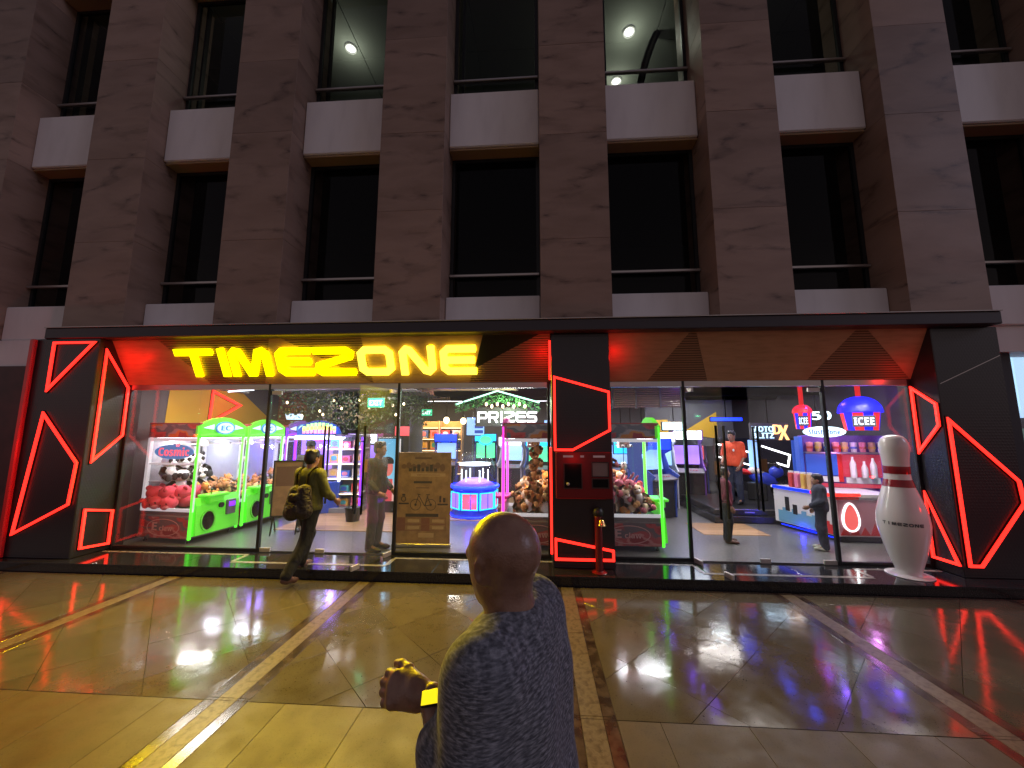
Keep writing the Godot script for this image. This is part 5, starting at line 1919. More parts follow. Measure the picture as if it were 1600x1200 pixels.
func back_of_shop() -> void:
	glow("screen blue", 0.3, 0.55, 1.1)
	# more upright games in the depth of the shop
	var rows := [
		["upright game with blue screen and purple top sign behind the left door", -5.35, -9.35, 0.5, "cab blue", "screen blue", "edge purple", 1.85],
		["upright game with violet sides beside the toy cabinet", -4.45, -9.75, 0.2, "cab violet", "screen violet", "lamp cool", 1.8],
		["white lit game far behind the coin pusher", -0.75, -11.6, -0.2, "cab white", "screen blue", "lamp cool", 1.7],
		["green screened game far behind the magenta claw machine", 0.05, -11.2, -0.2, "cab blue", "screen green", "edge cyan", 1.7],
		["blue lit game seen through the lime claw machine by the pillar", 1.3, -9.9, 0.0, "cab blue", "edge cyan", "screen blue", 2.0],
		["pale blue game seen through the lime claw machine by the pillar", 2.2, -10.6, 0.0, "cab white", "screen blue", "edge blue", 1.95],
		["white topped game left of the staff member in orange", 3.1, -10.2, -0.1, "cab white", "screen blue", "lamp cool", 1.85],
		["violet topped game just behind the staff member in orange", 3.95, -10.6, -0.2, "cab violet", "screen violet", "lamp cool", 1.9],
		["blue game far back between the door leaves", -2.9, -12.2, 0.1, "cab blue", "screen blue", "edge blue", 1.8],
	]
	for q in rows:
		cabinet(q[0], Vector3(q[1], SHOP, q[2]), q[3], q[4], q[5], q[6], q[7])
	# glass cabinet of toys with purple lit edge
	var t := thing("toy_cabinet", "glass toy display cabinet with a purple lit edge behind the entrance under the yellow sign", "display cabinet", Vector3(-4.55, SHOP, -9.0), 0.12)
	var mb := MB.new()
	mb.bb(-0.45, 0.45, 0.0, 0.12, -0.3, 0.3, 0.01)
	mb.bb(-0.45, 0.45, 1.72, 1.78, -0.3, 0.3, 0.01)
	mb.bb(-0.45, 0.45, 0.12, 1.72, -0.3, -0.28)
	obj("carcass", mb, M["cabinet grey"], t)
	for e in [-1.0, 1.0]:
		mb = MB.new()
		mb.bb(e * 0.42, e * 0.45, 0.12, 1.72, 0.26, 0.3)
		obj("edge_light", mb, M["edge purple"], t)
	for k in 4:
		mb = MB.new()
		mb.bb(-0.43, 0.43, 0.42 + k * 0.34, 0.435 + k * 0.34, -0.28, 0.26)
		obj("shelf", mb, M["white plastic"], t)
		mb = MB.new()
		mb.bb(-0.4, 0.4, 0.405 + k * 0.34, 0.415 + k * 0.34, 0.2, 0.23)
		obj("shelf_lamp", mb, M["lamp warm"], t)
	mb = MB.new()
	mb.rect(Vector3(0, 0.92, 0.28), Vector3(0.84, 0, 0), Vector3(0, 1.6, 0))
	obj("pane", mb, M["case glass"], t)
	omni(Vector3(-4.5, SHOP + 1.5, -8.5), Color(0.6, 0.45, 1.0), 0.6, 0.05, "toy_cabinet_light")
	var pal := [["box red", 0.5, 0.05, 0.04], ["box blue", 0.05, 0.12, 0.45], ["box gold", 0.55, 0.34, 0.06], ["box white", 0.6, 0.58, 0.55], ["box pink", 0.6, 0.16, 0.26], ["box teal", 0.06, 0.35, 0.36], ["box tan", 0.5, 0.32, 0.17]]
	for q in pal:
		mat(q[0], q[1], q[2], q[3], 0.4)
	var spots := ["bottom", "second", "third", "fourth", "top"]
	var hues := ["red", "blue", "gold", "white", "pink", "teal", "tan"]
	var bs := Basis(Vector3.UP, 0.12)
	for k in 5:
		for c in 3:
			var hue := (k * 3 + c * 2) % 7
			prize_box("%s toy box, %s one on the %s shelf of the purple edged toy cabinet" % [hues[hue], ["left", "middle", "right"][c], spots[k]], Vector3(-4.55, SHOP, -9.0) + bs * Vector3(-0.27 + 0.27 * c, (0.12 if k == 0 else 0.435 + (k - 1) * 0.34), 0.02), bs, 0.2, 0.2 if c != 1 else 0.16, hue)
	# wall of prizes in warm light, far back
	t = thing("prize_shelves", "warm lit wooden prize shelves far back beyond the standing poster", "shelving", Vector3(-3.15, SHOP, -12.2))
	mat("shelf wood", 0.5, 0.33, 0.17, 0.5)
	mb = MB.new()
	mb.bb(-0.72, 0.72, 0.0, 2.2, -0.36, -0.32)
	obj("back_board", mb, M["shelf wood"], t)
	for x in [-0.72, 0.0, 0.72]:
		mb = MB.new()
		mb.bb(x - 0.02, x + 0.02, 0.0, 2.2, -0.32, 0.02, 0.004)
		obj("upright", mb, M["shelf wood"], t)
	for k in 6:
		for e in [-1.0, 1.0]:
			mb = MB.new()
			mb.bb(e * 0.37 - 0.345, e * 0.37 + 0.345, 0.18 + k * 0.36, 0.205 + k * 0.36, -0.32, 0.01)
			obj("shelf", mb, M["shelf wood"], t)
			mb = MB.new()
			mb.bb(e * 0.37 - 0.32, e * 0.37 + 0.32, 0.165 + k * 0.36, 0.178 + k * 0.36, -0.04, -0.02)
			obj("shelf_lamp", mb, M["lamp warm"], t)
	area(Vector3(-3.15, 2.5, -11.6), Vector3(0, -0.6, -0.8), Vector3.UP, Vector2(1.4, 0.1), Color(1, 0.78, 0.45), 4.0, "prize_shelf_light")
	var lv := ["lowest", "second", "third", "fourth", "fifth"]
	for k in range(1, 5):
		for c in 4:
			var hue := (k * 2 + c * 3) % 7
			prize_box("%s box on level %s, column %s of the far warm shelves" % [hues[hue], ["zero", "one", "two", "three", "four"][k], ["one", "two", "three", "four"][c]], Vector3(-3.15 - 0.54 + 0.36 * c, SHOP + 0.206 + k * 0.36, -12.35), Basis(), 0.27, 0.26, hue)
	for q in [[-2.4, 2.28, -10.0, "left"], [-1.95, 2.26, -10.0, "right"]]:
		t = thing("pendant_lamp", "warm glass pendant lamp hanging before the prize shelves, the %s one" % q[3], "pendant lamp", Vector3(q[0], q[1], q[2]))
		mb = MB.new()
		mb.ell(Vector3.ZERO, Vector3(0.08, 0.09, 0.08), 8, 14)
		obj("bulb", mb, M["lamp warm"], t)
		mb = MB.new()
		mb.lathe([Vector2(0.03, 0.08), Vector2(0.035, 0.14), Vector2(0.0, 0.15)], 12)
		mb.tube([Vector3(0, 0.15, 0), Vector3(0, 0.84, 0)], 0.006, 6)
		obj("cord", mb, M["black plastic"], t)
		omni(Vector3(q[0], q[1], q[2]), Color(1, 0.8, 0.5), 0.35, 0.07, "pendant_light")
	# prize counter sign under a leafy gable
	t = thing("prize_sign", "glowing white wide letters reading PRIZES on a dark board", "sign", Vector3(-0.75, 2.32, -9.0), -0.02)
	mb = MB.new()
	mb.bb(-0.72, 0.74, -0.22, 0.24, -0.05, -0.01, 0.006)
	obj("board", mb, M["wall charcoal"], t)
	var x := -0.67
	for ch in "PRIZES":
		var w := 0.1 if ch == "I" else 0.24
		var o := obj("letter", wide_letter(ch, w, 0.27, 0.05, 0.03), M["sign white"], t)
		o.position = Vector3(x, -0.13, -0.008)
		x += w + 0.022
	mb = MB.new()
	mb.tube([Vector3(-0.1, -0.19, 0.0), Vector3(0.7, -0.16, 0.0)], 0.012, 6)
	obj("underline", mb, M["lamp white"], t)
	area(Vector3(-0.75, 2.3, -8.9), Vector3(0, 0, 1), Vector3.UP, Vector2(1.3, 0.02), Color(1, 1, 1), 0.25, "prize_sign_light")
	t = thing("garland_gable", "leafy gable garland edged with a pale light line above the white prize sign", "garland", Vector3(-0.95, 2.62, -9.05))
	mb = MB.new()
	mb.tube([Vector3(-1.0, 0.0, 0.06), Vector3(0.0, 0.32, 0.06), Vector3(1.0, 0.04, 0.06)], 0.018, 8)
	obj("light_line", mb, M["garland light"], t)
	mb = MB.new()
	mb.tube([Vector3(-1.0, -0.05, -0.02), Vector3(0.0, 0.26, -0.02), Vector3(1.0, -0.02, -0.02)], 0.03, 6)
	obj("branch", mb, M["wall charcoal"], t)
	leaves(t, "leaf", M["leaf green"], 700, func() -> Vector3:
		var u := rng.randf_range(-1.0, 1.0)
		return Vector3(u, 0.27 * (1.0 - absf(u)) - rng.randf_range(0.0, 0.2), rng.randf_range(-0.06, 0.14)), 0.08)
	for k in 8:
		mb = MB.new()
		mb.ell(Vector3(-0.25 + k * 0.13, 0.0 - 0.05 * (k % 2), 0.12), Vector3(0.03, 0.045, 0.03), 6, 10)
		obj("bulb", mb, M["lamp warm"], t)
	omni(Vector3(-0.7, 2.6, -8.55), Color(0.85, 1.0, 0.8), 1.0, 0.05, "garland_light")
	# leaf canopy with little bulbs over the left games
	t = thing("hanging_foliage", "dark hanging leaf canopy with small bulbs over the left games", "foliage", Vector3(-3.9, 2.5, -8.4))
	mb = MB.new()
	for k in 7:
		mb.bb(-1.5, 1.5, 0.3, 0.33, -0.9 + k * 0.3, -0.87 + k * 0.3)
	obj("trellis", mb, M["ceiling beam"], t)
	leaves(t, "leaf", M["leaf dark"], 2600, func() -> Vector3: return Vector3(rng.randf_range(-1.5, 1.4), 0.35 - absf(rng.randfn(0, 0.28)), rng.randf_range(-0.9, 0.9)), 0.075)
	mat("leaf pale", 0.3, 0.24, 0.15, 0.5)
	leaves(t, "pale_leaf", M["leaf pale"], 260, func() -> Vector3: return Vector3(rng.randf_range(-0.6, 0.6), rng.randf_range(-0.35, 0.3), rng.randf_range(0.4, 0.95)), 0.07)
	for k in 12:
		mb = MB.new()
		mb.ell(Vector3(-1.3 + 0.23 * k, rng.randf_range(-0.2, 0.15), rng.randf_range(0.3, 0.95)), Vector3(0.022, 0.03, 0.022), 6, 8)
		obj("bulb", mb, M["lamp warm"], t)
	t = thing("potted_tree", "slim dark indoor tree with branches between the toy cabinet and the door", "tree", Vector3(-3.85, SHOP, -8.0))
	mb = MB.new()
	mb.tube([Vector3(0, 1.55, 0), Vector3(0.02, 1.9, 0.02), Vector3(-0.02, 2.6, 0)], 0.04, 8, false, 0.025)
	mb.tube([Vector3(0.0, 1.85, 0), Vector3(0.3, 2.0, 0.05), Vector3(0.6, 2.05, 0.05)], 0.018, 6, false, 0.008)
	mb.tube([Vector3(0.02, 0.25, 0), Vector3(0.0, 1.56, 0)], 0.045, 8)
	obj("trunk", mb, M["ceiling beam"], t)
	leaves(t, "crown", M["leaf dark"], 900, func() -> Vector3: return Vector3(rng.randfn(0.05, 0.25), 2.15 + rng.randfn(0, 0.22), rng.randfn(0, 0.2)), 0.06)
	mb = MB.new()
	mb.lathe([Vector2(0, 0), Vector2(0.13, 0), Vector2(0.17, 0.28), Vector2(0.15, 0.28), Vector2(0.14, 0.24), Vector2(0, 0.24)], 18)
	obj("pot", mb, M["black plastic"], t)
	# exit signs
	for q in [[-3.25, 2.55, -7.5, 0.34, 0.19, "EXIT", "green lit EXIT sign hanging inside the entrance under the yellow sign"], [-2.64, 2.43, -9.0, 0.25, 0.15, "EXIT", "small green lit EXIT sign further back, above the standing poster"]]:
		t = thing("exit_sign", q[6], "sign", Vector3(q[0], q[1], q[2]))
		mb = MB.new()
		mb.box(Vector3.ZERO, Vector3(q[3], q[4], 0.03), 0.006)
		obj("panel", mb, M["exit green"], t)
		words(q[5], M["sign white"], t, "letter", Vector3(0, 0, 0.017), Basis(), q[4] * 0.55, q[3] * 0.78, 0.004)
		for e in [-0.4, 0.4]:
			mb = MB.new()
			mb.tube([Vector3(e * q[3], q[4] * 0.5, 0), Vector3(e * q[3], 3.3 - q[1], 0)], 0.004, 6)
			obj("hanger", mb, M["black plastic"], t)
		area(Vector3(q[0], q[1], q[2] + 0.03), Vector3(0, 0, 1), Vector3.UP, Vector2(q[3], 0.02), Color(0.2, 1, 0.6), 0.03, "exit_sign_light")
	# wood ceiling rafts with a rosy light line
	mat("raft wood", 0.33, 0.2, 0.13, 0.5)
	t = thing("ceiling_raft", "warm wooden ceiling raft with a rosy light line over the middle of the shop", "ceiling panel", Vector3(-1.7, 2.95, -8.9), -0.2)
	for k in 9:
		mb = MB.new()
		mb.bb(-1.4, 1.2, 0.0, 0.03, -1.4 + k * 0.3, -1.12 + k * 0.3, 0.004)
		obj("plank", mb, M["raft wood"], t)
	glow("rosy line", 2.0, 0.75, 0.6)
	mb = MB.new()
	mb.bb(-1.42, 1.2, -0.02, 0.0, 1.27, 1.3)
	obj("light_line", mb, M["rosy line"], t)
	extras()
	# standing screen with a bright picture
	t = thing("advert_screen", "tall lit advertising screen with a pale blue picture behind the man in the doorway", "screen", Vector3(-3.46, SHOP, -8.85))
	mb = MB.new()
	mb.bb(-0.3, 0.3, 0.0, 1.72, -0.06, 0.0, 0.012)
	obj("case", mb, M["black plastic"], t)
	var im := Image.create(96, 256, false, Image.FORMAT_RGB8)
	for y in 256:
		for x2 in 96:
			var c := Color(0.4, 0.74, 0.92).lerp(Color(0.62, 0.86, 0.95), y / 256.0)
			var face := Vector2((x2 - 44) / 22.0, (y - 120) / 34.0).length()
			if face < 1.0:
				c = Color(0.9, 0.45, 0.42)
			if Vector2((x2 - 44) / 25.0, (y - 96) / 22.0).length() < 1.0 and y < 104:
				c = Color(0.12, 0.1, 0.12)
			if y > 165 and absf(x2 - 46) < 20 + (y - 165) * 0.25:
				c = Color(0.86, 0.3, 0.34) if x2 < 66 else Color(0.95, 0.75, 0.7)
			if x2 > 84:
				c = Color(0.96, 0.92, 0.92)
			im.set_pixel(x2, y, c)
	mb = MB.new()
	mb.rect(Vector3(0, 0.97, 0.002), Vector3(0.54, 0, 0), Vector3(0, 1.42, 0))
	obj("screen", mb, image_mat("advert picture", im, 0.3, 0.9), t)
	area(Vector3(-3.46, SHOP + 0.97, -8.83), Vector3(0, 0, 1), Vector3.UP, Vector2(0.03, 1.3), Color(0.65, 0.85, 1), 0.15, "advert_screen_light")
	# the tan standing poster by the glass, and the small one by the door
	t = thing("standing_poster", "large tan standing poster with a bicycle and boxes of print behind the glass", "poster", Vector3(-1.88, SHOP, -6.3), 0.02)
	mb = MB.new()
	mb.bb(-0.46, 0.46, 0.03, 1.5, -0.02, 0.0, 0.003)
	obj("sheet", mb, M["poster tan"], t)
	poster_print(t)
	mb = MB.new()
	mb.bb(-0.48, 0.48, 0.0, 0.06, -0.06, 0.03, 0.01)
	obj("foot_bar", mb, M["rail metal"], t)
	area(Vector3(-1.88, 2.6, -5.99), Vector3(0, -0.95, -0.3), Vector3.BACK, Vector2(0.6, 0.03), Color(1, 0.85, 0.6), 0.03, "poster_light")
	t = thing("standing_poster", "narrow brown poster stand behind the walker with the backpack", "poster", Vector3(-4.58, SHOP, -6.9), 0.35)
	mb = MB.new()
	mb.strip(PackedVector2Array([Vector2(-0.24, 0.32), Vector2(0.24, 0.32), Vector2(0.24, 1.3), Vector2(-0.24, 1.3)]), 0.025, -0.02, 0.01, true)
	obj("frame", mb, M["black plastic"], t)
	mb = MB.new()
	mb.bb(-0.23, 0.23, 0.33, 1.29, -0.016, -0.002)
	obj("sheet", mb, M["poster tan"], t)
	mb = MB.new()
	mb.bb(-0.2, 0.2, 0.85, 1.2, -0.002, 0.0)
	obj("picture", mb, M["poster print"], t)
	mb = MB.new()
	for e in [-0.2, 0.2]:
		mb.tube([Vector3(e, 0.33, -0.01), Vector3(e, 0.01, 0.12)], 0.012, 6)
		mb.tube([Vector3(e, 0.33, -0.01), Vector3(e, 0.01, -0.2)], 0.012, 6)
	obj("leg", mb, M["black plastic"], t)


func extras() -> void:
	# what else crowds the depth of the shop
	var mb := MB.new()
	var t := thing("dome_sign_game", "game with a dome shaped rainbow lit sign over a glass case by the brick wall", "arcade game", Vector3(-5.15, SHOP, -8.9), 0.35)
	mb.bb(-0.5, 0.5, 0.0, 0.7, -0.4, 0.35, 0.015)
	obj("base", mb, M["cab blue"], t)
	for e in [-1.0, 1.0]:
		mb = MB.new()
		mb.bb(e * 0.45, e * 0.5, 0.7, 1.66, 0.3, 0.35)
		obj("edge_light", mb, M["edge purple" if e < 0 else "lamp cool"], t)
	mb = MB.new()
	mb.rect(Vector3(0, 1.17, 0.33), Vector3(0.9, 0, 0), Vector3(0, 0.92, 0))
	obj("pane", mb, M["case glass"], t)
	mb = MB.new()
	mb.bb(-0.5, 0.5, 0.7, 1.66, -0.4, -0.36)
	obj("back_panel", mb, M["screen violet"], t)
	mb = MB.new()
	mb.bb(-0.5, 0.5, 1.66, 1.76, -0.4, 0.36, 0.01)
	obj("cap", mb, M["lamp cool"], t)
	mb = MB.new()
	mb.prism(ell_line(Vector2(0, 1.76), Vector2(0.47, 0.34), 20, 0.0, PI), 0.25, 0.33)
	var sg := obj("dome_sign", mb, M["dispenser blue"], t)
	glow("rainbow gold", 2.0, 1.4, 0.15)
	glow("rainbow rose", 1.8, 0.35, 0.4)
	glow("rainbow lime", 0.6, 1.5, 0.3)
	for k in 9:
		var u := -0.32 + k * 0.08
		var h := 0.2 * sqrt(maxf(0.0, 1.0 - u * u * 6.5)) + 0.05
		for q in [[0.02, 0.34, "rainbow rose"], [0.36, 0.68, "rainbow gold"], [0.7, 1.0, "rainbow lime"]]:
			mb = MB.new()
			mb.bb(u - 0.03, u + 0.03, 1.8 + h * q[0], 1.8 + h * q[1], 0.33, 0.345)
			obj("sign_bar", mb, M[q[2]], sg)
	omni(Vector3(-4.95, SHOP + 1.5, -8.35), Color(0.75, 0.7, 1), 0.5, 0.05, "dome_game_light")
	t = thing("crown_topper", "small gold crown ornament with a pale blue band on top of the third claw machine", "ornament", Vector3(-5.6, SHOP + 2.12, -8.5))
	mb = MB.new()
	mb.lathe([Vector2(0.16, 0.0), Vector2(0.19, 0.12), Vector2(0.18, 0.125), Vector2(0.15, 0.0)], 18)
	obj("band", mb, M["board light"], t)
	for k in 7:
		var a := TAU * k / 7.0
		mb = MB.new()
		mb.tube([Vector3(cos(a) * 0.18, 0.1, sin(a) * 0.18), Vector3(cos(a) * 0.21, 0.26, sin(a) * 0.21)], 0.04, 6, false, 0.012)
		obj("spike", mb, M["gold"], t)
	# dark column wound with leaves
	t = thing("leafy_column", "dark column wound with leaves between the screen and the prize shelves", "column", Vector3(-2.95, SHOP, -9.2))
	mb = MB.new()
	mb.lathe([Vector2(0, 0), Vector2(0.16, 0), Vector2(0.16, 3.17), Vector2(0, 3.17)], 18)
	obj("shaft", mb, M["wall charcoal"], t)
	leaves(t, "leaf", M["leaf dark"], 700, func() -> Vector3:
		var a := rng.randf_range(-PI, PI)
		return Vector3(cos(a) * 0.2, rng.randf_range(2.0, 3.15), sin(a) * 0.2) + Vector3(rng.randf_range(-0.08, 0.08), 0, rng.randf_range(-0.05, 0.1)), 0.06)
	# blue information screen and round green sign under the prize sign
	t = thing("wall_screen", "blue wall screen with dark blocks under the first letter of the prize sign", "screen", Vector3(-1.62, 2.12, -10.0))
	mb = MB.new()
	mb.box(Vector3.ZERO, Vector3(0.5, 0.5, 0.05), 0.008)
	obj("case", mb, M["black plastic"], t)
	mb = MB.new()
	mb.bb(-0.23, 0.23, -0.23, 0.23, 0.025, 0.03)
	obj("screen", mb, M["screen blue"], t)
	for k in 3:
		mb = MB.new()
		mb.bb(-0.02, 0.2, -0.18 + k * 0.13, -0.1 + k * 0.13, 0.03, 0.034)
		obj("screen_block", mb, M["dispenser blue"], t)
	t = thing("round_lit_sign", "round bright green lit sign beside the magenta edged claw machine", "sign", Vector3(-1.3, 1.78, -9.6))
	mb = MB.new()
	mb.prism(ell_line(Vector2.ZERO, Vector2(0.15, 0.1), 20), -0.02, 0.0)
	obj("face", mb, M["screen green"], t)
	mb = MB.new()
	mb.strip(ell_line(Vector2.ZERO, Vector2(0.17, 0.12), 20), 0.025, -0.02, 0.01, true)
	obj("rim", mb, M["edge cyan"], t)
	mb = MB.new()
	mb.tube([Vector3(0, -0.1, -0.03), Vector3(0, -1.64, -0.03)], 0.02, 8)
	obj("stand", mb, M["black plastic"], t)
	# lit side screens and topper of the far aisle
	var far := [[2.55, 2.0, -9.6, 0.5, 0.26, "board light", "pale blue lit top board over the blue sided game"], [3.35, 2.12, -9.7, 0.6, 0.22, "sign ice", "white lit top board above the white topped game"], [2.0, 1.7, -9.4, 0.4, 0.5, "edge cyan", "upright cyan lit board behind the lime claw machine by the pillar"], [4.75, 2.3, -10.0, 0.8, 0.12, "edge blue", "long slim blue lit board above the glossy wall panel"], [2.75, 2.05, -11.6, 0.55, 0.3, "sign ice", "pale lit top board far behind the lime claw machine by the pillar's edge light"], [3.55, 2.02, -11.8, 0.5, 0.26, "screen violet", "violet lit top board far behind the staff member"], [0.55, 2.2, -12.4, 0.7, 0.35, "screen blue", "wide blue lit board far behind the middle pillar"], [1.75, 2.3, -12.8, 0.8, 0.25, "board light", "pale blue long lit board far behind the slatted bulkhead"], [-4.0, 2.0, -11.2, 0.5, 0.32, "screen red", "red lit board far behind the toy cabinet"], [-0.2, 2.05, -12.6, 0.5, 0.3, "rainbow gold", "golden lit board far behind the prize sign"]]
	for q in far:
		t = thing("lit_board", q[6], "sign", Vector3(q[0], q[1], q[2]))
		mb = MB.new()
		mb.bb(-q[3] * 0.5, q[3] * 0.5, -q[4] * 0.5, q[4] * 0.5, -0.06, 0.0, 0.01)
		obj("case", mb, M["black plastic"], t)
		mb = MB.new()
		mb.bb(-q[3] * 0.5 + 0.02, q[3] * 0.5 - 0.02, -q[4] * 0.5 + 0.02, q[4] * 0.5 - 0.02, 0.0, 0.012)
		obj("face", mb, M[q[5]], t)
		mb = MB.new()
		mb.tube([Vector3(0, q[4] * 0.5, -0.03), Vector3(0, 3.28 - q[1], -0.03)], 0.012, 6)
		obj("hanger", mb, M["black plastic"], t)
	# more upright games crowd the far right
	for q in [["blue sided game turned to the lime claw machine by the pillar", 2.55, -9.0, 0.5, "cab blue", "screen blue", "edge blue", 1.7], ["violet game far behind the white topped game", 2.75, -12.0, 0.1, "cab violet", "screen violet", "edge purple", 1.9], ["white game far behind the blue lit game", 1.15, -12.2, 0.0, "cab white", "board light", "sign ice", 1.9], ["red screened game in the far corner behind the glossy wall panel", 4.9, -12.6, -0.3, "cab blue", "screen red", "edge red", 1.9], ["teal lit game far behind the coin pusher", -1.7, -12.6, 0.1, "cab blue", "screen green", "edge cyan", 1.8]]:
		cabinet(q[0], Vector3(q[1], SHOP, q[2]), q[3], q[4], q[5], q[6], q[7])
	for q in [[3.0, "edge purple", "violet", "over the entrance by the slush counter"], [4.75, "edge blue", "blue", "over the glossy wall panel"], [-0.4, "edge purple", "violet", "over the coin pusher"]]:
		mb = MB.new()
		mb.tube([Vector3(q[0], 3.1, -7.6), Vector3(q[0] + 0.4, 3.1, -12.5)], 0.02, 8)  # added light lines, to fill the bare ceiling with violet and blue
		tag(obj("added_ceiling_line", mb, M[q[1]]), "added thin %s light line along the ceiling %s" % [q[2], q[3]], "light line")
		area(Vector3(q[0] + 0.2, 3.07, -10.0), Vector3.DOWN, Vector3.BACK, Vector2(0.03, 4.5), Color(0.45, 0.25, 1) if q[1] == "edge purple" else Color(0.2, 0.3, 1), 1.6, "added_line_light")
	for q in [[-9.2, 0.16, "thick"], [-10.9, 0.12, "thin"], [-8.1, 0.09, "slim"]]:
		mb = MB.new()
		mb.tube([Vector3(-2.5, 2.98, q[0]), Vector3(6.5, 2.98, q[0])], q[1], 14)
		tag(obj("ceiling_duct", mb, M["cabinet grey"]), "%s round grey air duct crossing under the ceiling" % q[2], "air duct")
	for q in [[1.6, -10.2, "over the slatted bulkhead"], [2.6, -11.4, "over the far games"], [4.6, -10.4, "over the motorbike"], [0.2, -11.2, "behind the prize sign"]]:
		t = thing("light_stick", "slim white light stick hanging aslant from the ceiling " + q[2], "ceiling light", Vector3(q[0], 3.0, q[1]), 0.5)
		mb = MB.new()
		mb.tube([Vector3(-0.4, 0, 0), Vector3(0.4, 0, 0)], 0.018, 8)
		obj("tube", mb, M["lamp cool"], t)
		mb = MB.new()
		mb.tube([Vector3(0, 0.018, 0), Vector3(0, 0.3, 0)], 0.005, 6)
		obj("cord", mb, M["black plastic"], t)
		area(Vector3(q[0], 2.975, q[1]), Vector3.DOWN, Vector3.BACK, Vector2(0.7, 0.02), Color(0.95, 0.98, 1), 1.2, "light_stick_light")


func prize_box(label: String, at: Vector3, bs: Basis, w: float, h: float, hue: int) -> void:
	var names := ["box red", "box blue", "box gold", "box white", "box pink", "box teal", "box tan"]
	var t := thing("prize_box", label, "box", at)
	t.basis = bs
	var mb := MB.new()
	mb.bb(-w * 0.5, w * 0.5, 0.001, h, -0.07, 0.07, 0.003)
	obj("carton", mb, M[names[hue]], t)
	mb = MB.new()
	mb.prism(ell_line(Vector2(0, h * 0.55), Vector2(w * 0.33, h * 0.3), 12), 0.07, 0.073)
	obj("window", mb, M[names[(hue + 3) % 7]], t)
	mb = MB.new()
	mb.bb(-w * 0.4, w * 0.4, h * 0.06, h * 0.18, 0.07, 0.072)
	obj("band", mb, M[names[(hue + 2) % 7]], t)


func leaves(parent: Node, called: String, m: Material, count: int, where: Callable, size: float) -> void:
	var lf := MB.new()
	lf.poly([Vector3(-0.5, 0, 0), Vector3(0, -0.26, 0.06), Vector3(0.5, 0, 0), Vector3(0, 0.26, 0.06)])
	var mm := MultiMesh.new()
	mm.transform_format = MultiMesh.TRANSFORM_3D
	mm.mesh = lf.mesh()
	mm.instance_count = count
	for i in count:
		var bs := Basis.from_euler(Vector3(rng.randf_range(-1.2, 1.2), rng.randf_range(-PI, PI), rng.randf_range(-1.5, 1.5))).scaled_local(Vector3.ONE * size * rng.randf_range(0.6, 1.35))
		mm.set_instance_transform(i, Transform3D(bs, where.call()))
	var o := MultiMeshInstance3D.new()
	o.multimesh = mm
	o.material_override = m
	o.name = called
	o.set_meta("kind", "stuff")
	parent.add_child(o, true)


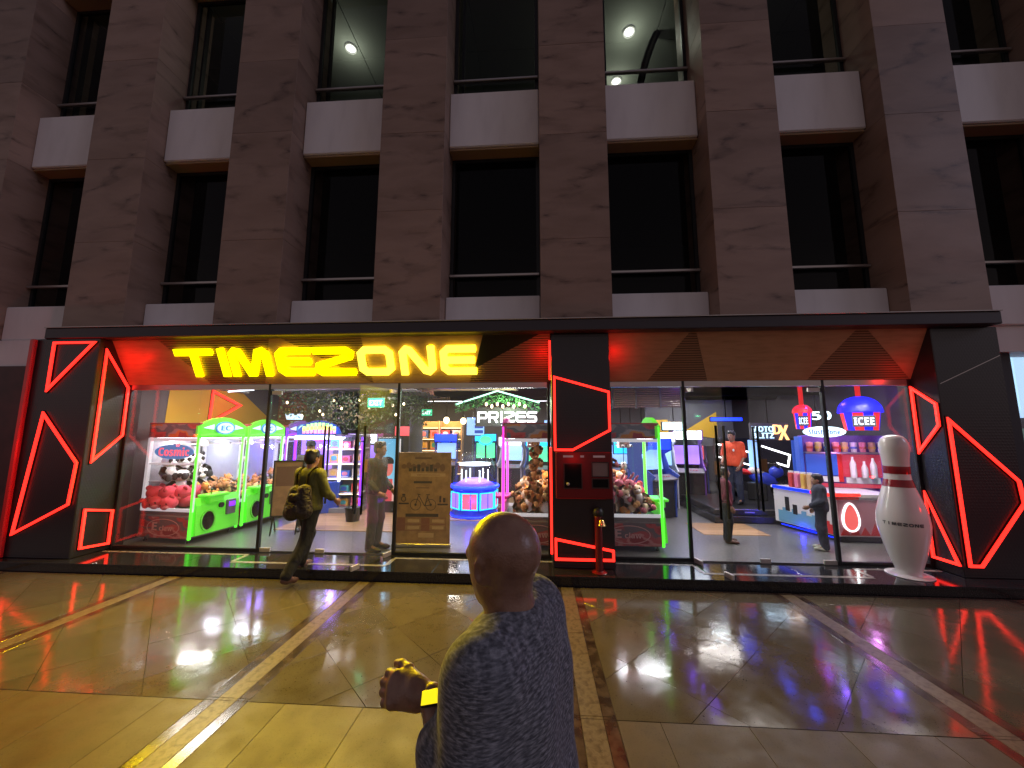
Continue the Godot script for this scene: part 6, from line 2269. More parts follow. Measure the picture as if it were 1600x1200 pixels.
func poster_print(t: Node) -> void:
	# the print: heading bars, a bicycle, a medal, a row of framed boxes
	var ink: Material = M["poster ink"]
	var flat := func(called: String, x0: float, x1: float, y0: float, y1: float, m: Material) -> void:
		var mb := MB.new()
		mb.bb(x0, x1, y0, y1, 0.0, 0.0012)
		obj(called, mb, m, t)
	flat.call("print_bar", -0.14, 0.14, 1.39, 1.42, M["poster print"])
	for k in 7:
		flat.call("print_bar", -0.24 + k * 0.07, -0.19 + k * 0.07, 1.19, 1.24 + 0.03 * (k % 3), ink)
	var mb := MB.new()
	for k in 9:
		var a := -0.32 + k * 0.08
		mb.prism(ell_line(Vector2(a, 1.27 + 0.02 * sin(k * 2.1)), Vector2(0.045, 0.04 + 0.012 * (k % 3)), 10), 0.0, 0.0009)
	obj("print_blot", mb, M["poster print"], t)
	flat.call("print_band", -0.2, 0.37, 1.11, 1.16, M["poster light"])
	flat.call("print_bar", -0.1, 0.28, 1.125, 1.142, M["poster rust"])
	flat.call("print_bar", -0.15, 0.15, 1.0, 1.035, ink)
	flat.call("print_bar", -0.11, 0.11, 0.92, 0.935, M["poster print"])
	mb = MB.new()
	for e in [-0.11, 0.14]:
		mb.strip(ell_line(Vector2(e, 0.66), Vector2(0.085, 0.085), 26), 0.009, 0.0, 0.0013, true)
		mb.prism(ell_line(Vector2(e, 0.66), Vector2(0.02, 0.02), 12), 0.0, 0.0013)
	for ln in [[-0.11, 0.66, -0.06, 0.82], [-0.055, 0.8, 0.04, 0.64], [0.04, 0.64, 0.14, 0.66], [0.14, 0.66, 0.08, 0.79], [0.04, 0.64, 0.09, 0.81], [-0.09, 0.83, -0.03, 0.82], [0.06, 0.82, 0.12, 0.82]]:
		mb.strip(PackedVector2Array([Vector2(ln[0], ln[1]), Vector2(ln[2], ln[3])]), 0.012, 0.0, 0.0013)
	obj("bicycle_print", mb, ink, t)
	mb = MB.new()
	mb.strip(ell_line(Vector2(-0.31, 0.75), Vector2(0.035, 0.04), 16), 0.014, 0.0, 0.0013, true)
	mb.bb(-0.335, -0.285, 0.8, 0.83, 0.0, 0.0013)
	mb.bb(-0.39, -0.22, 0.665, 0.69, 0.0, 0.0013)
	mb.bb(0.25, 0.42, 0.655, 0.68, 0.0, 0.0013)
	mb.bb(0.28, 0.31, 0.7, 0.8, 0.0, 0.0013)
	mb.bb(0.34, 0.38, 0.7, 0.77, 0.0, 0.0013)
	obj("badge_print", mb, ink, t)
	flat.call("print_bar", -0.27, 0.27, 0.47, 0.52, ink)
	for r in 2:
		for c in 2:
			var x0 := -0.4 + c * 0.4
			var y0 := 0.36 - r * 0.105
			mb = MB.new()
			mb.strip(PackedVector2Array([Vector2(x0, y0), Vector2(x0 + 0.39, y0), Vector2(x0 + 0.39, y0 + 0.095), Vector2(x0, y0 + 0.095)]), 0.008, 0.0, 0.0012, true)
			mb.bb(x0, x0 + 0.13, y0, y0 + 0.095, 0.0, 0.0008)
			obj("table_cell", mb, M["poster rust"], t)
			flat.call("cell_text", x0 + 0.17, x0 + 0.36, y0 + 0.025, y0 + 0.07, M["poster light"])
	flat.call("cell_text", -0.05, 0.2, 0.15, 0.22, M["poster light"])


func right_games() -> void:
	# slush counter: white fronted island, turned towards the door
	mat("counter white", 0.6, 0.58, 0.56, 0.35)
	mat("counter print", 0.12, 0.3, 0.42, 0.4)
	var t := thing("slush_counter", "white slush drink counter with blue and red lit edges at right", "counter", Vector3(5.05, SHOP, -7.05), 0.0)
	var mb := MB.new()
	# front end facing the glass, long side facing the entrance
	mb.xf = Transform3D(Basis(Vector3.RIGHT, PI / 2), Vector3.ZERO)
	mb.prism(PackedVector2Array([Vector2(0, 0), Vector2(1.0, 0), Vector2(1.0, -1.2), Vector2(-0.31, -1.2)]), -0.74, -0.1)
	obj("cabinet", mb, M["counter white"], t)
	mb = MB.new()
	mb.xf = Transform3D(Basis(Vector3.RIGHT, PI / 2), Vector3.ZERO)
	mb.prism(PackedVector2Array([Vector2(0.05, -0.04), Vector2(1.0, -0.04), Vector2(1.0, -1.18), Vector2(-0.25, -1.18)]), -0.1, 0.0)
	obj("plinth", mb, M["black plastic"], t)
	mb = MB.new()
	mb.xf = Transform3D(Basis(Vector3.RIGHT, PI / 2), Vector3.ZERO)
	mb.prism(PackedVector2Array([Vector2(-0.03, 0.03), Vector2(1.02, 0.03), Vector2(1.02, -1.22), Vector2(-0.35, -1.22)]), -0.79, -0.745)
	obj("worktop", mb, M["counter white"], t)
	var sd := Vector3(-0.31, 0, -1.2)
	var sn := sd.normalized()
	var sb := Basis(-sn, Vector3.UP, Vector3(sn.z, 0, -sn.x) * 1.0)
	if sb.z.x > 0:
		sb = Basis(sn, Vector3.UP, -sb.z)
	mb = MB.new()
	for q in [[0.02, 0.4, "edge red"], [0.4, 1.2, "edge blue"]]:
		mb = MB.new()
		mb.tube([Vector3(-0.035, 0.77, 0.0) + sn * q[0], Vector3(-0.035, 0.77, 0.0) + sn * q[1]], 0.028, 8)
		obj("edge_light", mb, M[q[2]], t)
	mb = MB.new()
	mb.tube([Vector3(-0.03, 0.79, 0.05), Vector3(0.36, 0.79, 0.05)], 0.026, 8)
	obj("edge_light", mb, M["edge red"], t)
	mb = MB.new()
	mb.bb(0.0, 0.36, 0.7, 0.79, 0.0, 0.03, 0.006)
	obj("red_tray", mb, M["bright red plastic"], t)
	mb = MB.new()
	mb.tube([Vector3(0.03, 0.05, -0.06), Vector3(0.03, 0.05, -0.06) + sn * 1.1], 0.012, 6)
	obj("under_light", mb, M["edge blue"], t)
	omni(Vector3(4.85, SHOP + 0.06, -7.65), Color(0.08, 0.08, 1.0), 0.09, 0.03, "counter_and_fill_light")
	# prints on the long side: buttons panel, blue fringe, red fringe
	var side := func(called: String, a: float, b: float, y0: float, y1: float, m: Material, d := 0.006) -> void:
		var k := MB.new()
		var p0 := sn * a
		var p1 := sn * b
		var nn := Vector3(sn.z, 0, -sn.x)
		if nn.x > 0:
			nn = -nn
		k.out([p0 + nn * d + Vector3(0, y0, 0), p1 + nn * d + Vector3(0, y0, 0), p1 + nn * d + Vector3(0, y1, 0), p0 + nn * d + Vector3(0, y1, 0)], nn)
		for e in [[p0, -sn], [p1, sn]]:
			k.out([e[0] + Vector3(0, y0, 0), e[0] + nn * d + Vector3(0, y0, 0), e[0] + nn * d + Vector3(0, y1, 0), e[0] + Vector3(0, y1, 0)], e[1])
		k.out([p0 + Vector3(0, y1, 0), p1 + Vector3(0, y1, 0), p1 + nn * d + Vector3(0, y1, 0), p0 + nn * d + Vector3(0, y1, 0)], Vector3.UP)
		obj(called, k, m, t)
	side.call("vent", 0.9, 0.99, 0.34, 0.6, M["black plastic"])
	side.call("vent", 0.74, 0.83, 0.3, 0.48, M["black plastic"])
	side.call("button_panel", 0.3, 0.52, 0.36, 0.62, M["white plastic"])
	for k in 8:
		var u := 1.16 - k * 0.1
		side.call("blue_fringe", u - 0.1, u, 0.11, 0.33 + 0.06 * (k % 2), M["counter print"], 0.004)
	for k in 3:
		side.call("red_fringe", 0.04 + k * 0.1, 0.14 + k * 0.1, 0.11, 0.27 + 0.05 * (k % 2), M["bright red plastic"], 0.004)
	# lit emblem plate on the end: a plain glowing outline on a pink-red panel
	mat("panel pink", 0.5, 0.2, 0.24, 0.35)
	mb = MB.new()
	mb.bb(0.02, 0.98, 0.12, 0.7, 0.0, 0.008)
	obj("end_panel", mb, M["panel pink"], t)
	for k in 6:
		mb = MB.new()
		mb.prism(PackedVector2Array([Vector2(0.02 + k * 0.16, 0.12), Vector2(0.18 + k * 0.16, 0.12), Vector2(0.1 + k * 0.16, 0.26 + 0.06 * (k % 2))]), 0.008, 0.012)
		obj("zigzag", mb, M["bright red plastic"], t)
	var em := PackedVector2Array()
	for k in 30:
		var a := TAU * k / 30.0
		em.append(Vector2(0.2 + cos(a) * (0.125 - 0.03 * sin(a)), 0.42 + sin(a) * 0.225))
	mb = MB.new()
	mb.prism(em, 0.012, 0.03)
	var pl := obj("emblem_plate", mb, M["red face"], t)
	mb = MB.new()
	mb.strip(em, 0.03, 0.012, 0.036, true)
	obj("emblem_light", mb, M["sign white"], pl)
	area(Vector3(5.25, SHOP + 0.42, -7.0), Vector3(0, 0, 1), Vector3.UP, Vector2(0.02, 0.4), Color(0.9, 1, 1), 0.06, "emblem_light")
	# syrup bottles and cups on the worktop
	for k in 5:
		var b := thing("drink_carton", "%s upright cup sleeve on the slush counter, %s in the row from the door" % [["red", "pink", "gold", "olive", "pale blue"][k], ["first", "second", "third", "fourth", "last"][k]], "cup sleeve", Vector3(5.05, SHOP + 0.79, -7.05) + sn * (0.95 - k * 0.13) + Vector3(0.12, 0, 0), 0.25)
		mb = MB.new()
		mb.bb(-0.045, 0.045, 0.0, 0.28, -0.04, 0.04, 0.012)
		obj("sleeve", mb, M[["box red", "box pink", "box gold", "box tan", "counter print"][k]], b)
		mb = MB.new()
		mb.lathe([Vector2(0.036, 0.24), Vector2(0.042, 0.3), Vector2(0.046, 0.305), Vector2(0.0, 0.3)], 14)
		obj("cup", mb, M["white plastic"], b)
	# dispenser wall: blue and red panels under a row of lit cups
	t = thing("slush_dispenser", "slush dispenser wall with blue and red panels and a row of cups", "drink dispenser", Vector3(5.95, SHOP, -7.85), -0.18)
	mb = MB.new()
	mb.bb(-0.75, 0.62, 0.0, 1.78, -0.2, -0.02, 0.01)
	obj("back_case", mb, M["cab violet"], t)
	for q in [[-0.72, -0.2, 1.02, 1.42, "dispenser blue"], [-0.12, 0.5, 1.0, 1.42, "dispenser red"], [-0.72, -0.2, 0.9, 1.0, "white plastic"], [-0.08, 0.46, 0.88, 0.99, "white plastic"], [-0.72, 0.5, 0.8, 0.87, "dispenser red"], [-0.2, -0.12, 0.9, 1.6, "bright red plastic"]]:
		mb = MB.new()
		mb.bb(q[0], q[1], q[2], q[3], -0.02, 0.01 + 0.004 * q[0], 0.004)
		obj("panel", mb, M[q[4]], t)
	for k in 9:
		mb = MB.new()
		mb.lathe([Vector2(0.0, 0), Vector2(0.042, 0), Vector2(0.055, 0.17), Vector2(0.05, 0.18), Vector2(0, 0.19)], 14, Vector3(-0.66 + k * 0.145, 1.47, 0.05))
		var cup := obj("cup", mb, M[["plush pink", "box tan", "box white"][k % 3]], t)
		mb = MB.new()
		mb.lathe([Vector2(0.053, 0.06), Vector2(0.056, 0.062), Vector2(0.056, 0.1), Vector2(0.053, 0.102)], 14, Vector3(-0.66 + k * 0.145, 1.47, 0.05))
		obj("cup_band", mb, M[["box red", "box gold", "box blue"][k % 3]], cup)
	mb = MB.new()
	mb.bb(-0.75, 0.6, 1.44, 1.465, -0.02, 0.12, 0.004)
	obj("cup_rack", mb, M["rail metal"], t)
	for q in [[0.02, 0.14], [0.2, 0.06], [0.34, 0.12]]:
		mb = MB.new()
		mb.lathe([Vector2(0, 0), Vector2(0.05, 0), Vector2(0.05, 0.12 + q[1]), Vector2(0.02, 0.2 + q[1]), Vector2(0.018, 0.25 + q[1]), Vector2(0, 0.25 + q[1])], 12, Vector3(q[0], 0.99, 0.06))
		obj("bottle", mb, M["white plastic"], t)
	mb = MB.new()
	mb.bb(0.55, 0.6, 0.75, 1.74, -0.02, 0.06, 0.01)
	obj("edge_light", mb, M["edge cyan"], t)
	mb = MB.new()
	mb.bb(0.61, 0.72, 0.7, 1.76, -0.14, 0.05, 0.01)
	obj("edge_light", mb, M["edge blue"], t)
	mb = MB.new()
	mb.bb(-0.84, -0.77, 0.7, 1.76, -0.14, 0.05, 0.01)
	obj("edge_light", mb, M["dispenser blue"], t)
	area(Vector3(6.3, SHOP + 1.2, -7.6), Vector3(-0.3, 0, 1), Vector3.UP, Vector2(0.05, 0.9), Color(0.2, 0.3, 1), 0.25, "dispenser_light")
	omni(Vector3(5.7, SHOP + 1.5, -7.35), Color(0.95, 0.6, 1.0), 0.2, 0.05, "dispenser_light")
	# big cup-shaped drums with domes
	for q in [[6.0, 2.33, -7.55, 0.29, "edge blue", "big drink sign drum with a blue dome and red and blue stripes", 0.25], [5.4, 2.36, -8.2, 0.15, "edge red", "smaller drink sign drum with a red dome behind the post", 0.35]]:
		t = thing("drink_sign", q[5], "sign", Vector3(q[0], q[1], q[2]))
		var r: float = q[3]
		mb = MB.new()
		var dm := [Vector2(r * 1.12, 0.0), Vector2(r * 1.14, 0.02)]
		for k in 9:
			var a := PI / 2 * k / 8.0
			dm.append(Vector2(r * 1.12 * cos(a), 0.03 + r * 0.98 * sin(a)))
		mb.lathe(dm, 30)
		obj("dome", mb, M["dome blue" if q[4] == "edge blue" else "dome red"], t)
		for k in 12:
			mb = MB.new()
			var a0 := TAU * k / 12.0
			var a1 := TAU * (k + 1) / 12.0
			var pts := []
			mb.poly([Vector3(cos(a1) * r * 0.84, -0.32, sin(a1) * r * 0.84), Vector3(cos(a0) * r * 0.84, -0.32, sin(a0) * r * 0.84), Vector3(cos(a0) * r, 0, sin(a0) * r), Vector3(cos(a1) * r, 0, sin(a1) * r)])
			obj("stripe", mb, M["dome blue" if k % 2 else "dome red"], t)
		mb = MB.new()
		mb.tube([Vector3(0, r, 0), Vector3(0, 3.3 - q[1], 0)], 0.04, 10)
		obj("stem", mb, M["dome red"], t)
		var dirv := Vector3(-q[2] * 0.0 - 0.5, 0, 0.86).normalized()
		var pb := Basis(Vector3(dirv.z, 0, -dirv.x), Vector3.UP, dirv)
		mb = MB.new()
		mb.xf = Transform3D(pb, Vector3(0, -0.15, 0) + dirv * (r * 0.97))
		mb.bb(-r * 0.55, r * 0.55, -0.11, 0.09, 0.0, 0.02, 0.006)
		var pt := obj("plate", mb, M["wall charcoal"], t)
		words("ICEE", M["sign ice"], pt, "letter", Vector3(0, -0.16, 0) + dirv * (r * 0.97 + 0.024), pb, 0.13, r * 0.95, 0.006)
		omni(Vector3(q[0] - 0.3, q[1] - 0.1, q[2] + 0.5), Color(0.5, 0.3, 1), 0.04, 0.03, "drink_sign_light")
	# lit writing over the cups
	t = thing("slush_sign", "pale blue lit SLUSH zone sign above the cups behind the right post", "sign", Vector3(5.3, 1.98, -7.5), -0.2)
	mb = MB.new()
	mb.prism(ell_line(Vector2.ZERO, Vector2(0.34, 0.1), 24), -0.02, 0.0)
	obj("board", mb, M["sign ice"], t)
	words("Slush Zone", M["dispenser blue"], t, "letter", Vector3(0, 0, 0.004), Basis(), 0.1, 0.5, 0.006)
	words("50", M["sign ice"], t, "letter", Vector3(-0.02, 0.3, 0.0), Basis(), 0.16, 0.3, 0.02)
	mb = MB.new()
	mb.tube([Vector3(-0.1, 0.1, -0.02), Vector3(-0.1, 1.3, -0.02)], 0.006, 6)
	obj("hanger", mb, M["black plastic"], t)
	# motorbike game: platform, bike, sign
	t = thing("game_platform", "low black platform with a bright edge under the staff member", "platform", Vector3(4.35, SHOP, -9.4))
	mb = MB.new()
	mb.bb(-0.75, 1.3, 0.0, 0.14, -1.1, 1.05, 0.01)
	mb.bb(-0.7, 1.3, 0.14, 0.27, -1.1, 0.95, 0.01)
	obj("deck", mb, M["black plastic"], t)
	mb = MB.new()
	mb.bb(-0.7, 1.3, 0.25, 0.262, 0.95, 0.956)
	mb.bb(-0.1, 0.1, 0.19, 0.215, 0.95, 0.957)
	obj("edge_strip", mb, M["rail metal"], t)
	t = thing("motorbike_game", "racing motorbike arcade ride with a blue fairing on the platform", "arcade game", Vector3(5.15, SHOP + 0.27, -9.6), 1.1)
	mb = MB.new()
	for z in [-0.55, 0.55]:
		var ring := []
		for k in 20:
			ring.append(Vector3(0, 0.3 + cos(TAU * k / 20.0) * 0.24, z + sin(TAU * k / 20.0) * 0.24))
		mb = MB.new()
		mb.tube(ring, 0.055, 8, true)
		var ty := obj("wheel", mb, M["black plastic"], t)
		mb = MB.new()
		for k in 5:
			mb.tube([Vector3(0, 0.3, z), Vector3(0, 0.3 + cos(TAU * k / 5.0) * 0.2, z + sin(TAU * k / 5.0) * 0.2)], 0.018, 6)
		obj("rim", mb, M["stainless"], ty)
	mb = MB.new()
	mb.ell(Vector3(0, 0.5, 0.14), Vector3(0.11, 0.15, 0.3), 10, 16, Basis(Vector3.RIGHT, 0.25))
	mb.ell(Vector3(0, 0.66, 0.4), Vector3(0.1, 0.14, 0.15), 9, 14, Basis(Vector3.RIGHT, -0.4))
	obj("fairing", mb, M["blue plastic"], t)
	mb = MB.new()
	mb.ell(Vector3(0, 0.66, 0.0), Vector3(0.1, 0.09, 0.18), 8, 14, Basis(Vector3.RIGHT, 0.1))
	obj("tank", mb, M["box white"], t)
	mb = MB.new()
	mb.ell(Vector3(0, 0.8, 0.42), Vector3(0.08, 0.1, 0.05), 8, 12, Basis(Vector3.RIGHT, -0.5))
	obj("windscreen", mb, M["smoked window"], t)
	mb = MB.new()
	mb.ell(Vector3(0, 0.66, -0.32), Vector3(0.12, 0.07, 0.3), 8, 12, Basis(Vector3.RIGHT, 0.2))
	obj("saddle", mb, M["bright red plastic"], t)
	mb = MB.new()
	mb.tube([Vector3(-0.3, 0.88, 0.25), Vector3(-0.1, 0.86, 0.36), Vector3(0.1, 0.86, 0.36), Vector3(0.3, 0.88, 0.25)], 0.016, 8)
	obj("handlebar", mb, M["stainless"], t)
	mb = MB.new()
	mb.bb(-0.08, 0.08, 0.0, 0.4, -0.2, 0.2, 0.02)
	obj("mount", mb, M["black plastic"], t)
	t = thing("race_game_sign", "lit sign reading MOTO BLITZ DX in blue and orange", "sign", Vector3(5.35, 1.99, -9.3), -0.12)
	mb = MB.new()
	mb.bb(-0.4, 0.42, -0.2, 0.2, -0.06, -0.01, 0.01)
	obj("board", mb, M["wall charcoal"], t)
	words("MOTO", M["sign ice"], t, "letter", Vector3(-0.13, 0.06, 0.0), Basis(), 0.13, 0.46, 0.02)
	words("BLITZ", M["sign ice"], t, "letter", Vector3(-0.13, -0.09, 0.0), Basis(), 0.13, 0.46, 0.02)
	glow("sign orange", 2.2, 1.0, 0.3)
	words("D", M["sign orange"], t, "letter", Vector3(0.17, 0.05, 0.004), Basis(), 0.22, 0.16, 0.02)
	words("X", M["sign orange"], t, "letter", Vector3(0.3, -0.02, 0.01), Basis(), 0.34, 0.22, 0.02)
	mb = MB.new()
	mb.tube([Vector3(0, 0.2, -0.03), Vector3(0, 1.3, -0.03)], 0.012, 6)
	obj("hanger", mb, M["black plastic"], t)
	area(Vector3(5.35, 1.99, -9.22), Vector3(0, 0, 1), Vector3.UP, Vector2(0.8, 0.02), Color(0.8, 0.9, 1), 0.12, "race_sign_light")
	# dark reflecting wall panel behind the bike; its white reflections are glowing strips
	t = thing("glossy_wall_panel", "big dark glossy wall panel with painted glowing reflections behind the motorbike", "screen", Vector3(5.6, SHOP, -10.3), -0.25)
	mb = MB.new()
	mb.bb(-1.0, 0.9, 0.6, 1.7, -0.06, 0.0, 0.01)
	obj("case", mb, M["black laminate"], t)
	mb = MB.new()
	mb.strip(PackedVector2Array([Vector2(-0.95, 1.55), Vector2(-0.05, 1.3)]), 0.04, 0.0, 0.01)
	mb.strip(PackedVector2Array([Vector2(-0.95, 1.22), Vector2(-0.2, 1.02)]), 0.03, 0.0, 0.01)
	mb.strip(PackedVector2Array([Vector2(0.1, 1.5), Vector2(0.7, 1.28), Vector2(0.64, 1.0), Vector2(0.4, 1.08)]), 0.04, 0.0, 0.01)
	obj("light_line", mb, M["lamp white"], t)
	for q in [[-0.2, 0.0], [0.75, 0.85]]:
		mb = MB.new()
		mb.bb(q[0], q[1], 0.7, 1.65, 0.0, 0.03, 0.006)
		obj("banner", mb, M["screen blue"] if q[0] < 0 else M["dispenser blue"], t)
	# yellow and charcoal wall piece, high board with small letters
	t = thing("angular_wall_panel", "yellow and charcoal angular wall panel high behind the staff member", "wall panel", Vector3(4.3, 2.1, -11.2))
	mb = MB.new()
	mb.bb(-1.2, 1.2, -0.5, 0.9, -0.06, -0.01)
	obj("board", mb, M["wall charcoal"], t)
	mb = MB.new()
	mb.prism(PackedVector2Array([Vector2(-0.25, -0.15), Vector2(0.75, 0.45), Vector2(0.75, -0.3), Vector2(0.2, -0.22)]), -0.008, 0.0)
	obj("yellow_panel", mb, M["wall yellow"], t)
	mb = MB.new()
	mb.prism(PackedVector2Array([Vector2(-0.55, 0.2), Vector2(-0.3, 0.0), Vector2(-0.55, -0.35)]), -0.008, 0.0)
	obj("yellow_panel", mb, M["wall yellow"], t)
	area(Vector3(4.3, 2.6, -10.3), Vector3(0, -0.3, -1), Vector3.UP, Vector2(1.0, 0.05), Color(1, 1, 1), 0.3, "wall_wash_light")
	t = thing("yellow_wall_panel", "plain yellow wall panel behind the lime edged claw machine", "wall panel", Vector3(3.4, 2.0, -10.9))
	mb = MB.new()
	mb.bb(-0.25, 0.2, -0.4, 0.32, -0.04, 0.0, 0.004)
	obj("board", mb, M["wall yellow"], t)
	omni(Vector3(5.6, 2.75, -7.9), Color(0.5, 0.32, 1), 0.7, 0.05, "counter_and_fill_light")  # added violet fill lamp, to tint this side of the shop
	# slatted shutter box
	t = thing("slatted_bulkhead", "brown slatted ceiling bulkhead above the lime claw machine by the pillar", "bulkhead", Vector3(2.55, 2.76, -9.0))
	mat("shutter brown", 0.16, 0.1, 0.075, 0.5)
	for k in 9:
		mb = MB.new()
		mb.xf = Transform3D(Basis(Vector3.RIGHT, 0.3), Vector3(0, -0.2 + k * 0.05, 0))
		mb.bb(-0.8, 0.75, -0.02, 0.02, -0.01, 0.01)
		obj("slat", mb, M["shutter brown"], t)
	mb = MB.new()
	for x in [-0.8, -0.27, 0.28, 0.75]:
		mb.bb(x - 0.02, x + 0.02, -0.24, 0.26, -0.03, 0.025)
	obj("frame", mb, M["ceiling beam"], t)


func game_glows() -> void:
	mat("cab blue", 0.03, 0.06, 0.3, 0.35)
	mat("cab violet", 0.14, 0.05, 0.3, 0.35)
	mat("cab white", 0.5, 0.5, 0.55, 0.35)
	glow("screen violet", 0.3, 0.16, 0.8)
	glow("screen red", 0.7, 0.1, 0.12)
	glow("screen green", 0.1, 0.8, 0.35)
	glow("sign ice", 0.75, 1.3, 1.5)
	glow("dome blue", 0.005, 0.01, 0.9)
	glow("dome red", 0.8, 0.015, 0.02)
	glow("dispenser blue", 0.02, 0.06, 0.32)
	glow("dispenser red", 0.3, 0.02, 0.04)
	glow("red face", 0.7, 0.1, 0.09)
	tri_map(mat("poster tan", 1, 1, 1, 0.6), noise_tex(91, 0.02, [[0.27, 0.15, 0.05], [0.4, 0.23, 0.08]], [0.2, 0.8], 256), Vector3(1, 1, 1))
	mat("poster ink", 0.035, 0.018, 0.012, 0.6)
	mat("poster print", 0.16, 0.075, 0.03, 0.6)
	mat("poster rust", 0.22, 0.07, 0.025, 0.6)
	mat("poster light", 0.5, 0.33, 0.14, 0.6)


func people() -> void:
	mat("skin", 0.24, 0.125, 0.08, 0.5)
	M["skin"].subsurf_scatter_enabled = true
	M["skin"].subsurf_scatter_strength = 0.1
	mat("skin deep", 0.17, 0.085, 0.055, 0.5)
	mat("black hair", 0.008, 0.007, 0.007, 0.45)
	mat("dark shoes", 0.02, 0.018, 0.017, 0.45)
	mat("brown shoes", 0.09, 0.04, 0.025, 0.45)
	mat("pale shoes", 0.42, 0.44, 0.36, 0.6)
	mat("olive shirt", 0.085, 0.085, 0.014, 0.85)
	mat("black cloth", 0.007, 0.007, 0.0075, 0.85)
	mat("navy cloth", 0.02, 0.025, 0.045, 0.85)
	mat("khaki cloth", 0.075, 0.062, 0.047, 0.85)
	mat("orange shirt", 0.62, 0.07, 0.022, 0.8)
	mat("maroon cloth", 0.12, 0.015, 0.03, 0.85)
	mat("grey cloth", 0.09, 0.09, 0.095, 0.85)
	# creases in the cloth
	var folds := noise_tex(83, 0.012, [[0, 0, 0], [1, 1, 1]], [0.2, 0.8], 256, FastNoiseLite.TYPE_SIMPLEX_SMOOTH, 25.0, 3)
	for q in ["olive shirt", "black cloth", "navy cloth", "khaki cloth", "orange shirt", "maroon cloth", "grey cloth"]:
		var m: StandardMaterial3D = M[q]
		m.uv1_triplanar = true
		m.uv1_scale = Vector3(2.2, 1.1, 2.2)
		m.heightmap_enabled = true
		m.heightmap_texture = folds
		m.heightmap_scale = 2.0
	# the older man walking past, close to the camera
	var tee := mat("flecked tee shirt", 1, 1, 1, 0.92)
	tee.uv1_triplanar = true
	var nz := noise_tex(81, 0.035, [[0.04, 0.043, 0.053], [0.13, 0.135, 0.158], [0.34, 0.345, 0.38]], [0.25, 0.5, 0.82], 512, FastNoiseLite.TYPE_SIMPLEX_SMOOTH, 12.0, 4)
	tee.albedo_texture = nz
	tee.uv1_scale = Vector3(2.6, 9.0, 2.6)
	tee.heightmap_enabled = true
	tee.heightmap_texture = nz
	tee.heightmap_scale = 0.25
	tee.rim_enabled = true
	tee.rim = 0.3
	var bald := mat("bald skin", 0.27, 0.15, 0.1, 0.34)
	bald.albedo_color = Color.WHITE
	bald.uv1_triplanar = true
	bald.uv1_scale = Vector3(4, 4, 4)
	bald.albedo_texture = noise_tex(86, 0.02, [[0.17, 0.085, 0.055], [0.25, 0.135, 0.09], [0.29, 0.165, 0.115]], [0.15, 0.5, 0.9], 256, FastNoiseLite.TYPE_SIMPLEX_SMOOTH, 10.0)
	bald.heightmap_enabled = true
	bald.heightmap_texture = noise_tex(87, 0.12, [[0, 0, 0], [1, 1, 1]], [0.2, 0.8], 256)
	bald.heightmap_scale = 0.05
	bald.subsurf_scatter_enabled = true
	bald.subsurf_scatter_strength = 0.12
	var at := Vector3(-0.07, 0, -1.0)
	var turn := Basis(Vector3.UP, deg_to_rad(-108))
	var j := {}
	var spot := {"head": [-0.085, 1.535, -1.005], "neck": [-0.06, 1.505, -0.995], "chest": [-0.07, 1.31, -1.0], "waist": [-0.055, 1.1, -1.0], "pelvis": [-0.05, 0.98, -1.0],
		"ls": [-0.115, 1.445, -0.86], "le": [-0.135, 1.215, -0.785], "lw": [-0.238, 1.37, -0.915], "rs": [-0.02, 1.465, -1.13], "re": [-0.06, 1.19, -1.21], "rw": [-0.22, 1.02, -1.22],
		"lh": [-0.08, 0.94, -0.915], "lk": [-0.22, 0.52, -0.93], "la": [-0.16, 0.09, -0.92], "lt": [-0.32, 0.035, -0.96], "rh": [-0.03, 0.94, -1.085], "rk": [-0.02, 0.5, -1.1], "ra": [0.2, 0.12, -1.08], "rt": [0.06, 0.035, -1.12]}
	for k in spot:
		j[k] = turn.inverse() * (Vector3(spot[k][0], spot[k][1], spot[k][2]) - at)
	j.face = turn.inverse() * Vector3(-0.78, -0.1, -0.62)
	j.up = turn.inverse() * Vector3(-0.08, 1, -0.03)
	j.s = 1.0
	var man := person("bald older man in a flecked grey tee shirt walking past close to the camera", at, deg_to_rad(-108), j, {"cell": 0.011, "fine": 0.0048, "hand_cell": 0.0035, "hand_scale": 0.95, "skin": bald, "top": tee, "top_name": "tee_shirt", "legs": M["navy cloth"], "shoes": M["dark shoes"], "sleeve": 0.8, "slack": 0.027, "l_hand": turn.inverse() * Vector3(-0.95, -0.08, -0.3), "l_palm": turn.inverse() * Vector3(0.35, -0.35, -0.9), "l_thumb": turn.inverse() * Vector3(-0.3, 0.8, -0.6), "l_curl": 0.42})
	var ph := thing("wristwatch", "wristwatch with painted yellow sign shine on the older man's wrist", "watch", Vector3.ZERO)
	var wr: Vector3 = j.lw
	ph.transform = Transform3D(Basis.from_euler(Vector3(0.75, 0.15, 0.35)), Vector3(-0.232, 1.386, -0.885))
	var mb := MB.new()
	mb.box(Vector3.ZERO, Vector3(0.044, 0.01, 0.03), 0.003)
	obj("case", mb, M["black plastic"], ph)
	glow("painted sign shine", 1.1, 0.85, 0.01)  # the sign's yellow reflection on the watch, put in as a glow
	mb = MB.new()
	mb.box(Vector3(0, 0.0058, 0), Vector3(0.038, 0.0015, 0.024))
	obj("screen", mb, M["painted sign shine"], ph)
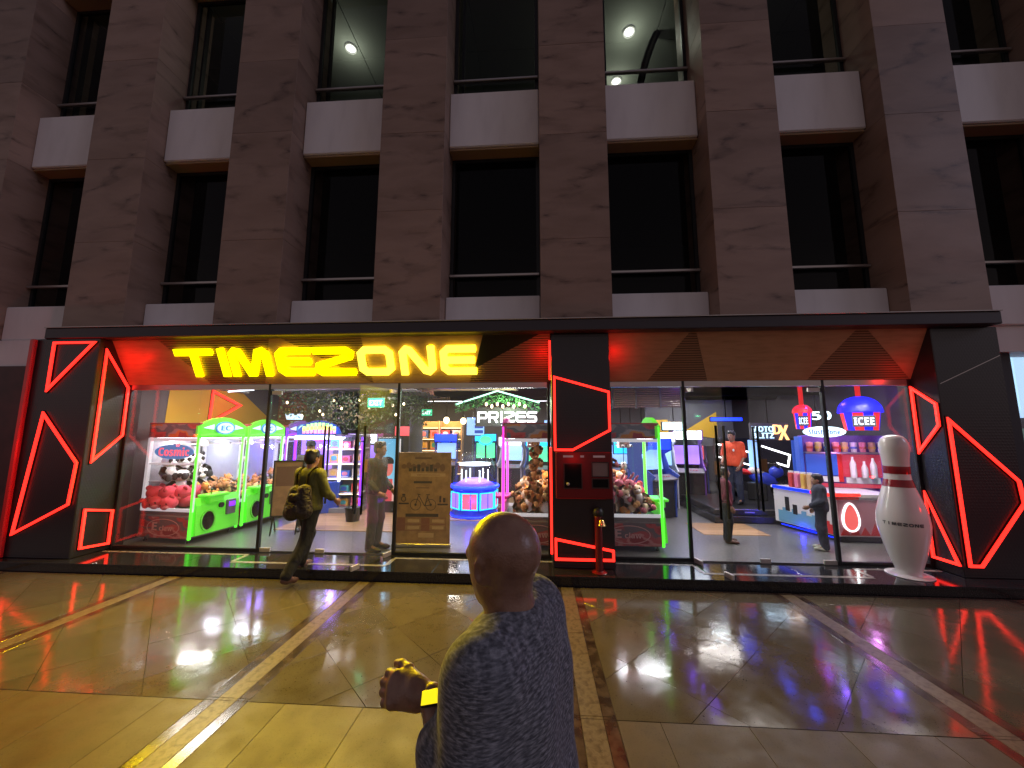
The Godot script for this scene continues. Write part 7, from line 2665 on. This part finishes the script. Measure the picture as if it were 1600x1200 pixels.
	# the walker with a backpack stepping up to the door
	j = joints(1.68, {"face": Vector3(-0.1, 0, 1), "lk": Vector3(0.1, 0.53, 0.14), "la": Vector3(0.1, 0.16, 0.02), "lt": Vector3(0.1, 0.105, 0.17), "rk": Vector3(-0.09, 0.46, -0.12), "ra": Vector3(-0.1, 0.12, -0.4), "rt": Vector3(-0.1, 0.03, -0.27),
		"le": Vector3(0.24, 1.12, 0.02), "lw": Vector3(0.2, 0.98, 0.22), "re": Vector3(-0.25, 1.13, 0.06), "rw": Vector3(-0.22, 1.0, 0.27)})
	var wk := person("person in olive top with backpack stepping up to the door under the yellow sign", Vector3(-3.19, 0.03, -5.3), deg_to_rad(166), j, {"skin": M["skin"], "top": M["olive shirt"], "legs": M["black cloth"], "shoes": M["brown shoes"], "hair": M["black hair"], "thick": 0.016, "sleeve": 0.8, "slack": 0.024, "loose": 0.018, "cell": 0.014, "fine": 0.005})
	var bag := thing("backpack", "dark brown backpack slung low on the back of the person in the olive top", "backpack", Vector3.ZERO)
	bag.transform = wk.transform
	var f := Field.new(Vector3(-0.3, 0.75, -0.45), Vector3(0.3, 1.5, 0.1), 0.012)
	f.cap(Vector3(-0.12, 0.88, -0.2), Vector3(-0.1, 1.14, -0.19), 0.11, 0.09, 0.03)
	f.cap(Vector3(0.06, 0.86, -0.21), Vector3(0.05, 1.13, -0.19), 0.115, 0.08, 0.03)
	f.ell(Vector3(-0.03, 0.9, -0.3), Vector3(0.11, 0.1, 0.05), Basis(), 0.015)
	f.ell(Vector3(-0.03, 1.07, -0.29), Vector3(0.1, 0.05, 0.03), Basis(), 0.012)
	mb = MB.new()
	f.into(mb)
	mat("bag cloth", 0.018, 0.011, 0.008, 0.7)
	obj("bag", mb, M["bag cloth"], bag)
	mb = MB.new()
	mb.tube([Vector3(-0.13, 0.97, -0.335), Vector3(-0.03, 0.99, -0.352), Vector3(0.07, 0.97, -0.335)], 0.006, 6)
	obj("zip", mb, M["stainless"], bag)
	M["bag cloth"].uv1_triplanar = true
	M["bag cloth"].uv1_scale = Vector3(3, 3, 3)
	M["bag cloth"].heightmap_enabled = true
	M["bag cloth"].heightmap_texture = folds
	M["bag cloth"].heightmap_scale = 2.5
	mat("bag strap", 0.12, 0.11, 0.07, 0.7)
	for e in [-1.0, 1.0]:
		mb = MB.new()
		mb.tube([Vector3(e * 0.08, 1.2, -0.16), Vector3(e * 0.1, 1.36, -0.13), Vector3(e * 0.11, 1.44, -0.03), Vector3(e * 0.12, 1.36, 0.12)], 0.014, 6)
		obj("strap", mb, M["bag strap"], bag)
	# the man standing in the doorway, seen from the side
	j = joints(1.68, {"head": Vector3(0, 1.525, 0.05), "face": Vector3(0, -0.25, 1), "lw": Vector3(0.2, 0.95, 0.16), "rw": Vector3(-0.2, 0.95, 0.16), "lt": Vector3(0.12, 0.035, 0.15)})
	person("man in a dark jacket and khaki trousers standing in the doorway under the yellow sign", Vector3(-2.58, SHOP, -6.12), deg_to_rad(80), j, {"skin": M["skin"], "top": M["black cloth"], "top_name": "jacket", "legs": M["khaki cloth"], "shoes": M["dark shoes"], "hair": M["black hair"], "sleeve": 0.95, "slack": 0.022, "loose": 0.012, "cell": 0.015})
	j = joints(1.66, {})
	var cp := person("person in a dark cap and grey top behind the narrow poster stand", Vector3(-4.4, SHOP, -7.25), deg_to_rad(30), j, {"skin": M["skin"], "top": M["grey cloth"], "legs": M["black cloth"], "shoes": M["dark shoes"], "hair": M["black hair"], "sleeve": 0.5})
	f = Field.new(Vector3(-0.2, 1.4, -0.2), Vector3(0.2, 1.85, 0.3), 0.008)
	f.ell(j.head + Vector3(0, 0.15, -0.01), Vector3(0.088, 0.085, 0.105), Basis(), 0.02)
	f.cap(j.head + Vector3(-0.04, 0.14, 0.09), j.head + Vector3(-0.03, 0.13, 0.16), 0.02, 0.012, 0.02)
	f.cap(j.head + Vector3(0.04, 0.14, 0.09), j.head + Vector3(0.03, 0.13, 0.16), 0.02, 0.012, 0.02)
	mb = MB.new()
	f.into(mb)
	obj("cap", mb, M["navy cloth"], cp)
	# staff member on the platform
	j = joints(1.6, {"face": Vector3(0, -0.35, 1), "head": Vector3(0, 1.52, 0.04), "lw": Vector3(0.2, 0.92, 0.12), "re": Vector3(-0.24, 1.13, 0.02), "rw": Vector3(-0.16, 1.0, 0.25)})
	var st := person("staff member in a bright orange polo shirt standing on the black platform", Vector3(4.42, SHOP + 0.275, -9.1), deg_to_rad(-50), j, {"skin": M["skin"], "top": M["orange shirt"], "top_name": "polo_shirt", "legs": M["navy cloth"], "shoes": M["dark shoes"], "hair": M["black hair"], "sleeve": 0.45, "slack": 0.028, "loose": 0.014})
	mb = MB.new()
	mb.ell(Vector3(0.07, 1.17, 0.135), Vector3(0.022, 0.03, 0.006), 6, 10)
	obj("badge", mb, M["white plastic"], st)
	# child at the counter
	j = joints(1.18, {"face": Vector3(0.1, -0.1, 1), "lw": Vector3(0.2, 1.0, 0.2), "le": Vector3(0.24, 1.14, -0.02), "rw": Vector3(-0.23, 0.93, 0.08)})
	j.head += Vector3(0, -0.02, 0)
	person("child in a dark navy outfit and cap standing before the slush counter", Vector3(4.5, SHOP, -6.62), deg_to_rad(-118), j, {"skin": M["skin"], "top": M["navy cloth"], "legs": M["navy cloth"], "shoes": M["pale shoes"], "hair": M["black hair"], "thick": 0.02, "sleeve": 0.95, "slack": 0.024, "loose": 0.016, "cell": 0.012, "fine": 0.005})
	j = joints(1.24, {"face": Vector3(0, -0.2, 1)})
	person("short person in a maroon top and black trousers half hidden by the right door handle", Vector3(3.2, SHOP, -6.95), deg_to_rad(75), j, {"skin": M["skin"], "top": M["maroon cloth"], "legs": M["black cloth"], "shoes": M["brown shoes"], "hair": M["black hair"], "sleeve": 0.95})
